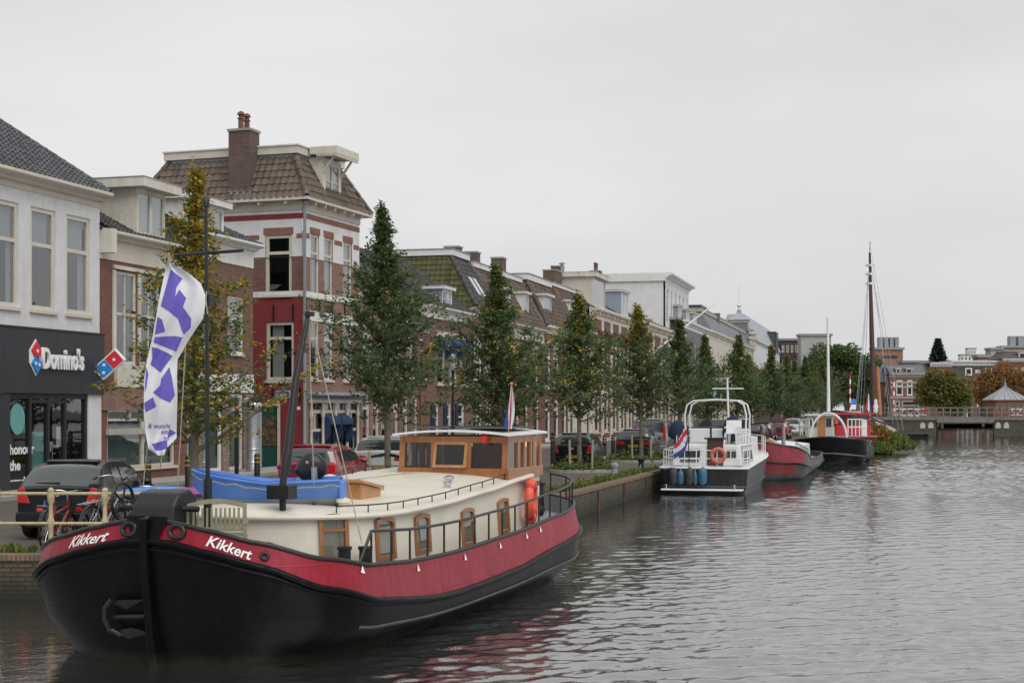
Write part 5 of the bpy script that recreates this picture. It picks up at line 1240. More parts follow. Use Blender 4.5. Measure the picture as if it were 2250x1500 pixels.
    for (a, b) in ((Y0+.1, -.91), (-.17, Y1-.1)):
        m = MB(); m.add([(U0+.03, a, z0+.16), (U0+.03, b, z0+.16), (U0+.07, b, zt-.09), (U0+.07, a, zt-.09)], [(0, 1, 2, 3)]); m.build('pane', 'boat_glass', wh, fix=False)
    tl = Matrix.Translation((U0+.05, -.54, zt-.08)) @ Matrix.Rotation(R(14), 4, 'Y')
    m = MB()
    for b in ((-.31, -.26, -.46, 0), (.26, .31, -.46, 0)): m.box(-.03, .02, b[0], b[1], b[2], b[3], 0, tl)
    m.box(-.03, .02, -.26, .26, -.05, 0, 0, tl); m.box(-.03, .02, -.26, .26, -.46, -.41, 0, tl); ow = m.build('opening_window', 'oak', wh)
    m = MB(); m.box(-.01, .0, -.26, .26, -.41, -.05, 0, tl); m.build('pane', 'boat_glass', ow)
    for (a, b) in ((U0+.1, U0+.56), (U0+.64, U0+.91), (U0+.99, U0+1.26), (U0+1.34, U1-.49), (U1-.41, U1-.09)):
        for y in (Y0+.03, Y1-.03):
            m = MB(); m.add([(a, y, z0+.16), (b, y, z0+.16), (b, y, zt-.09), (a, y, zt-.09)], [(0, 1, 2, 3)]); m.build('pane', 'boat_glass', wh, fix=False)
    m = MB(); m.box(U0+.6, U0+1.3, Y0-.02, Y0+.03, 1.25, z0+.1); m.build('door', 'varnish', wh)
    m = MB(); m.box(U1-.06, U1-.04, Y0+.1, Y1-.1, z0+.16, zt); m.build('back_board', 'varnish', wh)
    m = MB(); n = 10; rows = []
    for i in range(n+1):
        y = Y0-.08+(Y1-Y0+.16)*i/n; f = .07*(1-(2*i/n-1)**2); rows.append([Vector((u, y, zt+.03+f+.02*(u-U0)/2)) for u in (U0-.14, U0+.8, U1+.12)])
    m.grid(rows); m.grid([[p+Vector((0, 0, .035)) for p in r] for r in rows])
    for e in (0, -1): m.grid([rows[e], [p+Vector((0, 0, .035)) for p in rows[e]]]); m.grid([[r[e] for r in rows], [r[e]+Vector((0, 0, .035)) for r in rows]])
    m.build('wheelhouse_roof', 'boat_white', t, smooth=40, fix=False)
    for (y0, y1) in ((Y0+.1, -.6), (-.5, Y1-.15)):
        m = MB(); m.box(U0+.05, U1-.1, y0, y1, zt+.155, zt+.19); m.build('solar_panel', 'car_glass', t)
    m = MB(); m.lathe([(.02, 0), (.05, .05), (.07, .13)], (U0-.12, Y0+.38, zt-.1), 12, 0, Matrix.Translation((U0-.12, Y0+.38, zt-.1)) @ Matrix.Rotation(R(-90), 4, 'Y') @ Matrix.Translation((-U0+.12, -Y0-.38, -zt+.1)) if 0 else None)
    m.build('horn', 'sign_red', t, smooth=40)
    m = MB(); m.lathe([(.03, -.05), (.06, -.02), (.06, .05), (.02, .08)], (U1-.3, Y0+.15, zt-.15), 10); m.build('deck_lamp', 'bulb', t, smooth=40)
    m = MB(); m.box(U0+1.4, U0+1.95, Y0+.02, Y0+.024, 1.72, 1.80)
    text('registration', 'EN 020760', .1, 'ink', Matrix(((1, 0, 0, U0+1.45), (0, 0, -1, Y0+.025), (0, 1, 0, 1.72), (0, 0, 0, 1))), t, .002, fit=(.55, .09))
    # skylight hatch on the roof
    u, y = 4.75, -.35; zz = 1.74
    m = MB(); m.prism([(u-.36, zz-.1), (u+.36, zz-.1), (u+.36, zz+.17), (u-.36, zz+.28)], y-.42, y+.42, 'y'); sk = m.build('skylight_box', 'oak', t, bevel=.01)
    def P(a, b, o): return Vector((u-.36+.72*a, y-.42+.84*b, zz+.28-.11*a+o))
    m = MB(); m.slab([P(-.04, -.06, .05), P(1.04, -.06, .05), P(1.04, 1.06, .05), P(-.04, 1.06, .05)], .045); m.build('lid', 'oak', sk, bevel=.008)
    m = MB(); m.add([P(.1, .08, .053), P(.9, .08, .053), P(.9, .92, .053), P(.1, .92, .053)], [(0, 1, 2, 3)]); m.build('pane', 'sky_pane', sk, fix=False)
    for k in range(7): f = .16+.68*k/6; m = MB(); m.bar(P(f, .08, .065), P(f, .92, .065), .015); m.build('guard_bar', 'steel', sk)
    # flag mast with cross arm, loading boom
    m = MB(); b = Vector((1.55, .11, 1.1)); m.tube([b, b+Vector((0, 0, 1.1))], .055, 10); m.tube([b+Vector((0, 0, 1.1)), b+Vector((-.03, .01, 4.66))], [.03, .022], 10); m.lathe([(.045, 0), (.05, .1), (.02, .14)], b+Vector((-.03, .01, 4.64)), 10); ms = m.build('mast', 'black_metal', t, smooth=40)
    m = MB(); c = b+Vector((0, 0, 4.05)); m.tube([c+Vector((0, .50, -.02)), c+Vector((.0, -.52, .01))], .022, 8); m.build('cross_arm', 'black_metal', ms, smooth=40)
    m = MB(); m.box(-.06, .06, -.06, .06, 3.35, 3.5, 0, Matrix.Translation(b)); m.build('mast_clamp', 'black_metal', ms)
    m = MB(); m.tube([(2.2, -.64, 1.7), (2.2, -.64, 2.1), (2.3, -.64, 2.5)], [.045, .045, .06], 10); m.tube([(2.28, -.64, 2.25), (2.55, -.65, 3.5), (2.85, -.69, 4.4)], [.065, .05, .03], 10); bm_ = m.build('loading_boom', 'black_metal', t, smooth=40)
    m = MB(); m.box(2.05, 2.3, -.8, -.48, 1.92, 2.1); m.build('boom_bracket', 'black_metal', bm_); m = MB(); m.lathe([(.07, 0), (.07, .06)], (2.85, -.71, 4.38), 12, 0, Matrix.Identity(4)); m.build('sheave', 'black_metal', bm_)
    for p, q_ in (((2.88, -.71, 4.34), (2.3, -1.75, 1.35)), ((2.85, -.7, 4.3), (2.6, -.9, 2.1)), ((1.55, .7, 5.1), (1.3, 1.0, 1.5)), ((1.55, .4, 4.6), (1.4, .5, 1.6))):
        m = MB(); m.tube([p, q_], .008, 5); m.build('rigging_rope', 'rope', t)
    for (u, y, r_, h_) in ((3.1, -1.1, .07, .14), (6.4, .7, .09, .2), (7.6, -.9, .06, .12), (6.9, -1.15, .05, .1)):
        m = MB(); m.lathe([(r_, 0), (r_, h_*.6), (r_*1.5, h_*.7), (r_*1.4, h_), (r_*.3, h_*1.15)], (u, y, lerp(RZ, u)+.1*(1-(y/1.6)**2)), 12); m.build('roof_vent', 'chrome' if u > 6.5 else 'barge_cream', t, smooth=40)
    m = MB(); m.tube([(5.9+.32*math.cos(a*.7)*(1-a/60), -.2+.28*math.sin(a*.7)*(1-a/60), 1.83+.002*a) for a in range(40)], .016, 6); m.build('coiled_rope', 'rope', t, smooth=60)
    m = MB(); m.tube([(7.2, 1.2, 1.86), (8.3, .2, 2.0), (8.5, -.9, 1.98)], .012, 5); m.build('loose_line', 'rope', t)
    # bits of life on deck: bench, lifebuoy, ensign
    W4 = t.matrix_basis
    be = thing('garden_bench', 'mossy grey slatted garden bench on the barge foredeck', 'bench'); be.matrix_world = Matrix.Translation((-3.42, 19.35, 1.2)) @ Matrix.Rotation(R(188), 4, 'Z') @ Matrix.Scale(.72, 4)
    def bb(name, *a, M=None): m = MB(); m.box(*a, M=M); m.build(name, 'grey_wood', be, bevel=.008)
    for x in (-.02, .98): bb('leg', x, x+.07, .0, .07, 0, .42); bb('leg', x, x+.07, .42, .49, 0, .95); bb('arm_rest', x-.01, x+.08, -.02, .5, .62, .67)
    for k in range(5): bb('seat_slat', 0, 1.03, .03+k*.09, .1+k*.09, .42, .45)
    bb('bottom_rail', .05, .98, .43, .47, .52, .58)
    for k in range(11): bb('back_slat', .1+k*.078, .14+k*.078, .435, .465, .58, .92)
    m = MB(); n = 10
    for i in range(n): x0, x1 = -.02+1.07*i/n, -.02+1.07*(i+1)/n; z = lambda x: .92+.1*math.sin(math.pi*(x+.02)/1.07); m.add([(x0, .42, z(x0)-.02), (x1, .42, z(x1)-.02), (x1, .42, z(x1)+.06), (x0, .42, z(x0)+.06), (x0, .48, z(x0)-.02), (x1, .48, z(x1)-.02), (x1, .48, z(x1)+.06), (x0, .48, z(x0)+.06)], [(0, 1, 2, 3), (7, 6, 5, 4), (3, 2, 6, 7), (0, 4, 5, 1)])
    m.build('top_rail', 'grey_wood', be)
    lifebuoy('orange lifebuoy hung on the barge cabin beside the wheelhouse', W4 @ Matrix.Translation((9.35, -1.76, 1.5)) @ Matrix.Rotation(R(90), 4, 'X') @ Matrix.Rotation(R(12), 4, 'Y'), .33, .085)
    # blue dinghy on the roof with its outboard
    dinghy(W4)
    big_flag(W4, b)
    e = thing('ensign', 'dutch tricolour with orange topped staff above the barge wheelhouse', 'flag', px2(1117, 946, 25.9), 0, 'dutch flags'); iv = Matrix.Translation(e.location).inverted()
    m = MB(); m.tube([iv @ px2(1117, 947, 25.9), iv @ px2(1124, 843, 25.9)], .014, 6); m.lathe([(.01, -.02), (.035, .0), (.01, .03)], iv @ px2(1124, 843, 25.9), 8); m.build('staff', 'flag_orange', e)
    rws = [(850, 1122, 1122, 1124, 1125, 1126), (868, 1120, 1120, 1122.5, 1124.5, 1129), (885, 1117, 1118, 1121.5, 1124, 1130.5), (900, 1114, 1117, 1121, 1123.5, 1131), (915, 1111, 1117, 1120.5, 1122.5, 1130), (930, 1108, 1117, 1120, 1122, 1127), (942, 1107, 1116, 1119, 1121, 1124)]
    for k, mt in enumerate(('flag_blue', 'flag_white', 'flag_red', 'flag_white')):
        m = MB(); m.grid([[iv @ px2(r[k+1]+(r[k+2]-r[k+1])*j/3, r[0], 25.85+.03*math.sin(k*2.1+j*.9+i*.7)) for j in range(4)] for i, r in enumerate(rws)]); m.build('stripe', mt, e, smooth=80, fix=False)
plain('steel_dark', (.06, .06, .065), .3, .2, 4, metal=.6)
plain('anchor_iron', (.02, .02, .022), .28, .3, 4, metal=.3)
glassmat('boat_glass', (.5, .52, .5), .10)
def lifebuoy(label, M, R_, r_, mat='orange_plastic'):
    o = thing('lifebuoy', label, 'lifebuoy', (0, 0, 0), 0, 'lifebuoys'); o.matrix_world = M
    m = MB(); m.tube([(math.cos(x)*R_, math.sin(x)*R_, 0) for x in [2*math.pi*i/28 for i in range(28)]], r_, 10, closed=True); m.build('ring', mat, o, smooth=60)
    for k in range(4):
        x = math.pi/4+k*math.pi/2; c = Vector((math.cos(x)*R_, math.sin(x)*R_, 0)); d = Vector((-math.sin(x), math.cos(x), 0)); m = MB(); m.tube([c-d*.04, c+d*.04], r_+.006, 10); m.build('band', 'orange_plastic' if mat != 'orange_plastic' else 'flag_red', o, smooth=60)
def dinghy(W4):
    o = thing('dinghy', 'bright blue plastic dinghy lying on the barge roof', 'dinghy'); o.location = (-3.38, 21.0, 1.73); o.rotation_euler = (0, R(-1.5), R(4))
    # local x from bow (left, -1.05) to transom (+1.0); keel at z 0
    n = 16; ms = 9; rows = []; inner = []
    def sec(f):
        x = -1.06+2.06*f; b = .52*(1-(1-min(f/.55, 1))**2.4)**.6+.001 if f < .55 else .52-.05*(f-.55)/.45
        zs = .56-.2*min(f/.5, 1)**.8+.03*max(f-.5, 0); zk = .0+.34*max(0, 1-f/.28)**2; return x, b, zs, zk
    for i in range(n+1):
        f = i/n; x, b, zs, zk = sec(f); r = []
        for j in range(ms*2+1):
            a = (j/ms-1); s = abs(a); y = b*math.copysign(s**.62, a); z = zk+(zs-zk)*(s**2.6 if s < 1 else 1); r.append(Vector((x, y, z)))
        rows.append(r)
    m = MB(); m.grid(rows); m.add(rows[-1], [tuple(range(ms*2+1))]); m.m = [1 if sum(m.v[i][2] for i in f)/len(f) < .13 else 0 for f in m.f]; m.build('hull', ['dinghy_blue', 'deck_grey'], o, smooth=45)
    m = MB(); m.grid([[Vector((p.x*.96, p.y*.93, max(p.z+.03, .1 if i else p.z))) for p in r] for i, r in enumerate(rows)]); m.build('inside', 'dinghy_blue', o, smooth=45)
    for s in (0, -1):
        m = MB(); m.tube([r[s] for r in rows], .022, 8); m.build('gunwale', 'dinghy_blue', o, smooth=50)
        m = MB(); m.tube([r[s]+Vector((0, -.005 if s == 0 else .005, -.17)) for r in rows], .012, 6); m.build('side_rib', 'dinghy_blue', o, smooth=50) if 0 else None
        m = MB(); pts = []
        for i, r in enumerate(rows):
            pts.append(r[s]+Vector((0, -.04 if s == 0 else .04, -.05-.035*abs(math.sin(i*math.pi/2.5)))))
        m.tube(pts, .009, 6); m.build('grab_rope', 'rope', o, smooth=50)
    m = MB(); m.box(.98, 1.05, -.46, .46, .06, .36); m.build('transom', 'dinghy_blue', o, bevel=.02)
    m = MB(); m.box(-.1, .12, -.45, .45, .2, .23); m.build('thwart', 'dinghy_blue', o)
    m = MB()
    for x in (-.5, .6): m.box(x-.05, x+.05, -.4, .4, -.12, .05)
    m.build('chock', 'black_metal', o)
    k = .0; M = Matrix.Translation((.55, .25, .5)) @ Matrix.Rotation(R(38), 4, 'Y') @ Matrix.Rotation(R(90), 4, 'Z')
    m = MB(); prof = [(.02, -.17), (.09, -.165), (.125, -.14), (.145, -.08), (.155, 0), (.155, .08), (.145, .15), (.12, .205), (.08, .24), (.03, .255)]
    m.lathe([(r, z) for r, z in prof], (0, 0, 0), 14, 0, M @ Matrix.Scale(1.35, 4, (0, 1, 0))); ob = m.build('outboard_cowl', 'black_metal', o, smooth=85)
    m = MB(); m.tube([M @ Vector(p) for p in ((0, 0, -.14), (0, .03, -.32), (0, .03, -.6))], [.08, .06, .045], 8); m.build('outboard_leg', 'steel', ob); m = MB(); m.bar((.35, .2, .48), (.1, .1, .56), .04); m.build('tiller', 'black_metal', ob)
    m = MB(); m.bar((.62, .1, .3), (.62, .1, .55), .12, .08); m.build('clamp', 'steel', ob)
    m = MB(); m.box(.5, .54, .1, .2, .6, .64); m.build('cowl_stripe', 'steel', ob)
def sheet(rows_px, Y, wave, n=14):
    """cloth hung in space: rows of (photo row, left column, right column) at distance Y, rippled in depth"""
    rows = []
    for i, (py, a, b) in enumerate(rows_px):
        rows.append([px2(a+(b-a)*j/n, py, Y+wave*math.sin(j*.75+i*.5)+wave*.6*math.sin(i*.9)) for j in range(n+1)])
    return rows
def big_flag(W4, b):
    Y = 19.55
    R0 = [(578, 368, 376), (598, 362, 412), (622, 357, 441), (655, 350, 454), (700, 342, 446), (745, 334, 416), (790, 323, 390), (830, 317, 389), (870, 316, 390), (910, 316, 389), (940, 318, 388), (962, 322, 388), (985, 326, 366), (1000, 345, 361)]
    rr = []
    for (p, q) in zip(R0[:-1], R0[1:]):
        for k in range(3): f = k/3; rr.append(tuple(p[i]+(q[i]-p[i])*f for i in range(3)))
    rr.append(R0[-1])
    o = thing('banner_flag', 'large white and purple banner hanging from the barge mast', 'flag', px2(370, 578, Y)); base = Matrix.Translation(o.location).inverted()
    wave = .035
    def S(px, py, off=0.0):
        for i in range(len(rr)-1):
            if rr[i][0] <= py <= rr[i+1][0]: break
        f = (py-rr[i][0])/(rr[i+1][0]-rr[i][0]); a = rr[i][1]+(rr[i+1][1]-rr[i][1])*f; c = rr[i][2]+(rr[i+1][2]-rr[i][2])*f; ii = i+f; j = 14*(px-a)/max(c-a, .01)
        return base @ px2(px, py, Y+wave*math.sin(j*.75+ii*.22)+wave*.8*math.sin(ii*.45)+off)
    m = MB(); m.grid([[S(a+(c-a)*j/14, py) for j in range(15)] for py, a, c in rr]); m.build('cloth', 'flag_white', o, smooth=80, fix=False)
    def inside(px, py, P):
        r = False; j = len(P)-1
        for i in range(len(P)):
            if (P[i][1] > py) != (P[j][1] > py) and px < (P[j][0]-P[i][0])*(py-P[i][1])/(P[j][1]-P[i][1])+P[i][0]: r = not r
            j = i
        return r
    polys = [[(375, 592), (401, 612), (387, 632), (378, 625), (368, 646), (385, 652), (394, 636), (409, 655), (402, 674), (420, 700), (419, 720), (404, 735), (398, 722), (391, 700), (372, 684), (353, 672)],
             [(346, 696), (356, 702), (363, 728), (340, 735)], [(384, 738), (401, 741), (387, 772), (362, 762), (345, 755), (337, 752), (340, 740)],
             [(333, 762), (346, 765), (368, 775), (379, 782), (352, 818), (331, 800), (335, 786)], [(321, 806), (326, 820), (322, 850), (318, 862)],
             [(372, 806), (378, 830), (384, 868), (374, 884), (352, 874), (336, 862), (352, 846), (362, 858), (364, 840), (354, 832)], [(317, 885), (336, 872), (343, 893), (320, 905)],
             [(333, 975), (367, 966), (368, 985), (342, 990)], [(372, 942), (387, 950), (368, 962)]]
    for P in polys:     # purple print, cut along the outline with fine facets that follow the cloth
        bm = bmesh.new(); vs = [bm.verts.new((x, y, 0)) for x, y in P]; bm.faces.new(vs); bmesh.ops.triangulate(bm, faces=bm.faces)
        bmesh.ops.subdivide_edges(bm, edges=bm.edges, cuts=5, use_grid_fill=True)
        me = bpy.data.meshes.new('print'); bm.to_mesh(me); bm.free(); me.materials.append(MAT('flag_purple'))
        for v in me.vertices:
            x, y = v.co.x, v.co.y; v.co = S(x, min(max(y, 578.5), 999), -.006)
        link('print', me, o)
    for s, x, y, h_ in (('shouw &', 374, 940, 15), ('utie', 374, 953, 14), ('od', 372, 966, 13)):
        me = text_mesh(s, 1.0, 'flag_purple', 0, 0, .01); xs = [v.co.x for v in me.vertices]; w = max(xs)
        for v in me.vertices: v.co = S(x-v.co.x*h_*.92, y-v.co.y*h_, -.007)
        link('print_lettering', me, o)
    m = MB(); m.tube([base @ px2(371, 556, Y), S(371, 580)], .008, 5); m.tube([base @ px2(454, 640, Y), S(452, 655), base @ px2(456, 690, Y)], .01, 5); m.tube([S(356, 998), base @ px2(352, 1030, Y)], .008, 5); m.build('tie_line', 'rope', o)
barge()
# ---------------------------------------------------------------- trees and planting
def leaf_card(mb, p, d, up, s, mi):
    d = d.normalized(); x = d.cross(up); x = x.normalized() if x.length > 1e-4 else Vector((1, 0, 0)); w = s*.36
    mb.add([p, p+d*s*.45+x*w, p+d*s, p+d*s*.45-x*w], [(0, 1, 2, 3)], mi)
def tree_mesh(seed, H, cb, rad, nl, yellow, leaf=.085, top_yellow=.0, spiky=True, mats=('leaf_green', 'leaf_dark', 'leaf_yellow')):
    """young elm: straight trunk, ascending limbs, leaves strung on side twigs. returns (wood mesh, leaf mesh)"""
    rn = random.Random(seed); wood = MB(); lf = MB()
    lean = Vector((rn.uniform(-.28, .28), rn.uniform(-.28, .28), 0))
    def axis(z): f = z/H; return Vector((lean.x*f*f+.04*math.sin(3*f+seed), lean.y*f*f+.04*math.cos(4*f+seed), z))
    r0 = .105
    wood.tube([axis(H*.98*i/14) for i in range(15)], [max(.012, r0*(1-.9*i/14)) for i in range(15)], 8)
    wood.lathe([(r0*1.5, -.05), (r0*1.15, .15), (r0, .4)], (0, 0, 0), 8)
    nlimb = 60; twigs = []
    for i in range(nlimb):
        f = (i+rn.random()*.7)/nlimb; z = cb*.82+(H*.97-cb*.82)*f**.95; p = axis(z); a = i*2.4+rn.uniform(-.5, .5)
        prof = (1-f)**1.3*(.78+.22*min(f/.10, 1)) if spiky else math.sin(math.pi*min(1, .18+f*.8))**.7
        ln = rad*prof*rn.uniform(.75, 1.2)+.2*(1-f)+.06
        if rn.random() < .2: ln *= 1.35
        el = R(rn.uniform(12, 34)+30*f); d = Vector((math.cos(a)*math.cos(el), math.sin(a)*math.cos(el), math.sin(el)))
        pts = [p]; dd = d.copy(); n = 6
        for k in range(n):
            dd = (dd+Vector((rn.uniform(-.12, .12), rn.uniform(-.12, .12), rn.uniform(-.02, .14)))).normalized(); pts.append(pts[-1]+dd*ln/n)
        rr = max(.008, .035*(1-f)*ln/rad+.006)
        wood.tube(pts, [rr*(1-.8*k/n) for k in range(n+1)], 5)
        for k in range(1, n+1):
            for _ in range(3 if k < n else 4):
                b = pts[k-1].lerp(pts[k], rn.random()); tl = ln*.34*rn.uniform(.5, 1.25)*(1.2-.6*k/n)+.14
                td = (dd*.55+Vector((rn.uniform(-1, 1), rn.uniform(-1, 1), rn.uniform(-.55, .6)))).normalized(); twigs.append((b, td, tl, f))
                if rn.random() < .4: wood.tube([b, b+td*tl], [.006, .003], 3, cap=False)
    for k in range(16):       # leading shoot
        z = H*(.8+.2*k/16); twigs.append((axis(z), Vector((rn.uniform(-1, 1), rn.uniform(-1, 1), 1.8)).normalized(), .2, .97))
    tot = sum(t[2] for t in twigs)
    for (b, td, tl, f) in twigs:
        n = max(3, int(nl*tl/tot)); yb = yellow+top_yellow*max(0, f-.35)*1.4; patch = rn.random() < yb
        for k in range(n):
            q = b+td*tl*rn.uniform(.05, 1.05)+Vector((rn.gauss(0, .035), rn.gauss(0, .035), rn.gauss(0, .035)))
            d = (td*.5+Vector((rn.uniform(-1, 1), rn.uniform(-1, 1), rn.uniform(-.9, .35)))).normalized()
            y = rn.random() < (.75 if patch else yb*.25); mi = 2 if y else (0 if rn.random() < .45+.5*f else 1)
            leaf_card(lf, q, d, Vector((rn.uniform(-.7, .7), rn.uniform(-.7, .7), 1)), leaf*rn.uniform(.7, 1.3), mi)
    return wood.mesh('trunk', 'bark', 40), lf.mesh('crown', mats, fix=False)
def tree(name, label, loc, ms, rz=0, sc=1.0, group=None, cat='tree'):
    t = thing(name, label, cat, loc, rz, group); 
    for n, me in zip(('trunk', 'crown'), ms): o = link(n, me, t); o.scale = (sc, sc, sc)
    return t
G = 'young elms along the quay'
TV = {}
T_ = [((-7.0, 33.0), 7.85, 1.75, 2.15, 15500, .42, .9, 'young elm with yellow top behind the banner flag'), ((-3.5, 42.0), 8.25, 2.5, 2.5, 22000, .01, .0, 'tallest dark green elm behind the white car'),
      ((-.4, 50.0), 7.3, 1.9, 2.55, 17500, .05, .12, 'elm with rusty top behind the barge wheelhouse'), ((2.64, 58.0), 6.95, 2.3, 2.55, 16000, .10, .25, 'elm in front of the parked black hatchback'),
      ((5.9, 69.0), 7.3, 2.3, 2.55, 15000, .04, .75, 'elm with yellow tip in front of the dark grey car')]
for (xy, H, cb, rad, nl, ye, ty, lab) in T_:
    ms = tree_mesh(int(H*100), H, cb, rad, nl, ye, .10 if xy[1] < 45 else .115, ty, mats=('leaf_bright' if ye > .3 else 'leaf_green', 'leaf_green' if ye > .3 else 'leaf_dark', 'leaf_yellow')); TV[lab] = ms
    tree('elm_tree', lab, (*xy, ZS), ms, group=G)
fv = [tree_mesh(50+k, 7.3+.35*math.sin(k*2.1), 2.2+.2*math.cos(k), 2.4+.3*math.sin(k*1.7), 9000, .03, .15, [.02, .18, .35, .05, .25][k]) for k in range(5)]
order = ['sixth', 'seventh', 'eighth', 'ninth', 'tenth', 'eleventh', 'twelfth', 'thirteenth', 'fourteenth', 'fifteenth', 'sixteenth']
for k in range(11):
    tree('elm_tree', '%s elm of the quay row counted from the banner flag' % order[k], (9.0+3.1*k+random.uniform(-.3, .3), 80+11*k, ZS), fv[[0, 3, 1, 2, 4, 2, 0, 3, 1, 4, 0][k]], rz=k*1.3, sc=[1.0, .96, 1.0, .95, 1.02, 1.05, 1.0, 1.1, 1.05, 1.15, 1.2][k], group=G)
def blob_tree(seed, H, cb, rx, n, leaf, mats, weights, rz_=None, low=.35):
    """full grown broad crown built from many leafy sprays gathered in clumps"""
    rn = random.Random(seed); w = MB(); l = MB(); rz_ = rz_ or (H-cb)/2; c0 = Vector((0, 0, cb+rz_))
    w.tube([(0, 0, -.2), (.05, 0, cb*.6), (0, .05, cb+rz_*.6)], [H*.028, H*.022, H*.008], 8)
    cl = []
    for i in range(46):
        a = rn.uniform(0, 6.28); e = math.asin(rn.uniform(-low*2, 1)); r = rn.uniform(.62, 1.0); p = c0+Vector((math.cos(a)*math.cos(e)*rx*r, math.sin(a)*math.cos(e)*rx*r, math.sin(e)*rz_*r))
        cl.append((p, rx*rn.uniform(.16, .34), rn.random())); w.tube([(0, 0, cb*.8+rn.random()*rz_), tuple((p+c0)/2), tuple(p)], [H*.008, H*.005, .01], 4)
    for i in range(n):
        p, r, q = cl[rn.randrange(len(cl))]; v = Vector((rn.gauss(0, 1), rn.gauss(0, 1), rn.gauss(0, 1))).normalized()*r*rn.uniform(.55, 1.08); v.z *= .8
        k = 0; x = rn.random()*.6+q*.4
        for k, wt in enumerate(weights):
            if x < wt: break
        leaf_card(l, p+v, (v.normalized()+Vector((rn.uniform(-1, 1), rn.uniform(-1, 1), rn.uniform(-1, .4)))), Vector((rn.uniform(-1, 1), rn.uniform(-1, 1), 1)), leaf*rn.uniform(.7, 1.3), k)
    return w.mesh('trunk', 'bark', 40), l.mesh('crown', mats, fix=False)
# planting beds at the foot of two elms, stakes, grass along the coping, leaves on the paving
def bed(label, x, y, rx, ry, seed):
    rn = random.Random(seed); t = thing('planting_bed', label, 'plant', (x, y, ZS), R(15), 'planted tree pits')
    m = MB(); m.lathe([(1, 0), (1, .1), (.93, .12), (.9, .04)], (0, 0, 0), 22, 0, Matrix.Diagonal((rx, ry, 1, 1))); m.build('kerb_ring', 'concrete', t, smooth=40)
    m = MB(); m.lathe([(.9, 0), (.9, .06), (.01, .07)], (0, 0, 0), 16, 0, Matrix.Diagonal((rx, ry, 1, 1))); m.build('soil', 'soil', t)
    l = MB()
    for i in range(1500):
        a = rn.uniform(0, 6.28); r = math.sqrt(rn.random())*.97; h = (.5*(1-r*r)+.12)*rn.random()*(.7+.5*math.sin(a*2+seed)); p = Vector((math.cos(a)*r*rx, math.sin(a)*r*ry, .06+h))
        leaf_card(l, p, Vector((rn.uniform(-1, 1), rn.uniform(-1, 1), rn.uniform(-.2, 1))), Vector((rn.uniform(-1, 1), rn.uniform(-1, 1), 1)), rn.uniform(.07, .15), 0 if rn.random() < .6 else (1 if rn.random() < .8 else 2))
    l.build('foliage', ['leaf_bright', 'leaf_green', 'leaf_yellow'], t, fix=False)
bed('leafy planting bed around the elm in front of the black hatchback', 2.75, 58.0, 1.35, 1.0, 1)
bed('leafy planting bed around the elm in front of the grey car', 6.0, 69.0, 1.7, 1.1, 2)
for (x, y, lab) in ((-3.5, 42, 'beside the white car'), (2.64, 58, 'in front of the black hatchback'), (5.9, 69, 'in front of the grey car')):
    for s in (-1, 1):
        t = thing('tree_stake', '%s wooden tree stake at the elm %s' % ('left' if s < 0 else 'right', lab), 'stake', (x+s*.42, y-.55, ZS), 0, 'tree stakes')
        m = MB(); m.tube([(0, 0, -.1), (.02*s, 0, 1.25)], .045, 8); m.build('post', 'pole_wood', t); m = MB(); m.bar((0, 0, 1.1), (-s*.36, .5, 1.15), .02, .08); m.build('strap', 'rubber', t)
def grass():
    rn = random.Random(5); l = MB(); f = MB()
    for (a, b, n) in ((P2, P3, 2600), (P3, Q1, 1800), (P1, P2, 900), ((-14, 24.6), P1, 700)):
        a = Vector((*a, 0)); b = Vector((*b, 0)); d = (b-a).normalized(); nn = Vector((-d.y, d.x, 0))
        for i in range(n):
            t = rn.random()**(1.7 if n > 2000 else 1); u = .32+abs(rn.gauss(0, .28))
            if math.sin(t*47)+math.sin(t*23+1) < -.5: continue
            p = a.lerp(b, t)+nn*u+Vector((0, 0, ZS)); leaf_card(l, p, Vector((rn.uniform(-.6, .6), rn.uniform(-.6, .6), 1)), Vector((rn.uniform(-1, 1), rn.uniform(-1, 1), .1)), rn.uniform(.06, .2), 0 if rn.random() < .7 else 1)
    for i in range(420):
        t = rn.random()*.5; p = Vector((*P2, 0)).lerp(Vector((*P4, 0)), t)+Vector((-rn.uniform(.3, 4.5), rn.uniform(0, 1), ZS+.015)); leaf_card(f, p, Vector((rn.uniform(-1, 1), rn.uniform(-1, 1), .15)), Vector((0, 0, 1)), .12, 0)
    tag(l.build('grass_tufts', ['leaf_bright', 'leaf_olive'], fix=False), 'short green grass growing along the quay coping', 'grass', kind='stuff')
    tag(f.build('fallen_leaves', 'leaf_fallen', fix=False), 'yellow fallen leaves scattered on the quay paving', 'leaves', kind='stuff')
grass()
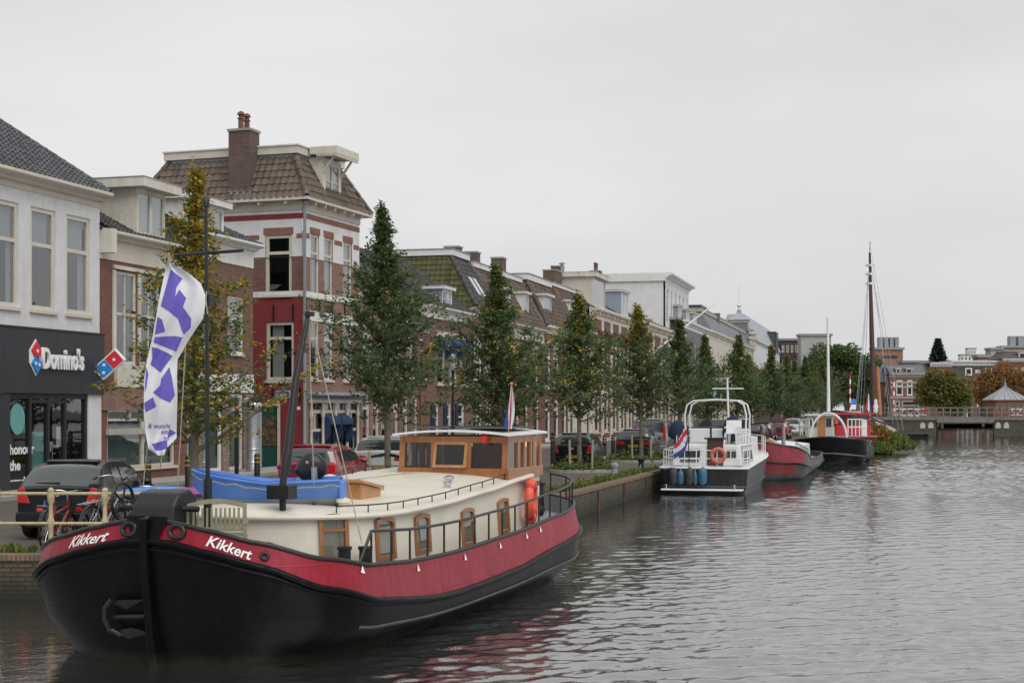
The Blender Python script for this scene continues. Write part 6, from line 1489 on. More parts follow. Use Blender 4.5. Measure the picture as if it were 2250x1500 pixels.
# ---------------------------------------------------------------- the boats further along
def yacht():
    d = (.27, .963); t = thing('motor_yacht', 'black and white steel motor yacht with dutch flag behind the barge', 'boat', (7.05, 55.4, 0), math.atan2(d[1], d[0]))
    # x forward to the bow, y left; transom at x 0
    H = Hull([((-.1, 10.6, 1.35, .35, 6, 6, 1.7), lambda u: -.4), ((0, 11.0, 1.5, .35, 6, 6, 1.75), lambda u: 0.), ((0, 11.3, 1.58, .35, 6, 6, 1.85), lambda u: .3+.02*u), ((0, 11.8, 1.64, .35, 6, 6, 1.95), lambda u: .95+.035*u)])
    H.shell(0, 1, 2).build('antifouling', 'hull_red', t, smooth=50); H.shell(1, 3, 2).build('hull', 'yacht_hull', t, smooth=50)
    H.deck(3, 0, -.02).build('deck', 'boat_white', t, smooth=50)
    for s in (-1, 1):
        m = MB(); m.tube(H.line(3, s), .04, 6); m.build('gunwale', 'boat_white', t, smooth=50); m = MB(); m.tube(H.line(1.9, s, .01), .03, 6); m.build('rubbing_strake', 'hull_grey', t, smooth=50)
    m = MB(); m.box(-.55, .05, -1.5, 1.5, .14, .2); m.build('bathing_platform', 'boat_white', t, bevel=.03)
    for y in (-1.2, 1.3): m = MB(); m.lathe([(.04, 0), (.03, .15), (.05, .17)], (-.45, y, .2), 8); m.build('bollard', 'chrome', t)
    # aft cabin with brown door, side windows
    m = MB(); m.prism([(-1.3, 1.0), (1.3, 1.0), (1.2, 1.78), (-1.2, 1.78)], .9, 4.8, 'x'); m.build('aft_cabin', 'boat_white', t, bevel=.03)
    m = MB(); m.box(.86, .898, -.62, -.02, 1.02, 2.0); m.build('door', 'mast_wood', t); m = MB(); m.box(.8, 1.0, -.72, .08, 2.0, 2.06); m.build('door_cap', 'navy_cloth', t)
    for (a, b, c, e_) in ((.25, 1.05, 1.3, 1.62), (-1.1, -.75, 1.3, 1.62)): m = MB(); m.box(.87, .897, a, b, c, e_); m.build('aft_window', 'car_glass', t)
    for z in (1.14, 1.2): m = MB(); m.box(.875, .897, .3, 1.0, z, z+.03); m.build('vent_slat', 'charcoal_panel', t)
    for k in range(4):
        x = 1.6+k*.72; m = MB()
        for (a, b) in ((0, .6),): m.add([(x, -1.325, 1.12), (x+.52, -1.325, 1.12), (x+.66, -1.25, 1.66), (x+.14, -1.25, 1.66)], [(0, 1, 2, 3)])
        w = m.build('window_frame', 'boat_white', t, fix=False); m = MB(); m.add([(x+.07, -1.33, 1.18), (x+.46, -1.33, 1.18), (x+.58, -1.256, 1.6), (x+.2, -1.256, 1.6)], [(0, 1, 2, 3)]); m.build('pane', 'car_glass', w, fix=False)
    m = MB(); m.prism([(-1.315, 1.06), (-1.22, 1.74), (-1.2, 1.74), (-1.295, 1.06)], 1.4, 4.7, 'x'); m.build('window_band', 'grey_paint', t)
    m = MB(); m.prism([(4.8, 1.1), (8.2, 1.1), (7.3, 2.0), (4.8, 2.1)], -1.15, 1.15, 'y'); m.build('fore_cabin', 'boat_white', t, bevel=.05)
    m = MB(); m.box(4.3, 5.2, -1.15, 1.15, 1.79, 2.35); m.build('console', 'boat_white', t, bevel=.04)
    m = MB(); m.box(4.9, 5.0, -1.1, 1.1, 2.36, 2.7); m.build('wind_screen', 'car_glass', t)
    def r_(path, hs, step, mat='boat_white', r=.02):
        p = resample(path, step); rail(t, p, hs, range(len(p)), mat, r)
    r_([(.95, .2, .98), (.12, .35, .98), (.1, 1.5, .98), (.3, 1.55, .98), (3, 1.6, 1.05)], [.32, .62], .6); r_([(.1, -.0, .98), (.1, -1.45, .98), (.35, -1.55, .98), (1.2, -1.58, 1.0)], [.32, .62], .5)
    r_([(1.0, -1.15, 1.78), (4.6, -1.15, 1.78)], [.3, .55], .55); r_([(1.0, 1.15, 1.78), (4.6, 1.15, 1.78)], [.3, .55], .55); r_([(8.6, -1.35, 1.25), (10.3, -1.0, 1.3), (11.7, 0, 1.36), (10.3, 1.0, 1.3)], [.35, .7], .7)
    # canopy hoop, mast with cross bar
    m = MB()
    for x in (3.3, 4.5):
        m.tube([(x, -1.15, 1.8), (x-.1, -1.2, 2.9), (x-.1, -1.1, 3.3), (x-.1, -.85, 3.45), (x-.1, 0, 3.5), (x-.1, .85, 3.45), (x-.1, 1.1, 3.3), (x-.1, 1.2, 2.9), (x, 1.15, 1.8)], .035, 6)
    m.tube([(3.2, -.85, 3.45), (4.4, -.85, 3.45)], .03, 6); m.tube([(3.2, .85, 3.45), (4.4, .85, 3.45)], .03, 6); m.build('canopy_frame', 'boat_white', t, smooth=50)
    m = MB(); m.tube([(5.3, -.25, 2.3), (5.2, -.2, 4.35)], [.05, .04], 8); m.tube([(5.2, .4, 3.95), (5.2, -.85, 3.95)], .03, 6); m.lathe([(.08, 0), (.08, .04)], (5.2, -.2, 4.35), 8); m.build('mast', 'boat_white', t, smooth=50)
    m = MB(); m.add([(5.2, .33, 3.9), (5.2, .2, 3.75), (5.2, .38, 3.6)], [(0, 1, 2)]); m.build('pennant', 'teal_banner', t, fix=False)
    for (x, y, a, sc) in ((1.2, 1.2, .5, (.24, .22, .38)), (3.9, -.55, .2, (.32, .25, .5))):
        m = MB(); m.lathe([(.02, -1), (.6, -.9), (.95, -.5), (1, 0), (.85, .6), (.4, .95), (.02, 1)], (0, 0, 0), 14, 0, Matrix.Translation((x, y, 2.35)) @ Matrix.Rotation(a, 4, 'X') @ Matrix.Diagonal((sc[0]*1.2, sc[0]*1.1, sc[2]*1.05, 1))); m.build('canvas_cover', 'navy_cloth', t, smooth=50)
        m = MB(); m.tube([(x-.1, y, 1.8), (x, y, 2.2)], .02, 5); m.tube([(x+.1, y+.1, 1.8), (x, y, 2.2)], .02, 5); m.build('cover_stand', 'black_metal', t)
    m = MB(); m.box(2.3, 3.1, -.25, .45, 2.4, 2.44); m.tube([(2.7, .1, 1.8), (2.7, .1, 2.4)], .04, 6); m.build('table', 'mast_wood', t)
    for (x, y) in ((2.2, -.75), (2.9, -.8)):      # stacked garden chairs
        c = thing('garden_chair', '%s white plastic garden chair on the yacht deck' % ('rear' if x < 2.5 else 'front'), 'chair', t.matrix_basis @ Vector((x, y, 1.79)), t.rotation_euler.z, 'yacht deck chairs')
        m = MB(); m.box(-.22, .22, -.22, .22, .4, .43); m.build('seat', 'boat_white', c); m = MB(); m.slab([(.2, -.22, .42), (.2, .22, .42), (.34, .22, .9), (.34, -.22, .9)], .03); m.build('backrest', 'boat_white', c)
        for a in (-.2, .2):
            for b in (-.2, .2): m = MB(); m.bar((a*1.2, b*1.15, 0), (a, b, .41), .045); m.build('leg', 'boat_white', c)
            m = MB(); m.bar((-.2, a*1.1, .63), (.25, a*1.1, .65), .045); m.build('arm_rest', 'boat_white', c)
    W = t.matrix_basis
    lifebuoy('orange ring on the yacht stern rail by the brown door', W @ Matrix.Translation((.05, -.55, 1.42)) @ Matrix.Rotation(R(90), 4, 'Y'), .24, .07, 'ring_pink')
    for i, (px, mt, r, L_) in enumerate(((1482, 'fender_dark', .15, .6), (1497, 'fender_blue', .13, .5), (1516, 'fender_dark', .16, .62), (1528, 'fender_blue', .09, .45), (1544, 'fender_blue', .16, .62))):
        X = (px-CX)/FPX*55.1; f = thing('fender', ['left grey', 'left light blue', 'middle grey', 'slim blue', 'right blue'][i]+' fender hanging on the yacht stern', 'fender', (X, 55.2-(X-7.05)*.28-.16, .35), 0, 'fenders on the yacht stern')
        m = MB(); m.lathe([(.02, 0), (r*.7, .05), (r, .16), (r, L_-.14), (r*.7, L_-.03), (.03, L_+.03)], (0, 0, 0), 12); m.build('body', mt, f, smooth=50); m = MB(); m.tube([(0, 0, L_), (0, .1, L_+.2)], .012, 5); m.build('line', 'rope', f)
    f = thing('fender', 'round blue fender between the yacht and the red barge', 'fender', (9.5, 62.0, .05), 0, 'fenders on the yacht stern'); m = MB(); m.lathe([(.02, 0), (.25, .08), (.36, .35), (.28, .6), (.08, .72)], (0, 0, 0), 14); m.build('body', 'fender_blue', f, smooth=50)
    # tricolour blowing off its staff
    e = thing('ensign', 'dutch tricolour drooping from the staff at the yacht stern', 'flag', W @ Vector((.05, .52, 1.0)), t.rotation_euler.z, 'dutch flags')
    m = MB(); m.tube([(0, 0, 0), (-.35, 0, 1.55)], .02, 6); m.build('staff', 'black_metal', e)
    for k, mt in enumerate(('flag_red', 'flag_white', 'flag_blue')):
        rows = []
        for i in range(9):
            f = i/8; a = Vector((-.33+.02*f, 0, 1.48)); rows.append([Vector((-.33+.11*(k+j/3)*.6-.05*f, .5*f+.05*math.sin(f*6+k), 1.45-(k+j/3)*.2-f*.62-.05*math.sin(f*4))) for j in range(4)])
        m = MB(); m.grid(rows); m.build('stripe', mt, e, smooth=80, fix=False)
faded('yacht_hull', (.010, .011, .014), (.035, .038, .044), .4, .8, .35, .4, wl=True)
plain('ring_pink', (.42, .16, .12), .6, .1, 4)
yacht()
def small_barges():
    # grey hulled barge with red bow
    t = thing('red_bow_barge', 'grey barge with dark red bow moored ahead of the yacht', 'barge', (10.7, 65.6, 0), math.atan2(.968, .25))
    sh = lambda q: lerp([(0, 1.75), (1.5, 1.5), (3, 1.2), (6, .85), (12, .72), (20, .85)], q); mid = lambda q: sh(q)-lerp([(0, .9), (3, .6), (6, .42), (20, .35)], q)
    H = Hull([((.5, 16.6, 1.5, 3, 2.2, 3, 2), lambda q: -.3), ((.2, 17.4, 1.9, 2.6, 2.4, 2.6, 2.2), lambda q: .15), ((.0, 17.8, 2.1, 2.3, 2.5, 2.4, 2.3), mid), ((0, 17.8, 2.05, 2.2, 2.5, 2.4, 2.3), sh)], byarc=True)
    H.shell(0, 2, 2).build('hull', 'hull_grey', t, smooth=50)
    m = MB(); m2 = MB()
    for s in (-1, 1):
        m.grid([[H.p(i/60*.17, k, s) for i in range(21)] for k in (2, 2.5, 3)]) if 0 else None
        m.grid([[H.p(i/56, k, s)+Vector((0, s*.004, 0)) for i in range(0, 19)] for k in (2, 2.5, 3)]); m2.grid([[H.p(i/56, k, s) for i in range(18, 57)] for k in (2, 2.5, 3)])
        n = MB(); n.tube(H.line(3, s), .05, 6); n.build('cap_rail', 'black_metal', t, smooth=50); n = MB(); n.tube(H.line(2, s, .01), .05, 6); n.build('rubbing_strake', 'hull_black', t, smooth=50)
    m.build('bow_plating', 'hull_red', t, smooth=50, fix=False); m2.build('side_plating', 'hull_grey', t, smooth=50, fix=False)
    m = MB()
    for s in (-1, 1): m.grid([[H.p(i/56, k, s)+Vector((-.01, s*.012, 0)) for i in range(0, 13)] for k in (1.2, 1.6, 2)])
    m.build('lower_bow', 'hull_red', t, smooth=50, fix=False)
    H.deck(3, .03, -.25).build('deck', 'deck_grey', t)
    m = MB(); m.prism([(-1.5, .6), (1.5, .6), (1.45, 1.35), (0, 1.5), (-1.45, 1.35)], 5, 14, 'x'); m.build('hold_cover', 'boat_white', t); m = MB(); m.prism([(-.6, 1.4), (.6, 1.4), (.0, 1.75)], 6, 7.2, 'x'); m.build('hatch', 'oak', t)
    rail(t, resample([(1.2, -1.6, 1.35), (4.2, -1.95, 1.0)], .5), [.3], range(7), 'black_metal', .02); m = MB(); m.tube([(2, 0, 1.2), (2, 0, 2.4)], .07, 8); m.build('post', 'mast_wood', t); m = MB(); m.tube([(4.6, -.8, 1), (4.6, -.8, 2.3)], .09, 8); m.build('stove_pipe', 'steel', t)
    # black tug-like barge with cream wheelhouse and white hoop
    t = thing('black_barge', 'black barge with cream wheelhouse, white hoop and tall white mast', 'barge', (18.3, 86.5, 0), math.atan2(.968, .25))
    sh2 = lambda q: lerp([(0, 1.55), (3, 1.3), (7, 1.05), (20, 1.1)], q)
    H = Hull([((.4, 13.5, 1.5, 2.5, 2.2, 3, 2), lambda q: -.3), ((.1, 14.3, 1.9, 2.2, 2.4, 2.6, 2.2), lambda q: .1), ((0, 14.8, 2.1, 2.1, 2.5, 2.4, 2.3), lambda q: sh2(q)-.9), ((0, 14.8, 2.1, 2.0, 2.5, 2.4, 2.3), sh2)], byarc=True)
    H.shell(0, 3, 2).build('hull', 'hull_black', t, smooth=50); H.deck(3, .03, -.1).build('deck', 'deck_grey', t)
    for s in (-1, 1): m = MB(); m.tube(H.line(3, s), .05, 6); m.build('cap_rail', 'black_metal', t, smooth=50); m = MB(); m.tube(H.line(1.9, s, .01), .05, 6); m.build('rubbing_strake', 'hull_grey', t)
    m = MB(); m.box(2.2, 4.2, -.1, 1.4, 1.2, 2.75); wh = m.build('wheelhouse', 'cream', t); m = MB(); m.box(2.0, 4.4, -.25, 1.55, 2.76, 2.84); m.build('wheelhouse_roof', 'boat_white', wh)
    for (a, b) in ((0, .3), (.85, 1.3)): m = MB(); m.box(2.17, 2.195, a, b, 2.1, 2.6); m.build('pane', 'car_glass', wh)
    m = MB(); m.box(2.16, 2.195, .35, .78, 1.3, 2.65); m.build('door', 'oak', wh)
    m = MB(); m.box(2.6, 3.6, -.13, -.105, 2.1, 2.6); m.build('pane', 'car_glass', wh)
    m = MB(); m.tube([(1.6, -.35+1.05*math.cos(a)+.5, 1.4+1.5*math.sin(a)) for a in [math.pi*i/16 for i in range(17)]], .07, 8); m.build('hoop', 'boat_white', t, smooth=50)
    m = MB(); m.tube([(3.0, .2, 3.0), (3.0, .25, 8.6)], [.11, .06], 8); m.build('mast', 'boat_white', t, smooth=50)
    for s in (-1, 1): rail(t, resample([(.6, s*1.0, 1.6), (1.6, s*1.75, 1.6), (4.5, s*2.0, 1.5)], .35), [.5, .95], range(0, 12), 'boat_white', .035)
    for k in range(3): m = MB(); m.lathe([(.05, 0), (.2, .1), (.22, .7), (.05, .85)], (1.5+.55*k, -2.0-.1*k, .25), 10); m.build('fender', 'fender_dark', t, smooth=50)
    # little red cabin boat
    t = thing('red_cabin_boat', 'small boat with bright red cabin behind the black barge', 'boat', (24.0, 106.0, 0), math.atan2(.968, .25))
    H = Hull([((.3, 8, 1.2, 2, 2.2, 2, 2), lambda u: -.2), ((0, 8.6, 1.7, 2, 2.4, 2, 2.2), lambda u: 1.2)]); H.shell(0, 1, 3).build('hull', 'hull_red', t, smooth=50); H.deck(1, 0).build('deck', 'deck_grey', t)
    m = MB(); m.box(1.5, 4.5, -1.2, 1.2, 1.2, 2.0); m.build('cabin_base', 'flag_red', t); m = MB(); m.box(1.6, 4.4, -1.1, 1.1, 2.0, 2.75); m.build('cabin_glass', 'car_glass', t); m = MB(); m.box(1.2, 4.8, -1.4, 1.4, 2.76, 2.9); m.build('cabin_roof', 'flag_red', t)
    for y in (-1.12, -.4, .4, 1.12): m = MB(); m.bar((1.58, y, 2.0), (1.58, y, 2.76), .1); m.build('window_post', 'flag_red', t)
    m = MB(); m.box(1.4, 1.48, 1.0, 1.5, 2.1, 2.6); m.build('orange_ring', 'orange_plastic', t)
    g = thing('gangway', 'red lattice gangway beside the reeds', 'gangway', px2(1880, 960, 108), 0)
    A, B = Vector((0, 0, .1)), Vector((1.05, .6, .35)); m = MB()
    for z in (0, .55, 1.1): m.tube([A+Vector((0, 0, z*.8)), B+Vector((0, 0, z))], .035, 6)
    m.build('rails', 'flag_red', g)
    for k in range(7):
        p = A.lerp(B, k/6); q = A.lerp(B, min((k+1)/6, 1)); m = MB(); m.tube([p, p+Vector((0, 0, .9+.2*k/6))], .03, 5); m.tube([p, q+Vector((0, 0, .9))], .025, 5); m.build('lattice', 'flag_red', g)
small_barges()
def sailing_ship():
    t = thing('sailing_ship', 'tall masted sailing barge with dark hull and beige band by the bridge', 'ship', (28.6, 133.0, 0), math.atan2(.66, .75))
    sh = lambda q: lerp([(0, 3.0), (3, 2.6), (6, 1.9), (9, 1.2), (12, .8)], q)
    H = Hull([((.6, 7.2, 1.3, 2, 2, 2.4, 2), lambda q: -.2), ((.1, 7.8, 1.6, 2, 2.3, 2.4, 2.2), lambda q: .3), ((0, 8.2, 1.8, 2, 2.4, 2.4, 2.2), lambda q: sh(q)-.45), ((0, 8.2, 1.8, 2, 2.4, 2.4, 2.2), sh)], byarc=True)
    H.shell(0, 2, 2).build('hull', 'hull_black', t, smooth=50); H.shell(2, 3, 1).build('bulwark', 'stone', t, smooth=50); H.deck(3, 0, -.2).build('deck', 'deck_grey', t)
    for s in (-1, 1): m = MB(); m.tube(H.line(3, s), .09, 6); m.build('cap_rail', 'black_metal', t)
    m = MB(); m.prism([(2, 1.5), (6, .8), (6, 2.0), (2, 3.0)], -1.0, 1.0, 'y'); m.build('deck_house', 'boat_white', t)
    ms = px2(1920, 915, 138); mt_ = px2(1911, 555, 138); inv = t.matrix_basis.inverted()
    m = MB(); m.tube([inv @ ms, inv @ ms.lerp(mt_, .5), inv @ mt_], [.27, .22, .1], 10); m.tube([inv @ mt_, inv @ px2(1912, 530, 138)], .035, 6); m.build('mast', 'mast_wood', t, smooth=50)
    m = MB(); m.tube([inv @ px2(1903, 643, 138), inv @ px2(1926, 643, 138)], .05, 6); m.build('cross_tree', 'boat_white', t)
    for py in (583, 602, 623): m = MB(); a = px2(1911, py, 138); m.box(-.28, .28, -.28, .28, -.1, .1, 0, Matrix.Translation(inv @ a)); m.build('mast_band', 'boat_white', t)
    for i, (p, q) in enumerate((((1904, 643), (1880, 905)), ((1907, 600), (1890, 900)), ((1910, 583), (1897, 900)), ((1925, 643), (1955, 920)), ((1917, 600), (1962, 930)), ((1914, 583), (1975, 945)), ((1913, 545), (1985, 945)), ((1908, 610), (1884, 900)))):
        m = MB(); m.tube([inv @ px2(*p, 138), inv @ px2(*q, 138+1.5*((i % 3)-1))], .022, 4); m.build('stay', 'steel', t)
    m = MB(); m.tube([inv @ px2(1933, 912, 138.6), inv @ px2(1927, 805, 138.6)], [.22, .17], 8); m.build('spar', 'spar_wood', t, smooth=50)
    m = MB(); a = inv @ px2(1924, 893, 137.4); m.lathe([(.1, -.6), (.24, -.45), (.2, -.2), (.26, .0), (.14, .3), (.17, .5), (.06, .7)], a, 10); m.build('furled_sail', 'boat_white', t, smooth=60)
    e = thing('ensign', 'dutch tricolour hanging by the sailing ship mast', 'flag', px2(1906, 908, 136), 0, 'dutch flags'); m = MB(); m.tube([(0, 0, 0), (.05, 0, 1.9)], .03, 5); m.build('staff', 'black_metal', e)
    for k, mt in enumerate(('flag_red', 'flag_white', 'flag_blue')):
        m = MB(); m.grid([[Vector((.03+.18*(k+j)*(.3+.7*i/5)-.2*i/5, -.03+.04*math.sin(i+j), 1.85-1.5*i/5-.25*j*(k+1)/3)) for j in (0, 1)] for i in range(6)]); m.build('stripe', mt, e, fix=False, smooth=80)
sailing_ship()
def reeds():
    rn = random.Random(11); l = MB(); m0 = [(1925, 1000, 106, 1.3, .75, 0), (1905, 985, 110, 1.0, 1.5, 1), (1930, 980, 112, 1.5, 1.9, 1), (1955, 985, 112, 1.5, 1.4, 2), (1975, 985, 114, 1.2, 1.15, 2), (1915, 975, 116, 1.0, 2.2, 1)]
    t = thing('reed_island', 'green and rusty reeds growing at the water edge before the bridge', 'plant', px2(1935, 990, 110), 0); t.location.z = 0
    for (px, py, Y, r, h, k) in m0:
        c = px2(px, py, Y); c.z = 0; c -= t.location
        for i in range(1400):
            a = rn.uniform(0, 6.28); q = math.sqrt(rn.random()); z = h*(1-q*q*.8)*rn.random()**.6; mi = k if rn.random() < .7 else rn.randrange(3)
            leaf_card(l, c+Vector((math.cos(a)*q*r, math.sin(a)*q*r, z)), Vector((rn.uniform(-.6, .6), rn.uniform(-.6, .6), 1)), Vector((rn.uniform(-1, 1), rn.uniform(-1, 1), .1)), rn.uniform(.15, .4), mi)
    l.build('foliage', ['leaf_bright', 'leaf_rust', 'leaf_green'], t, fix=False); m = MB(); m.lathe([(3.2, -.3), (3.0, .06), (.1, .12)], (0, 0, 0), 14, 0, Matrix.Diagonal((.8, 1.3, 1, 1))); m.build('mud_bank', 'soil', t)
reeds()
d = thing('rowing_boat', 'small dark rowing boat moored at the bridge pier', 'boat', px2(1976, 958, 165), R(10)); d.location.z = 0
Hh = Hull([((.2, 3.3, .4, 1, 2, 1, 2), lambda u: -.1), ((0, 3.5, .75, 1.2, 2, .9, 2), lambda u: .5)]); Hh.shell(0, 1, 3).build('hull', 'hull_black', d, smooth=50); Hh.deck(1, 0, -.05).build('cover', 'stone', d)
plain('cabinet_green', (.22, .24, .2), .6, .08, 2)
# ---------------------------------------------------------------- cars
def car(name, label, x, y, ang, paint, L=3.6, Wd=1.66, Ht=1.47, belt=.92, tail=.42, plate='', van=False, lamps='side', brand=None, cat='car', tall_lamp=False, roofm=None):
    """hatchback seen from behind: x forward, y left, z up; rear at x 0"""
    t = thing(name, label, cat, (x, y, ZS+.004), R(90)-ang, 'parked cars'); hw = Wd/2
    top = [(0, belt+.02), (.03, belt+.04), (tail*.75, Ht-.1), (tail*1.0+.1, Ht-.03), (L*.32, Ht), (L*.48, Ht-.02), (L*.58, Ht-.1), (L*.76, belt+.08), (L*.9, belt-.1), (L*.985, belt-.22), (L, .62)] if not van else \
          [(0, belt+.02), (.02, belt+.1), (.14, Ht-.12), (.3, Ht-.02), (L*.3, Ht), (L*.6, Ht-.02), (L*.68, Ht-.12), (L*.82, belt+.15), (L*.93, belt), (L, .7)]
    zt = lambda u: lerp(top, u)
    def wid(u):      # plan rounding at both ends
        f = min(u/.35, 1); g = min((L-u)/.6, 1); return hw*(.90+.10*math.sin(f*math.pi/2))*(.80+.20*math.sin(max(g, 0)*math.pi/2))
    def sec(u):
        z = zt(u); w = wid(u); bz = min(belt, z-.05); k = max(0, min(1, (z-belt)/(Ht-belt))); inn = 1-.20*k*(1 if not van else .5)
        zb = .22 if .35 < u < L-.4 else .26
        q = [(w*.86, zb), (w*.97, zb+.12), (w, .55), (w*.99, bz-.06), (w*.965, bz), (w*(inn*.6+.4*.965), bz+(z-bz)*.45), (w*inn, z-.10*k-.03), (w*inn*.9, z-.025*k-.01), (w*inn*.6, z), (0, z+.012)]
        return [Vector((u, -a, b)) for a, b in q]+[Vector((u, a, b)) for a, b in reversed(q[:-1])]
    us = sorted({0, .03, .08, .16, tail*.75, tail, tail+.12}|{L*i/22 for i in range(2, 22)}|{L-.05, L}); rows = [sec(u) for u in us]
    m = MB(); m.grid(rows); m.add(rows[0], [tuple(range(len(rows[0])))]); m.add(rows[-1], [tuple(range(len(rows[-1])))]); m.add([p for r in (rows[0], rows[-1]) for p in (r[0], r[-1])], [(0, 1, 3, 2)])
    m.build('body', paint, t, smooth=40)
    def patch(nm, u0, u1, j0, j1, mat, off=.006, nu=6, f0=0., f1=0., par=None):     # a panel lying on the body skin
        m = MB(); rws = []
        for i in range(nu+1):
            u = u0+(u1-u0)*i/nu; r = sec(u); a = r[int(j0)].lerp(r[int(j0)+1], j0 % 1) if j0 % 1 else r[int(j0)]; b = r[int(j1)].lerp(r[int(j1)+1], j1 % 1) if j1 % 1 else r[int(j1)]
            pts = [a]+[r[j] for j in range(int(j0)+1, int(math.ceil(j1)))]+[b]; c = Vector((L*.45, 0, .6)); rws.append([p+(p-c).normalized()*off for p in pts])
        m.grid(rws); return m.build(nm, mat, par or t, smooth=40, fix=False)
    w0, w1 = (.05, tail*.9) if not van else (.02, .15)
    patch('rear_window', w0+.02, w1*.92, 6.9, 11.1, 'car_glass', .008)
    s0, s1, s2 = tail+.18, L*.36, L*.62
    for (a, b) in ((s0, s1-.04), (s1+.04, s2)):
        patch('side_window', a, b, 4.35, 5.85, 'car_glass', .01); patch('side_window', a, b, 12.15, 13.65, 'car_glass', .01)
    patch('windscreen', L*.585, L*.75, 6.8, 11.2, 'car_glass', .008)
    # tail: lamps, plate, bumper, handle strip
    zl = belt-.12
    for s in (-1, 1):
        m = MB()
        if tall_lamp: m.box(-.012, .12, s*hw*.80-.07, s*hw*.80+.07, belt-.25, Ht-.35)
        elif lamps == 'wide': m.prism([(s*hw*.42, zl-.10), (s*hw*.90, zl-.11), (s*hw*.91, zl+.07), (s*hw*.5, zl+.05)], -.02, .16, 'x')
        else: m.prism([(s*hw*.62, zl-.14), (s*hw*.9, zl-.13), (s*hw*.91, zl+.13), (s*hw*.76, zl+.17)], -.02, .2, 'x')
        m.build('tail_lamp', 'lamp_red', t, bevel=.015)
        for xw in (.62, L-.72):
            m = MB(); m.lathe([(.16, -.1), (.28, -.1), (.30, -.06), (.30, .06), (.28, .1), (.16, .1)], (0, 0, 0), 20, 0, Matrix.Translation((xw, s*(hw-.1), .30)) @ Matrix.Rotation(R(90), 4, 'X')); w = m.build('wheel', 'rubber', t, smooth=40)
            m = MB(); m.lathe([(.17, 0), (.16, .02), (.03, .035)], (0, 0, 0), 14, 0, Matrix.Translation((xw, s*(hw+.002), .30)) @ Matrix.Rotation(R(-90*s), 4, 'X')); m.build('rim', 'steel', w, smooth=40)
        m = MB(); m.lathe([(.02, -.09), (.08, -.06), (.1, 0), (.08, .06), (.02, .09)], (0, 0, 0), 10, 0, Matrix.Translation((L*.64, s*(hw+.09), belt+.06)) @ Matrix.Rotation(R(90), 4, 'Y') @ Matrix.Diagonal((.75, 1.1, 1, 1))); m.build('mirror', paint, t, smooth=50)
    m = MB(); m.prism([(-hw*.9, .27), (hw*.9, .27), (hw*.94, .42), (hw*.92, .53), (-hw*.92, .53), (-hw*.94, .42)], -.075, .3, 'x'); m.build('bumper', paint, t, bevel=.04)
    m = MB(); m.box(-.085, -.06, -hw*.7, hw*.7, .25, .32); m.build('bumper_trim', 'rubber', t)
    zp = .62 if lamps != 'low' else .46
    m = MB(); m.box(-.03 if zp > .55 else -.09, .02, -.26, .26, zp, zp+.115); p = m.build('number_plate', 'plate_yellow' if plate else 'ink', t); xx = -.032 if zp > .55 else -.092
    m = MB(); m.box(xx, xx+.002, .215, .26, zp, zp+.115); m.build('plate_band', 'street_blue', p)
    if plate: text('plate_characters', plate, .1, 'ink', Matrix(((0, 0, -1, xx), (-1, 0, 0, .19), (0, 1, 0, zp+.02), (0, 0, 0, 1))), p, .001, fit=(.4, .075))
    m = MB(); m.lathe([(.055, 0), (.05, .012)], (0, 0, 0), 14, 0, Matrix.Translation((-.005, 0, belt-.08)) @ Matrix.Rotation(R(-90), 4, 'Y')); m.build('badge', 'chrome', t)
    m = MB(); q = sec(w0+.06)[9]; m.bar(q+Vector((-.01, .0, .02)), sec(w0+.1)[12]*.6+q*.4+Vector((0, 0, .03)), .025); m.build('wiper', 'rubber', t)
    m = MB(); q = sec(tail+.12)[9]; m.slab([q+Vector((-.14, -.5, .0)), q+Vector((.08, -.5, .02)), q+Vector((.08, .5, .02)), q+Vector((-.14, .5, .0))], .03); m.build('roof_spoiler', paint, t)
    for s in (-1, 1):
        for xw in (s1-.22, s2-.35): m = MB(); m.bar((xw, s*(hw+.006), belt-.1), (xw+.16, s*(hw+.006), belt-.09), .03, .03); m.build('door_handle', paint, t)
    m = MB(); m.tube([sec(tail+.3)[9], sec(tail+.3)[9]+Vector((-.12, 0, .22))], .006, 4); m.build('aerial', 'rubber', t)
    return t
car('parked_car', 'black city hatchback parked behind the bicycles and railing', -8.35, 27.6, R(5), 'car_black', 3.45, 1.68, 1.45, .93, .66, '')
car('parked_car', 'dark red hatchback parked beyond the blue dinghy', -5.1, 37.3, R(8), 'car_red', 3.6, 1.62, 1.52, 1.02, .32, 'KZ-483-P')
car('parked_car', 'white crossover parked behind the tall elm trunk', -3.85, 44.0, R(9), 'car_white', 4.3, 1.82, 1.62, 1.13, .4, '6-ZSR-81', lamps='wide')
car('parked_car', 'black hatchback parked behind the first planting bed', 2.42, 60.2, R(11), 'car_black', 4.0, 1.74, 1.47, .93, .45, 'TZ-124-X', lamps='low')
car('parked_car', 'dark grey hatchback parked behind the second planting bed', 5.75, 71.5, R(12), 'car_grey', 4.2, 1.78, 1.48, .95, .5, 'RN-024-X', lamps='wide')
car('parked_van', 'silver grey van parked beyond the dark grey hatchback', 7.2, 78.5, R(12), 'car_silver', 4.9, 1.9, 1.92, 1.05, .2, 'VF-510-K', van=True, cat='van', tall_lamp=True)
for i, (px, Y, p, n) in enumerate(((1672, 112, 'car_grey', 'blue grey car parked far along the quay'), (1708, 122, 'car_red', 'red car parked far along the quay'), (1742, 140, 'car_white', 'white car parked far along the quay beyond the red one'), (1650, 98, 'car_grey', 'dark car parked beyond the yacht mast'))):
    car('parked_car', n, (px-CX)/FPX*Y, Y, R(15), p, 4.0, 1.75, 1.6 if i == 2 else 1.48, .95, .4, '')
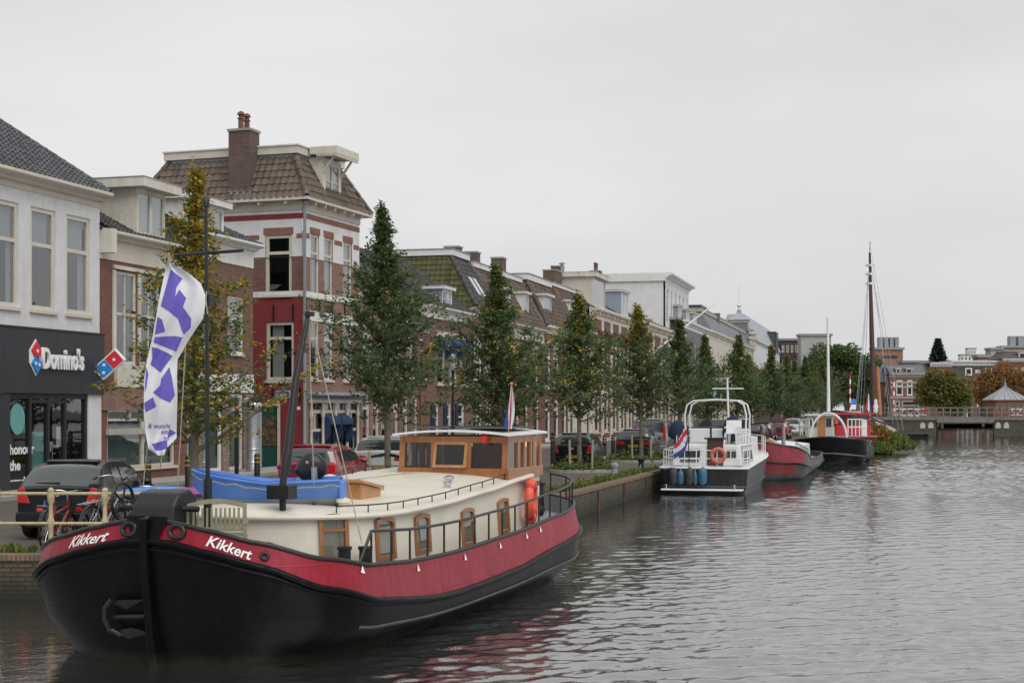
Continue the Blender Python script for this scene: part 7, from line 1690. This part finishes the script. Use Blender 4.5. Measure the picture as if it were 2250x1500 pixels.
# ---------------------------------------------------------------- bicycles against the railing
def bicycle(label, x, y, ang, col, lean=6, fend='steel'):
    t = thing('bicycle', label, 'bicycle', (x, y, ZS), 0, 'bicycles at the railing'); t.rotation_euler = (0, R(lean), R(90)-ang)
    r = .34
    for xc in (.34, 1.42):
        m = MB(); m.tube([(xc+math.cos(a)*r, 0, r+math.sin(a)*r) for a in [2*math.pi*i/28 for i in range(28)]], .02, 6, closed=True); w = m.build('wheel', 'rubber', t, smooth=60)
        m = MB(); m.tube([(xc+math.cos(a)*(r-.03), 0, r+math.sin(a)*(r-.03)) for a in [2*math.pi*i/28 for i in range(28)]], .008, 5, closed=True)
        for k in range(16): a = 2*math.pi*k/16; m.tube([(xc, .02*(-1)**k, r), (xc+math.cos(a)*(r-.03), 0, r+math.sin(a)*(r-.03))], .0025, 3)
        m.build('rim', 'chrome', w, smooth=60)
        m = MB(); m.grid([[(xc+math.cos(a)*(r+.035), s*.03, r+math.sin(a)*(r+.035)) for s in (-1, 0, 1)] for a in [R(20+i*15) for i in range(11)]]); m.build('mudguard', fend, t, smooth=60, fix=False)
    bb, st, hd, ra = Vector((.80, 0, .29)), Vector((.62, 0, .86)), Vector((1.28, 0, .88)), Vector((.34, 0, r))
    m = MB()
    for a, b in ((bb, st), (bb, hd+Vector((.03, 0, -.14))), (st+Vector((.05, 0, -.2)), hd+Vector((.02, 0, -.06))), (hd+Vector((-.02, 0, .06)), hd+Vector((.05, 0, -.2)))): m.tube([a, b], .02, 8)
    for s in (-1, 1): m.tube([ra+Vector((0, s*.06, 0)), bb+Vector((0, s*.03, 0))], .011, 6); m.tube([ra+Vector((0, s*.06, 0)), st+Vector((.03, s*.02, -.08))], .011, 6); m.tube([Vector((1.42, s*.055, r)), hd+Vector((.05, s*.03, -.2))], .013, 6)
    m.build('frame', col, t, smooth=50)
    m = MB(); m.tube([st, st+Vector((-.03, 0, .14))], .014, 6); m.build('seat_post', 'chrome', t); m = MB(); m.prism([(-.16, -.1), (-.16, .1), (0, .07), (.13, .02), (.13, -.02), (0, -.07)], .14, .2, 'z', 0, Matrix.Translation(st)); m.build('saddle', 'rubber', t, bevel=.02)
    m = MB(); h = hd+Vector((-.03, 0, .2)); m.tube([hd, h], .014, 6); m.tube([h+Vector((-.26, .30, .0)), h+Vector((-.1, .30, .02)), h+Vector((.06, .16, .03)), h+Vector((.03, 0, 0)), h+Vector((.06, -.16, .03)), h+Vector((-.1, -.30, .02)), h+Vector((-.26, -.30, .0))], .012, 6); m.build('handlebar', 'chrome', t, smooth=60)
    for s in (-1, 1): m = MB(); m.tube([h+Vector((-.28, s*.3, 0)), h+Vector((-.15, s*.3, .015))], .018, 6); m.build('grip', 'rubber', t)
    m = MB()
    for s in (-1, 1): m.tube([(.02, s*.07, .76), (.6, s*.07, .76)], .008, 5); m.tube([(.1, s*.07, .76), (.34, s*.07, .34)], .007, 5)
    for k in range(4): m.tube([(.05+.15*k, -.07, .76), (.05+.15*k, .07, .76)], .006, 4)
    m.build('rack', 'chrome', t)
    m = MB(); m.box(-.04, .0, -.05, .05, .66, .72); m.build('rear_lamp', 'lamp_red', t)
    m = MB(); m.lathe([(.09, -.01), (.09, .01)], (0, 0, 0), 14, 0, Matrix.Translation(bb+Vector((0, -.05, 0))) @ Matrix.Rotation(R(90), 4, 'X')); m.tube([bb+Vector((0, -.07, 0)), bb+Vector((.12, -.08, -.1))], .01, 5); m.box(.87, .97, -.16, -.08, .18, .2); m.build('crank', 'steel', t)
bicycle('bicycle with red rear bag at the left of the railing', -8.12, 25.75, R(4), 'car_red', 7, 'steel_dark')
bicycle('silver framed bicycle in the middle of the railing', -7.45, 26.0, R(16), 'car_silver', -5, 'steel_dark')
bicycle('dark bicycle with upright handlebar nearest the barge', -7.05, 26.3, R(24), 'car_black', 5, 'steel_dark')
# ---------------------------------------------------------------- cream iron railing on the quay head
def railing():
    t = thing('quay_railing', 'cream painted iron railing on the quay behind the barge bow', 'railing', (-13.2, 25.15, ZS))
    n = 9; prof = [(.065, 0), (.065, .12), (.045, .15), (.04, .42), (.06, .47), (.06, .55), (.04, .6), (.035, .82), (.06, .88), (.065, .98), (.05, 1.03), (.06, 1.06), (.02, 1.1)]
    for k in range(n):
        m = MB(); m.lathe(prof, (.05+.905*k, 0, 0), 10); m.build('post', 'railing_paint', t, smooth=40)
    for z in (.5, 1.0): m = MB(); m.tube([(-3, 0, z), (.05+.905*(n-1)+.3, 0, z)], .026, 8); m.build('rail', 'railing_paint', t, smooth=40)
railing()
for i, (mt, x0, x1, y, lab) in enumerate((('dinghy_blue', -6.95, -5.9, 26.6, 'blue covered kayak lying behind the railing'), ('magenta_cover', -6.2, -5.3, 26.2, 'magenta covered kayak lying behind the railing'))):
    t = thing('kayak', lab, 'kayak', (x0, y, ZS+.93), 0, 'kayaks on trestles'); L_ = x1-x0+.5; m = MB(); n = 14
    m.grid([[Vector((L_*i/n, .28*math.sin(math.pi*min(max(i/n, .01), .99))**.6*math.cos(a), .10*math.sin(math.pi*min(max(i/n, .01), .99))**.5*math.sin(a)+.02)) for a in [2*math.pi*j/12 for j in range(12)]] for i in range(n+1)], closed=True); m.build('hull', mt, t, smooth=60)
    m = MB(); [m.bar((L_*f, s*.25, -.93), (L_*f, 0, -.06), .04) for f in (.25, .75) for s in (-1, 1)]; m.build('trestle', 'grey_wood', t)
# ---------------------------------------------------------------- street furniture
for i, (px, Y, h, lab) in enumerate(((325, 44, .95, 'black bollard with yellow bands in front of the brick house'), (414, 43, 1.1, 'black bollard left of the yellow elm trunk'), (565, 50, .95, 'black bollard with yellow bands before the red wall door'), (702, 58, .95, 'black bollard before the corner shop'), (790, 60, .95, 'black bollard right of the corner shop'), (1215, 59.3, 1.5, 'tall black post left of the parked black hatchback'), (1328, 78, 1.1, 'left black post by the tall cream house'), (1347, 80, 1.1, 'right black post by the tall cream house'))):
    t = thing('bollard', lab, 'bollard', ((px-CX)/FPX*Y, Y, ZS), 0, 'street bollards'); m = MB(); m.lathe([(.1, 0), (.1, h-.06), (.06, h)], (0, 0, 0), 12); m.build('post', 'black_metal', t, smooth=40)
    for z in (h-.16, h-.3): m = MB(); m.lathe([(.103, 0), (.103, .03)], (0, 0, z), 12); m.build('band', 'plate_yellow', t)
t = thing('sign_post', 'black post with orange top and small plate in front of the low shop', 'post', ((520-CX)/FPX*49, 49, ZS)); m = MB(); m.tube([(0, 0, 0), (0, 0, 2.45)], .07, 10); m.build('pole', 'black_metal', t, smooth=40); m = MB(); m.lathe([(.075, 0), (.07, .12)], (0, 0, 2.45), 10); m.build('cap', 'flag_orange', t); m = MB(); m.box(-.03, .05, -.09, -.07, 1.9, 2.0); m.build('plate', 'sign_white', t)
t = thing('patio_heater', 'stainless steel patio heater standing before the red wall', 'heater', ((556-CX)/FPX*56, 56, ZS))
m = MB(); m.lathe([(.27, 0), (.27, .35), (.24, .4), (.24, 2.35)], (0, 0, 0), 20); m.build('column', 'steel', t, smooth=40); m = MB(); m.lathe([(.3, 2.36), (.31, 2.4), (.31, 2.62), (.28, 2.68)], (0, 0, 0), 20); m.build('burner', 'chrome', t, smooth=40); m = MB(); m.lathe([(.38, 2.76), (.40, 2.78), (.1, 2.9), (.02, 2.92)], (0, 0, 0), 20); m.build('hood', 'chrome', t, smooth=40)
for z in (.45, .95): m = MB(); m.tube([(math.cos(a)*.3, math.sin(a)*.3, z) for a in [2*math.pi*i/16 for i in range(16)]], .015, 5, closed=True); m.build('guard_ring', 'chrome', t, smooth=40)
t = thing('street_lamp', 'black lamp post with glass lantern before the house with navy awnings', 'street lamp', ((995-CX)/FPX*62, 62, ZS)); m = MB(); m.lathe([(.12, 0), (.12, .6), (.08, .7), (.06, 1), (.05, 3.9), (.09, 4.0), (.05, 4.05)], (0, 0, 0), 10); m.build('pole', 'black_metal', t, smooth=40)
m = MB(); m.lathe([(.1, 4.06), (.19, 4.42)], (0, 0, 0), 6); m.build('lantern_glass', 'net_curtain', t); m = MB(); m.lathe([(.24, 4.425), (.2, 4.5), (.1, 4.58), (.08, 4.66), (.02, 4.72)], (0, 0, 0), 12); m.build('lantern_roof', 'lead', t, smooth=40)
t = thing('utility_box', 'pale green utility cabinet beside the shuttered house', 'cabinet', ((1012-CX)/FPX*66, 66, ZS)); m = MB(); m.box(-.45, .45, -.2, .2, 0, 1.5); m.build('case', 'cabinet_green', t, bevel=.02); m = MB(); m.box(-.48, .48, -.23, .23, 1.502, 1.58); m.build('lid', 'cabinet_green', t)
for (x, y, lab) in ((3.7, 54.2, 'small grey mooring post on the quay edge'), (5.2, 60.5, 'dark mooring post with rope by the yacht stern')):
    t = thing('mooring_post', lab, 'mooring post', (x, y, ZS), 0, 'mooring posts'); m = MB(); m.lathe([(.12, 0), (.1, .3), (.14, .34), (.14, .44), (.05, .5)], (0, 0, 0), 12); m.build('post', 'lead' if x < 4 else 'black_metal', t, smooth=40)
t = thing('mooring_rope', 'blue grey mooring rope from quay to the yacht stern', 'rope', (5.2, 60.5, ZS)); m = MB(); m.tube([(0, 0, .2), (-.3, -2, -.02), (.1, -4, .03), (.7, -5.0, .25)], .04, 6); m.build('line', 'fender_blue', t, smooth=60)
# ---------------------------------------------------------------- the passer-by behind the wheelhouse
def person():
    t = thing('person', 'person in a dark navy jacket walking on the street beyond the wheelhouse', 'person', ((1085-CX)/FPX*70, 70, ZS+.11), R(170))
    V = [(0, 0, .98), (0, 0, 1.2), (0, 0, 1.42), (0, -.02, 1.52), (0, .0, 1.62), (0, .02, 1.74), (.19, 0, 1.42), (.25, .02, 1.15), (.24, .1, .9), (-.19, 0, 1.42), (-.25, .0, 1.15), (-.24, .08, .9), (.1, 0, .92), (.11, .06, .5), (.11, -.02, .08), (.11, .14, .03), (-.1, 0, .92), (-.11, -.06, .5), (-.11, -.16, .09), (-.11, -.02, .03)]
    E = [(0, 1), (1, 2), (2, 3), (3, 4), (4, 5), (2, 6), (6, 7), (7, 8), (2, 9), (9, 10), (10, 11), (0, 12), (12, 13), (13, 14), (14, 15), (0, 16), (16, 17), (17, 18), (18, 19)]
    rad = [.16, .16, .17, .06, .095, .085, .085, .065, .04, .085, .065, .04, .1, .07, .05, .045, .1, .07, .05, .045]
    me = bpy.data.meshes.new('body'); me.from_pydata(V, E, []); o = link('body', me, t); o.modifiers.new('skin', 'SKIN'); 
    for i, r in enumerate(rad): me.skin_vertices[0].data[i].radius = (r, r*.8 if i < 3 else r)
    me.skin_vertices[0].data[0].use_root = True; ss = o.modifiers.new('sub', 'SUBSURF'); ss.levels = 2; ss.render_levels = 2; me.materials.append(MAT('person_cloth'))
    m = MB(); m.lathe([(.02, .12), (.07, .1), (.1, .04), (.105, -.02), (.09, -.05)], (0, -.02, 1.72), 14); m.build('hair', 'hair', t, smooth=60)
def pcloth():      # skin above the collar and at the hands, jacket, trousers
    m, nt, b = newmat('person_cloth'); tc = nt.nodes.new('ShaderNodeTexCoord'); sp = nt.nodes.new('ShaderNodeSeparateXYZ'); nt.links.new(tc.outputs['Object'], sp.inputs[0])
    mr = nt.nodes.new('ShaderNodeMath'); mr.operation = 'DIVIDE'; mr.inputs[1].default_value = 2.0; nt.links.new(sp.outputs[2], mr.inputs[0])
    c = ramp(nt, mr.outputs[0], [(0, (.03, .03, .03)), (.05, (.05, .055, .07)), (.44, (.05, .055, .07)), (.445, (.02, .025, .045)), (.765, (.02, .025, .045)), (.775, (.5, .28, .2))]); nt.links.new(c, b.inputs[0])
    nt.nodes[c.node.name].color_ramp.interpolation = 'LINEAR'; b.inputs['Roughness'].default_value = .8
pcloth(); person()
# ---------------------------------------------------------------- the bridge and what lies beyond it
def bridge():
    Y = 176.0; X = lambda px: (px-CX)/FPX*Y; t = thing('bridge', 'low bridge with dark stone piers and grey timber railing across the canal', 'bridge', (0, Y, 0))
    zd = 2.25
    for (a, b) in ((1772, 2057), (2184, 2420)):
        m = MB(); m.prism([(X(a), 0), (X(b), 0), (X(b)+2.75, 9), (X(a)+2.75, 9)], -.6, zd-.35); p = m.build('pier', 'pier_brick', t)
        m = MB(); m.box(X(a)-.15, X(b)+.15, -.15, 9, zd-.345, zd-.1); m.build('pier_cap', 'timber_bridge', p)
        for px in ((2027, 2045) if a < 2000 else (2193, 2211)):
            m = MB(); m.prism([(X(px)-.3, .95), (X(px)+.3, .95), (X(px)+.3, 1.35), (X(px)+.12, 1.65), (X(px)-.12, 1.65), (X(px)-.3, 1.35)], -.06, -.002, 'y'); m.build('pier_stone', 'stone', p)
    m = MB(); m.box(X(1772), X(2420), -.1, 9, zd-.095, zd); m.build('deck', 'timber_bridge', t)
    m = MB(); m.box(X(2057), X(2184), -.2, -.0, zd-.6, zd-.1); m.build('edge_beam', 'timber_bridge', t)
    for k in range(6): m = MB(); m.box(X(2057), X(2184)+2, 1+k*1.4, 1.3+k*1.4, zd-.55, zd-.1); m.build('girder', 'mast_wood', t)
    for y in (0, 8.8):
        for k in range(30):
            px = 1960+k*16; m = MB(); m.box(X(px)-.07, X(px)+.07, y-.07, y+.07, zd, zd+1.12); m.build('rail_post', 'timber_bridge', t)
        for z in (.55, 1.1): m = MB(); m.box(X(1960), X(2424), y-.05, y+.05, zd+z-.06, zd+z+.06); m.build('rail', 'timber_bridge', t)
    for (a, b, lab) in ((1966, 2040, 'red and white lattice barrier on the left of the bridge'), (2225, 2300, 'red and white lattice barrier beside the bridge hut')):
        g = thing('barrier_gate', lab, 'barrier', (X(a), Y+.7, zd), 0, 'bridge barriers'); w = X(b)-X(a)
        for z in (.25, .95): m = MB(); m.bar((0, 0, z), (w, 0, z), .1); m.build('bar', 'sign_white', g)
        n = 6
        for k in range(n):
            for s in (0, 1): m = MB(); m.bar((w*k/n, .02*s, .25+.7*s), (w*(k+1)/n, .02*s, .95-.7*s), .07); m.build('lattice_bar', 'sign_white' if (k+s) % 2 else 'flag_red', g)
        m = MB(); m.lathe([(.22, 0), (.22, .05)], (0, 0, 0), 14, 0, Matrix.Translation((w*.95, -.12, .8)) @ Matrix.Rotation(R(90), 4, 'X')); m.build('warning_disc', 'flag_red', g)
    for (px, y0, y1, yy, lab) in ((1868, 823, 905, 172, 'raised red and white barrier pole left of the ship mast'), (1964, 830, 908, 177, 'raised red and white barrier pole right of the ship mast')):
        g = thing('barrier_pole', lab, 'barrier', px2(px, y1, yy), 0, 'raised barrier poles'); h = (y1-y0)*yy/FPX
        for k in range(8): m = MB(); m.tube([(0, 0, h*k/8), (0, 0, h*(k+1)/8)], .09, 8); m.build('band', 'flag_red' if k % 2 else 'sign_white', g)
    g = thing('traffic_sign', 'blue and white sign on a post by the raised barrier', 'sign', px2(1875, 905, 172), 0); m = MB(); m.box(-.3, .3, -.04, 0, .9, 1.5); m.build('blue_plate', 'sign_blue', g); m = MB(); m.box(-.3, .3, -.04, 0, .3, .85); m.build('white_plate', 'sign_white', g); m = MB(); m.tube([(0, .05, -.8), (0, .05, 1.6)], .05, 6); m.build('post', 'steel', g)
    # keeper's hut
    Yh = 181.0; xc = (2219-CX)/FPX*Yh; g = thing('bridge_hut', 'wooden bridge keeper hut with pointed grey hip roof', 'hut', (xc, Yh, zd)); w = 1.75; e = 2.15; z1 = 2.05
    m = MB(); m.box(-w, w, 0, 2*w, 0, z1); b = m.build('wall', 'hut_wood', g)
    for k in range(4):
        x = -w+.2+k*.85; m = MB(); m.box(x, x+.65, -.03, -.005, .75, 1.75); m.build('window_frame', 'oak', g); m = MB(); m.box(x+.08, x+.57, -.045, -.031, .83, 1.67); m.build('pane', 'car_glass', g)
    for k in range(12): x = -w+.15+k*.29; m = MB(); m.box(x-.012, x+.012, -.02, -.003, 0, .72); m.build('board_joint', 'mast_wood', g)
    m = MB(); n = 10; prof = [(1, 0), (.78, .42), (.5, .85), (.25, 1.25), (.07, 1.65), (.04, 1.9)]
    m.grid([[Vector((cx*e*f, w+cy*e*f, z1+.02+z)) for cx, cy in ((-1, -1), (1, -1), (1, 1), (-1, 1))] for f, z in prof], closed=True); m.build('roof', 'lead', g)
    for s in (-.7, -.35, 0, .35, .7):
        m = MB(); m.tube([Vector((s*e*f*1.0, w-e*f-.01, z1+.05+z)) for f, z in prof], .03, 4); m.build('roof_seam', 'lead', g)
    m = MB(); m.lathe([(.1, 0), (.16, .15), (.05, .3), (.03, .6)], (0, w, z1+1.9), 8); m.build('finial', 'lead', g); m = MB(); m.box(-e, e, w-e, w+e, z1-.1, z1+.018); m.build('eaves', 'hut_wood', g)
    c = car('parked_car', 'small white car seen through the bridge railing', (2174-CX)/FPX*190, 190, R(80), 'car_white', 3.4, 1.6, 1.45, .92, .4, ''); c.location.z = 1.65
brick('pier_brick', (.085, .075, .055), (.06, .055, .04), (.04, .04, .03), grime=(.04, .05, .02), gr=.8, course=.25, length=.6)
bridge()
def far_side():
    Y = 270.0; X = lambda px, y=Y: (px-CX)/FPX*y
    def hs(label, a, b, y, name='far_house', dep=9, cat='house', grp='far houses beyond the bridge'): return House(name, label, (X(a, y), y), (X(b, y), y), dep, cat, ZS+.6, grp)
    def Z(py, y=Y): return CAMZ-(py-HY)*y/FPX-ZS-.6
    # gabled grey roofs
    h = hs('dark brick house with plain grey slate roof behind the ship mast', 1884, 1956, Y+3); ze = Z(838); w = fronts(h, 4, 4, 6, .35)+fronts(h, 4, .8, 3, .4); wall(h, 0, h.L, 0, ze, w, 'brown_brick'); body(h, ze, 'brown_brick')
    for r in w: window(h, r, frame='white_paint', fw=.18, sill=None)
    gable_roof(h, ze, Z(797)-ze, 'slate', tl=False, verge=False)
    h = hs('ornate brick house with white bands and two slate dormers', 1956, 2044, Y); ze = Z(825); w1 = [(h.s_(a), h.s_(b), Z(868), Z(836)) for a, b in ((1969, 1984), (1993, 2005), (2018, 2028))]; w0 = [(h.s_(1967), h.s_(1978), .3, Z(880)), (h.s_(1982), h.s_(2020), .6, Z(880))]
    wall(h, 0, h.L, 0, ze, w1+w0, 'brown_brick'); body(h, ze, 'brown_brick')
    for r in w1: window(h, r, frame='white_paint', fw=.18, arch=True)
    for r in w0: window(h, r, frame='stone', fw=.2, transom=.3)
    for z in (Z(873), Z(850), Z(840)): m = MB(); m.box(0, h.L, -.04, -.002, z-.12, z+.12); m.build('white_band', 'stone', h.t)
    cornice(h, 0, h.L, ze-.3, .7, .5, 'stone', brackets=14); gable_roof(h, ze+.4, Z(800)-ze-.4, 'slate', tl=False, verge=False, ridge_y=4)
    dormer(h, h.s_(1970), h.s_(1979), .3, ze+.4, Z(810), 2.5, 'lead', 'white_paint', panes=1, over=.2); dormer(h, h.s_(1992), h.s_(2005), .3, ze+.4, Z(810), 2.5, 'lead', 'white_paint', panes=1, over=.2)
    h = hs('brick house hidden behind the round olive tree', 2044, 2092, Y); wall(h, 0, h.L, 0, Z(805), fronts(h, 3, 4, 6.5, .4), 'red_brick'); body(h, Z(805), 'red_brick'); cornice(h, 0, h.L, Z(805), .6, .5, 'white_paint')
    for r in fronts(h, 3, 4, 6.5, .4): window(h, r, frame='white_paint', fw=.18)
    m = MB(); m.box(0, h.L, 0, 10, Z(805)+.61, Z(805)+.8); m.build('roof', 'lead', h.t)
    h = hs('brick house with black slate upper storey and white framed windows', 2092, 2202, Y); ze = Z(834); zt = Z(803); up = [(h.s_(a), h.s_(b), Z(824), Z(808)) for a, b in ((2121, 2136), (2164, 2180))]; mid = [(h.s_(a), h.s_(b), Z(866), Z(843)) for a, b in ((2100, 2110), (2122, 2134), (2147, 2160), (2172, 2184))]; lo = [(h.s_(a), h.s_(b), .2, Z(877)) for a, b in ((2103, 2117), (2124, 2138), (2147, 2162), (2170, 2190))]
    wall(h, 0, h.L, 0, ze, mid+lo, 'brown_brick'); wall(h, 0, h.L, ze+.3, zt, up, 'tile_black', y=.1, name='slate_storey'); body(h, zt, 'brown_brick'); cornice(h, 0, h.L, ze, .3, .3, 'stone'); cornice(h, -.2, h.L, zt, .9, .6, 'white_paint', back=8)
    for r in up: window(h, r, frame='white_paint', fw=.22, transom=0, rec=.05)
    for r in mid+lo: window(h, r, frame='white_paint', fw=.18)
    m = MB(); m.box(h.s_(2143), h.s_(2154), .02, .09, Z(820), Z(812)); m.build('roof_light', 'sky_pane', h.t)
    h = hs('tall brick house with dark mansard at the right edge', 2202, 2300, Y-2); ze = Z(795); w = [(h.s_(a), h.s_(b), z0, z1) for a, b in ((2216, 2234), (2244, 2262), (2272, 2290)) for z0, z1 in ((Z(827), Z(808)), (Z(862), Z(843)), (.5, Z(878)))]; wall(h, 0, h.L, 0, ze, w, 'red_brick'); body(h, ze, 'red_brick')
    for r in w: window(h, r, frame='cream', fw=.2, mull=1)
    cornice(h, 0, h.L, ze, .5, .5, 'white_paint'); hip(h, ze+.5, Z(772)-ze-.5, (1.2, 1.2, 2), 'tile_black', tl=False, edge='stone'); dormer(h, h.s_(2240), h.s_(2256), .2, ze+.5, Z(776), 2, 'white_paint', 'white_paint', panes=1)
    # blocks behind
    def block(label, a, b, y, top, mat, deep=4, name='apartment_block', rows=0, cols=0, fr='white_paint', plant=0):
        h = hs(label, a, b, y, name, deep, 'building', 'blocks behind the far houses'); z = Z(top, y); w = [(h.L*(c+.25)/cols, h.L*(c+.75)/cols, z-2.6-3.4*r, z-1.0-3.4*r) for r in range(rows) for c in range(cols)]
        wall(h, 0, h.L, -2, z, w, mat); body(h, z, mat); m = MB(); m.box(-.3, h.L+.3, -.3, deep, z+.002, z+.5); m.build('roof', 'lead', h.t)
        for r in w: window(h, r, frame=fr, fw=.15, transom=0, sill=None, room=True)
        for k in range(plant): m = MB(); u = h.L*(.2+.19*k); m.box(u, u+h.L*.13, 1, 3, z+.5, z+2.8); m.build('roof_unit', 'lead', h.t)
        return h
    h = block('orange brick block with four roof units behind the ship mast', 1922, 1984, 330, 768, 'orange_brick', plant=4); m = MB(); m.box(h.L*.25, h.L*.8, -.1, -.0, Z(786, 330), Z(781, 330)); m.build('dark_strip', 'charcoal_panel', h.t)
    block('grey flat roofed block behind the trees at the far end of the row', 1716, 1765, 330, 748, 'dark_brick', rows=2, cols=5); h = block('plain grey wall block beside the green tree', 1760, 1826, 322, 738, 'grey_paint', rows=0)
    block('distant white hospital block on the skyline', 2110, 2168, 800, 780, 'white_render', rows=3, cols=7, name='hospital_block'); block('small white tower on the distant hospital', 2126, 2145, 805, 766, 'white_render', rows=1, cols=3, name='hospital_tower')
    block('beige apartment block with orange wing on the right skyline', 2177, 2203, 345, 768, 'stone', rows=2, cols=2); block('orange brick block with tilted roof panels on the right skyline', 2203, 2300, 350, 764, 'orange_brick', plant=4)
    block('low brown roofed terrace behind the far houses', 1985, 2110, 300, 797, 'brown_brick', name='terrace'); block('low orange block below the hospital', 2150, 2180, 320, 785, 'orange_brick', name='annex')
    # trees
    def pt(px, Y_): return ((px-CX)/FPX*Y_, Y_, ZS)
    GT = 'trees beyond the bridge'
    tree('round_tree', 'round olive green tree standing behind the bridge', pt(2070, 212), blob_tree(1, 7.6, 1.8, 3.9, 17000, .38, ('leaf_olive', 'leaf_green', 'leaf_rust'), (.72, .93, 1.1), low=.42), group=GT)
    tree('round_tree', 'taller olive tree top rising behind the round olive tree', pt(2060, 232), blob_tree(2, 8.2, 3.0, 2.6, 9000, .38, ('leaf_olive', 'leaf_rust', 'leaf_green'), (.65, .85, 1.1)), group=GT)
    for i, (px, Y_, H, r, n) in enumerate(((2160, 228, 8.0, 3.6, 4200), (2200, 226, 9.4, 3.8, 4600), (2240, 224, 8.6, 3.6, 4200))):
        tree('autumn_tree', ['left thin rust coloured tree before the far houses', 'middle taller rust coloured tree above the hut', 'right thin rust coloured tree at the picture edge'][i], pt(px, Y_), blob_tree(10+i, H, 2.5, r, n, .34, ('leaf_rust', 'leaf_olive'), (.8, 1.1)), group=GT)
    tree('broad_tree', 'big green tree behind the trees at the end of the quay row', pt(1858, 225), blob_tree(3, 12.0, 2.5, 4.6, 17000, .45, ('leaf_green', 'leaf_dark', 'leaf_bright'), (.55, .9, 1.1)), group=GT)
    tree('broad_tree', 'big green tree beside the grey wall block', pt(1825, 250), blob_tree(4, 13.3, 4, 5.0, 14000, .45, ('leaf_green', 'leaf_dark', 'leaf_bright'), (.55, .9, 1.1)), group=GT)
    tree('broad_tree', 'green tree top behind the grey flat roofed block', pt(1775, 345), blob_tree(5, 18.5, 6, 5.5, 9000, .6, ('leaf_green', 'leaf_bright'), (.7, 1.1)), group=GT)
    tree('broad_tree', 'yellowish tree left of the orange brick block', pt(1905, 300), blob_tree(6, 12.0, 4, 4.5, 7000, .5, ('leaf_olive', 'leaf_green'), (.6, 1.1)), group=GT)
    for i in range(9):
        px = [1992, 2006, 2020, 2034, 2048, 2090, 2104, 2118, 2140][i]
        tree('skyline_tree', '%s of the small trees on the distant skyline' % ['first', 'second', 'third', 'fourth', 'fifth', 'sixth', 'seventh', 'eighth', 'ninth'][i]+' from the left', pt(px, 420), blob_tree(20+i % 3, 15.0 if i < 5 else 14.0, 4, 3.4, 2200, .8, ('leaf_green', 'leaf_dark'), (.6, 1.1)), rz=i, group='skyline trees')
    # conifer
    rn = random.Random(9); t = thing('conifer_tree', 'dark layered conifer rising above the far roofs', 'tree', pt(2061, 300), 0, GT); H = CAMZ-(744-HY)*300/FPX-ZS; m = MB(); m.tube([(0, 0, 0), (0, 0, H)], [.3, .04], 6); m.build('trunk', 'bark', t); l = MB()
    for k in range(24):
        f = k/23; z = 4.2+(H-4.4)*f; r = 4.2*(1-f)**.9+.25
        for j in range(9):
            a = j*.7+k*1.9; 
            for q in range(46): s = rn.random(); p = Vector((math.cos(a)*r*s, math.sin(a)*r*s, z-.3*s*r+rn.gauss(0, .06))); leaf_card(l, p, Vector((math.cos(a)+rn.uniform(-.6, .6), math.sin(a)+rn.uniform(-.6, .6), rn.uniform(-.8, .5))), Vector((rn.uniform(-1, 1), rn.uniform(-1, 1), 1)), .55, 0)
    l.build('crown', 'conifer', t, fix=False)
far_side()
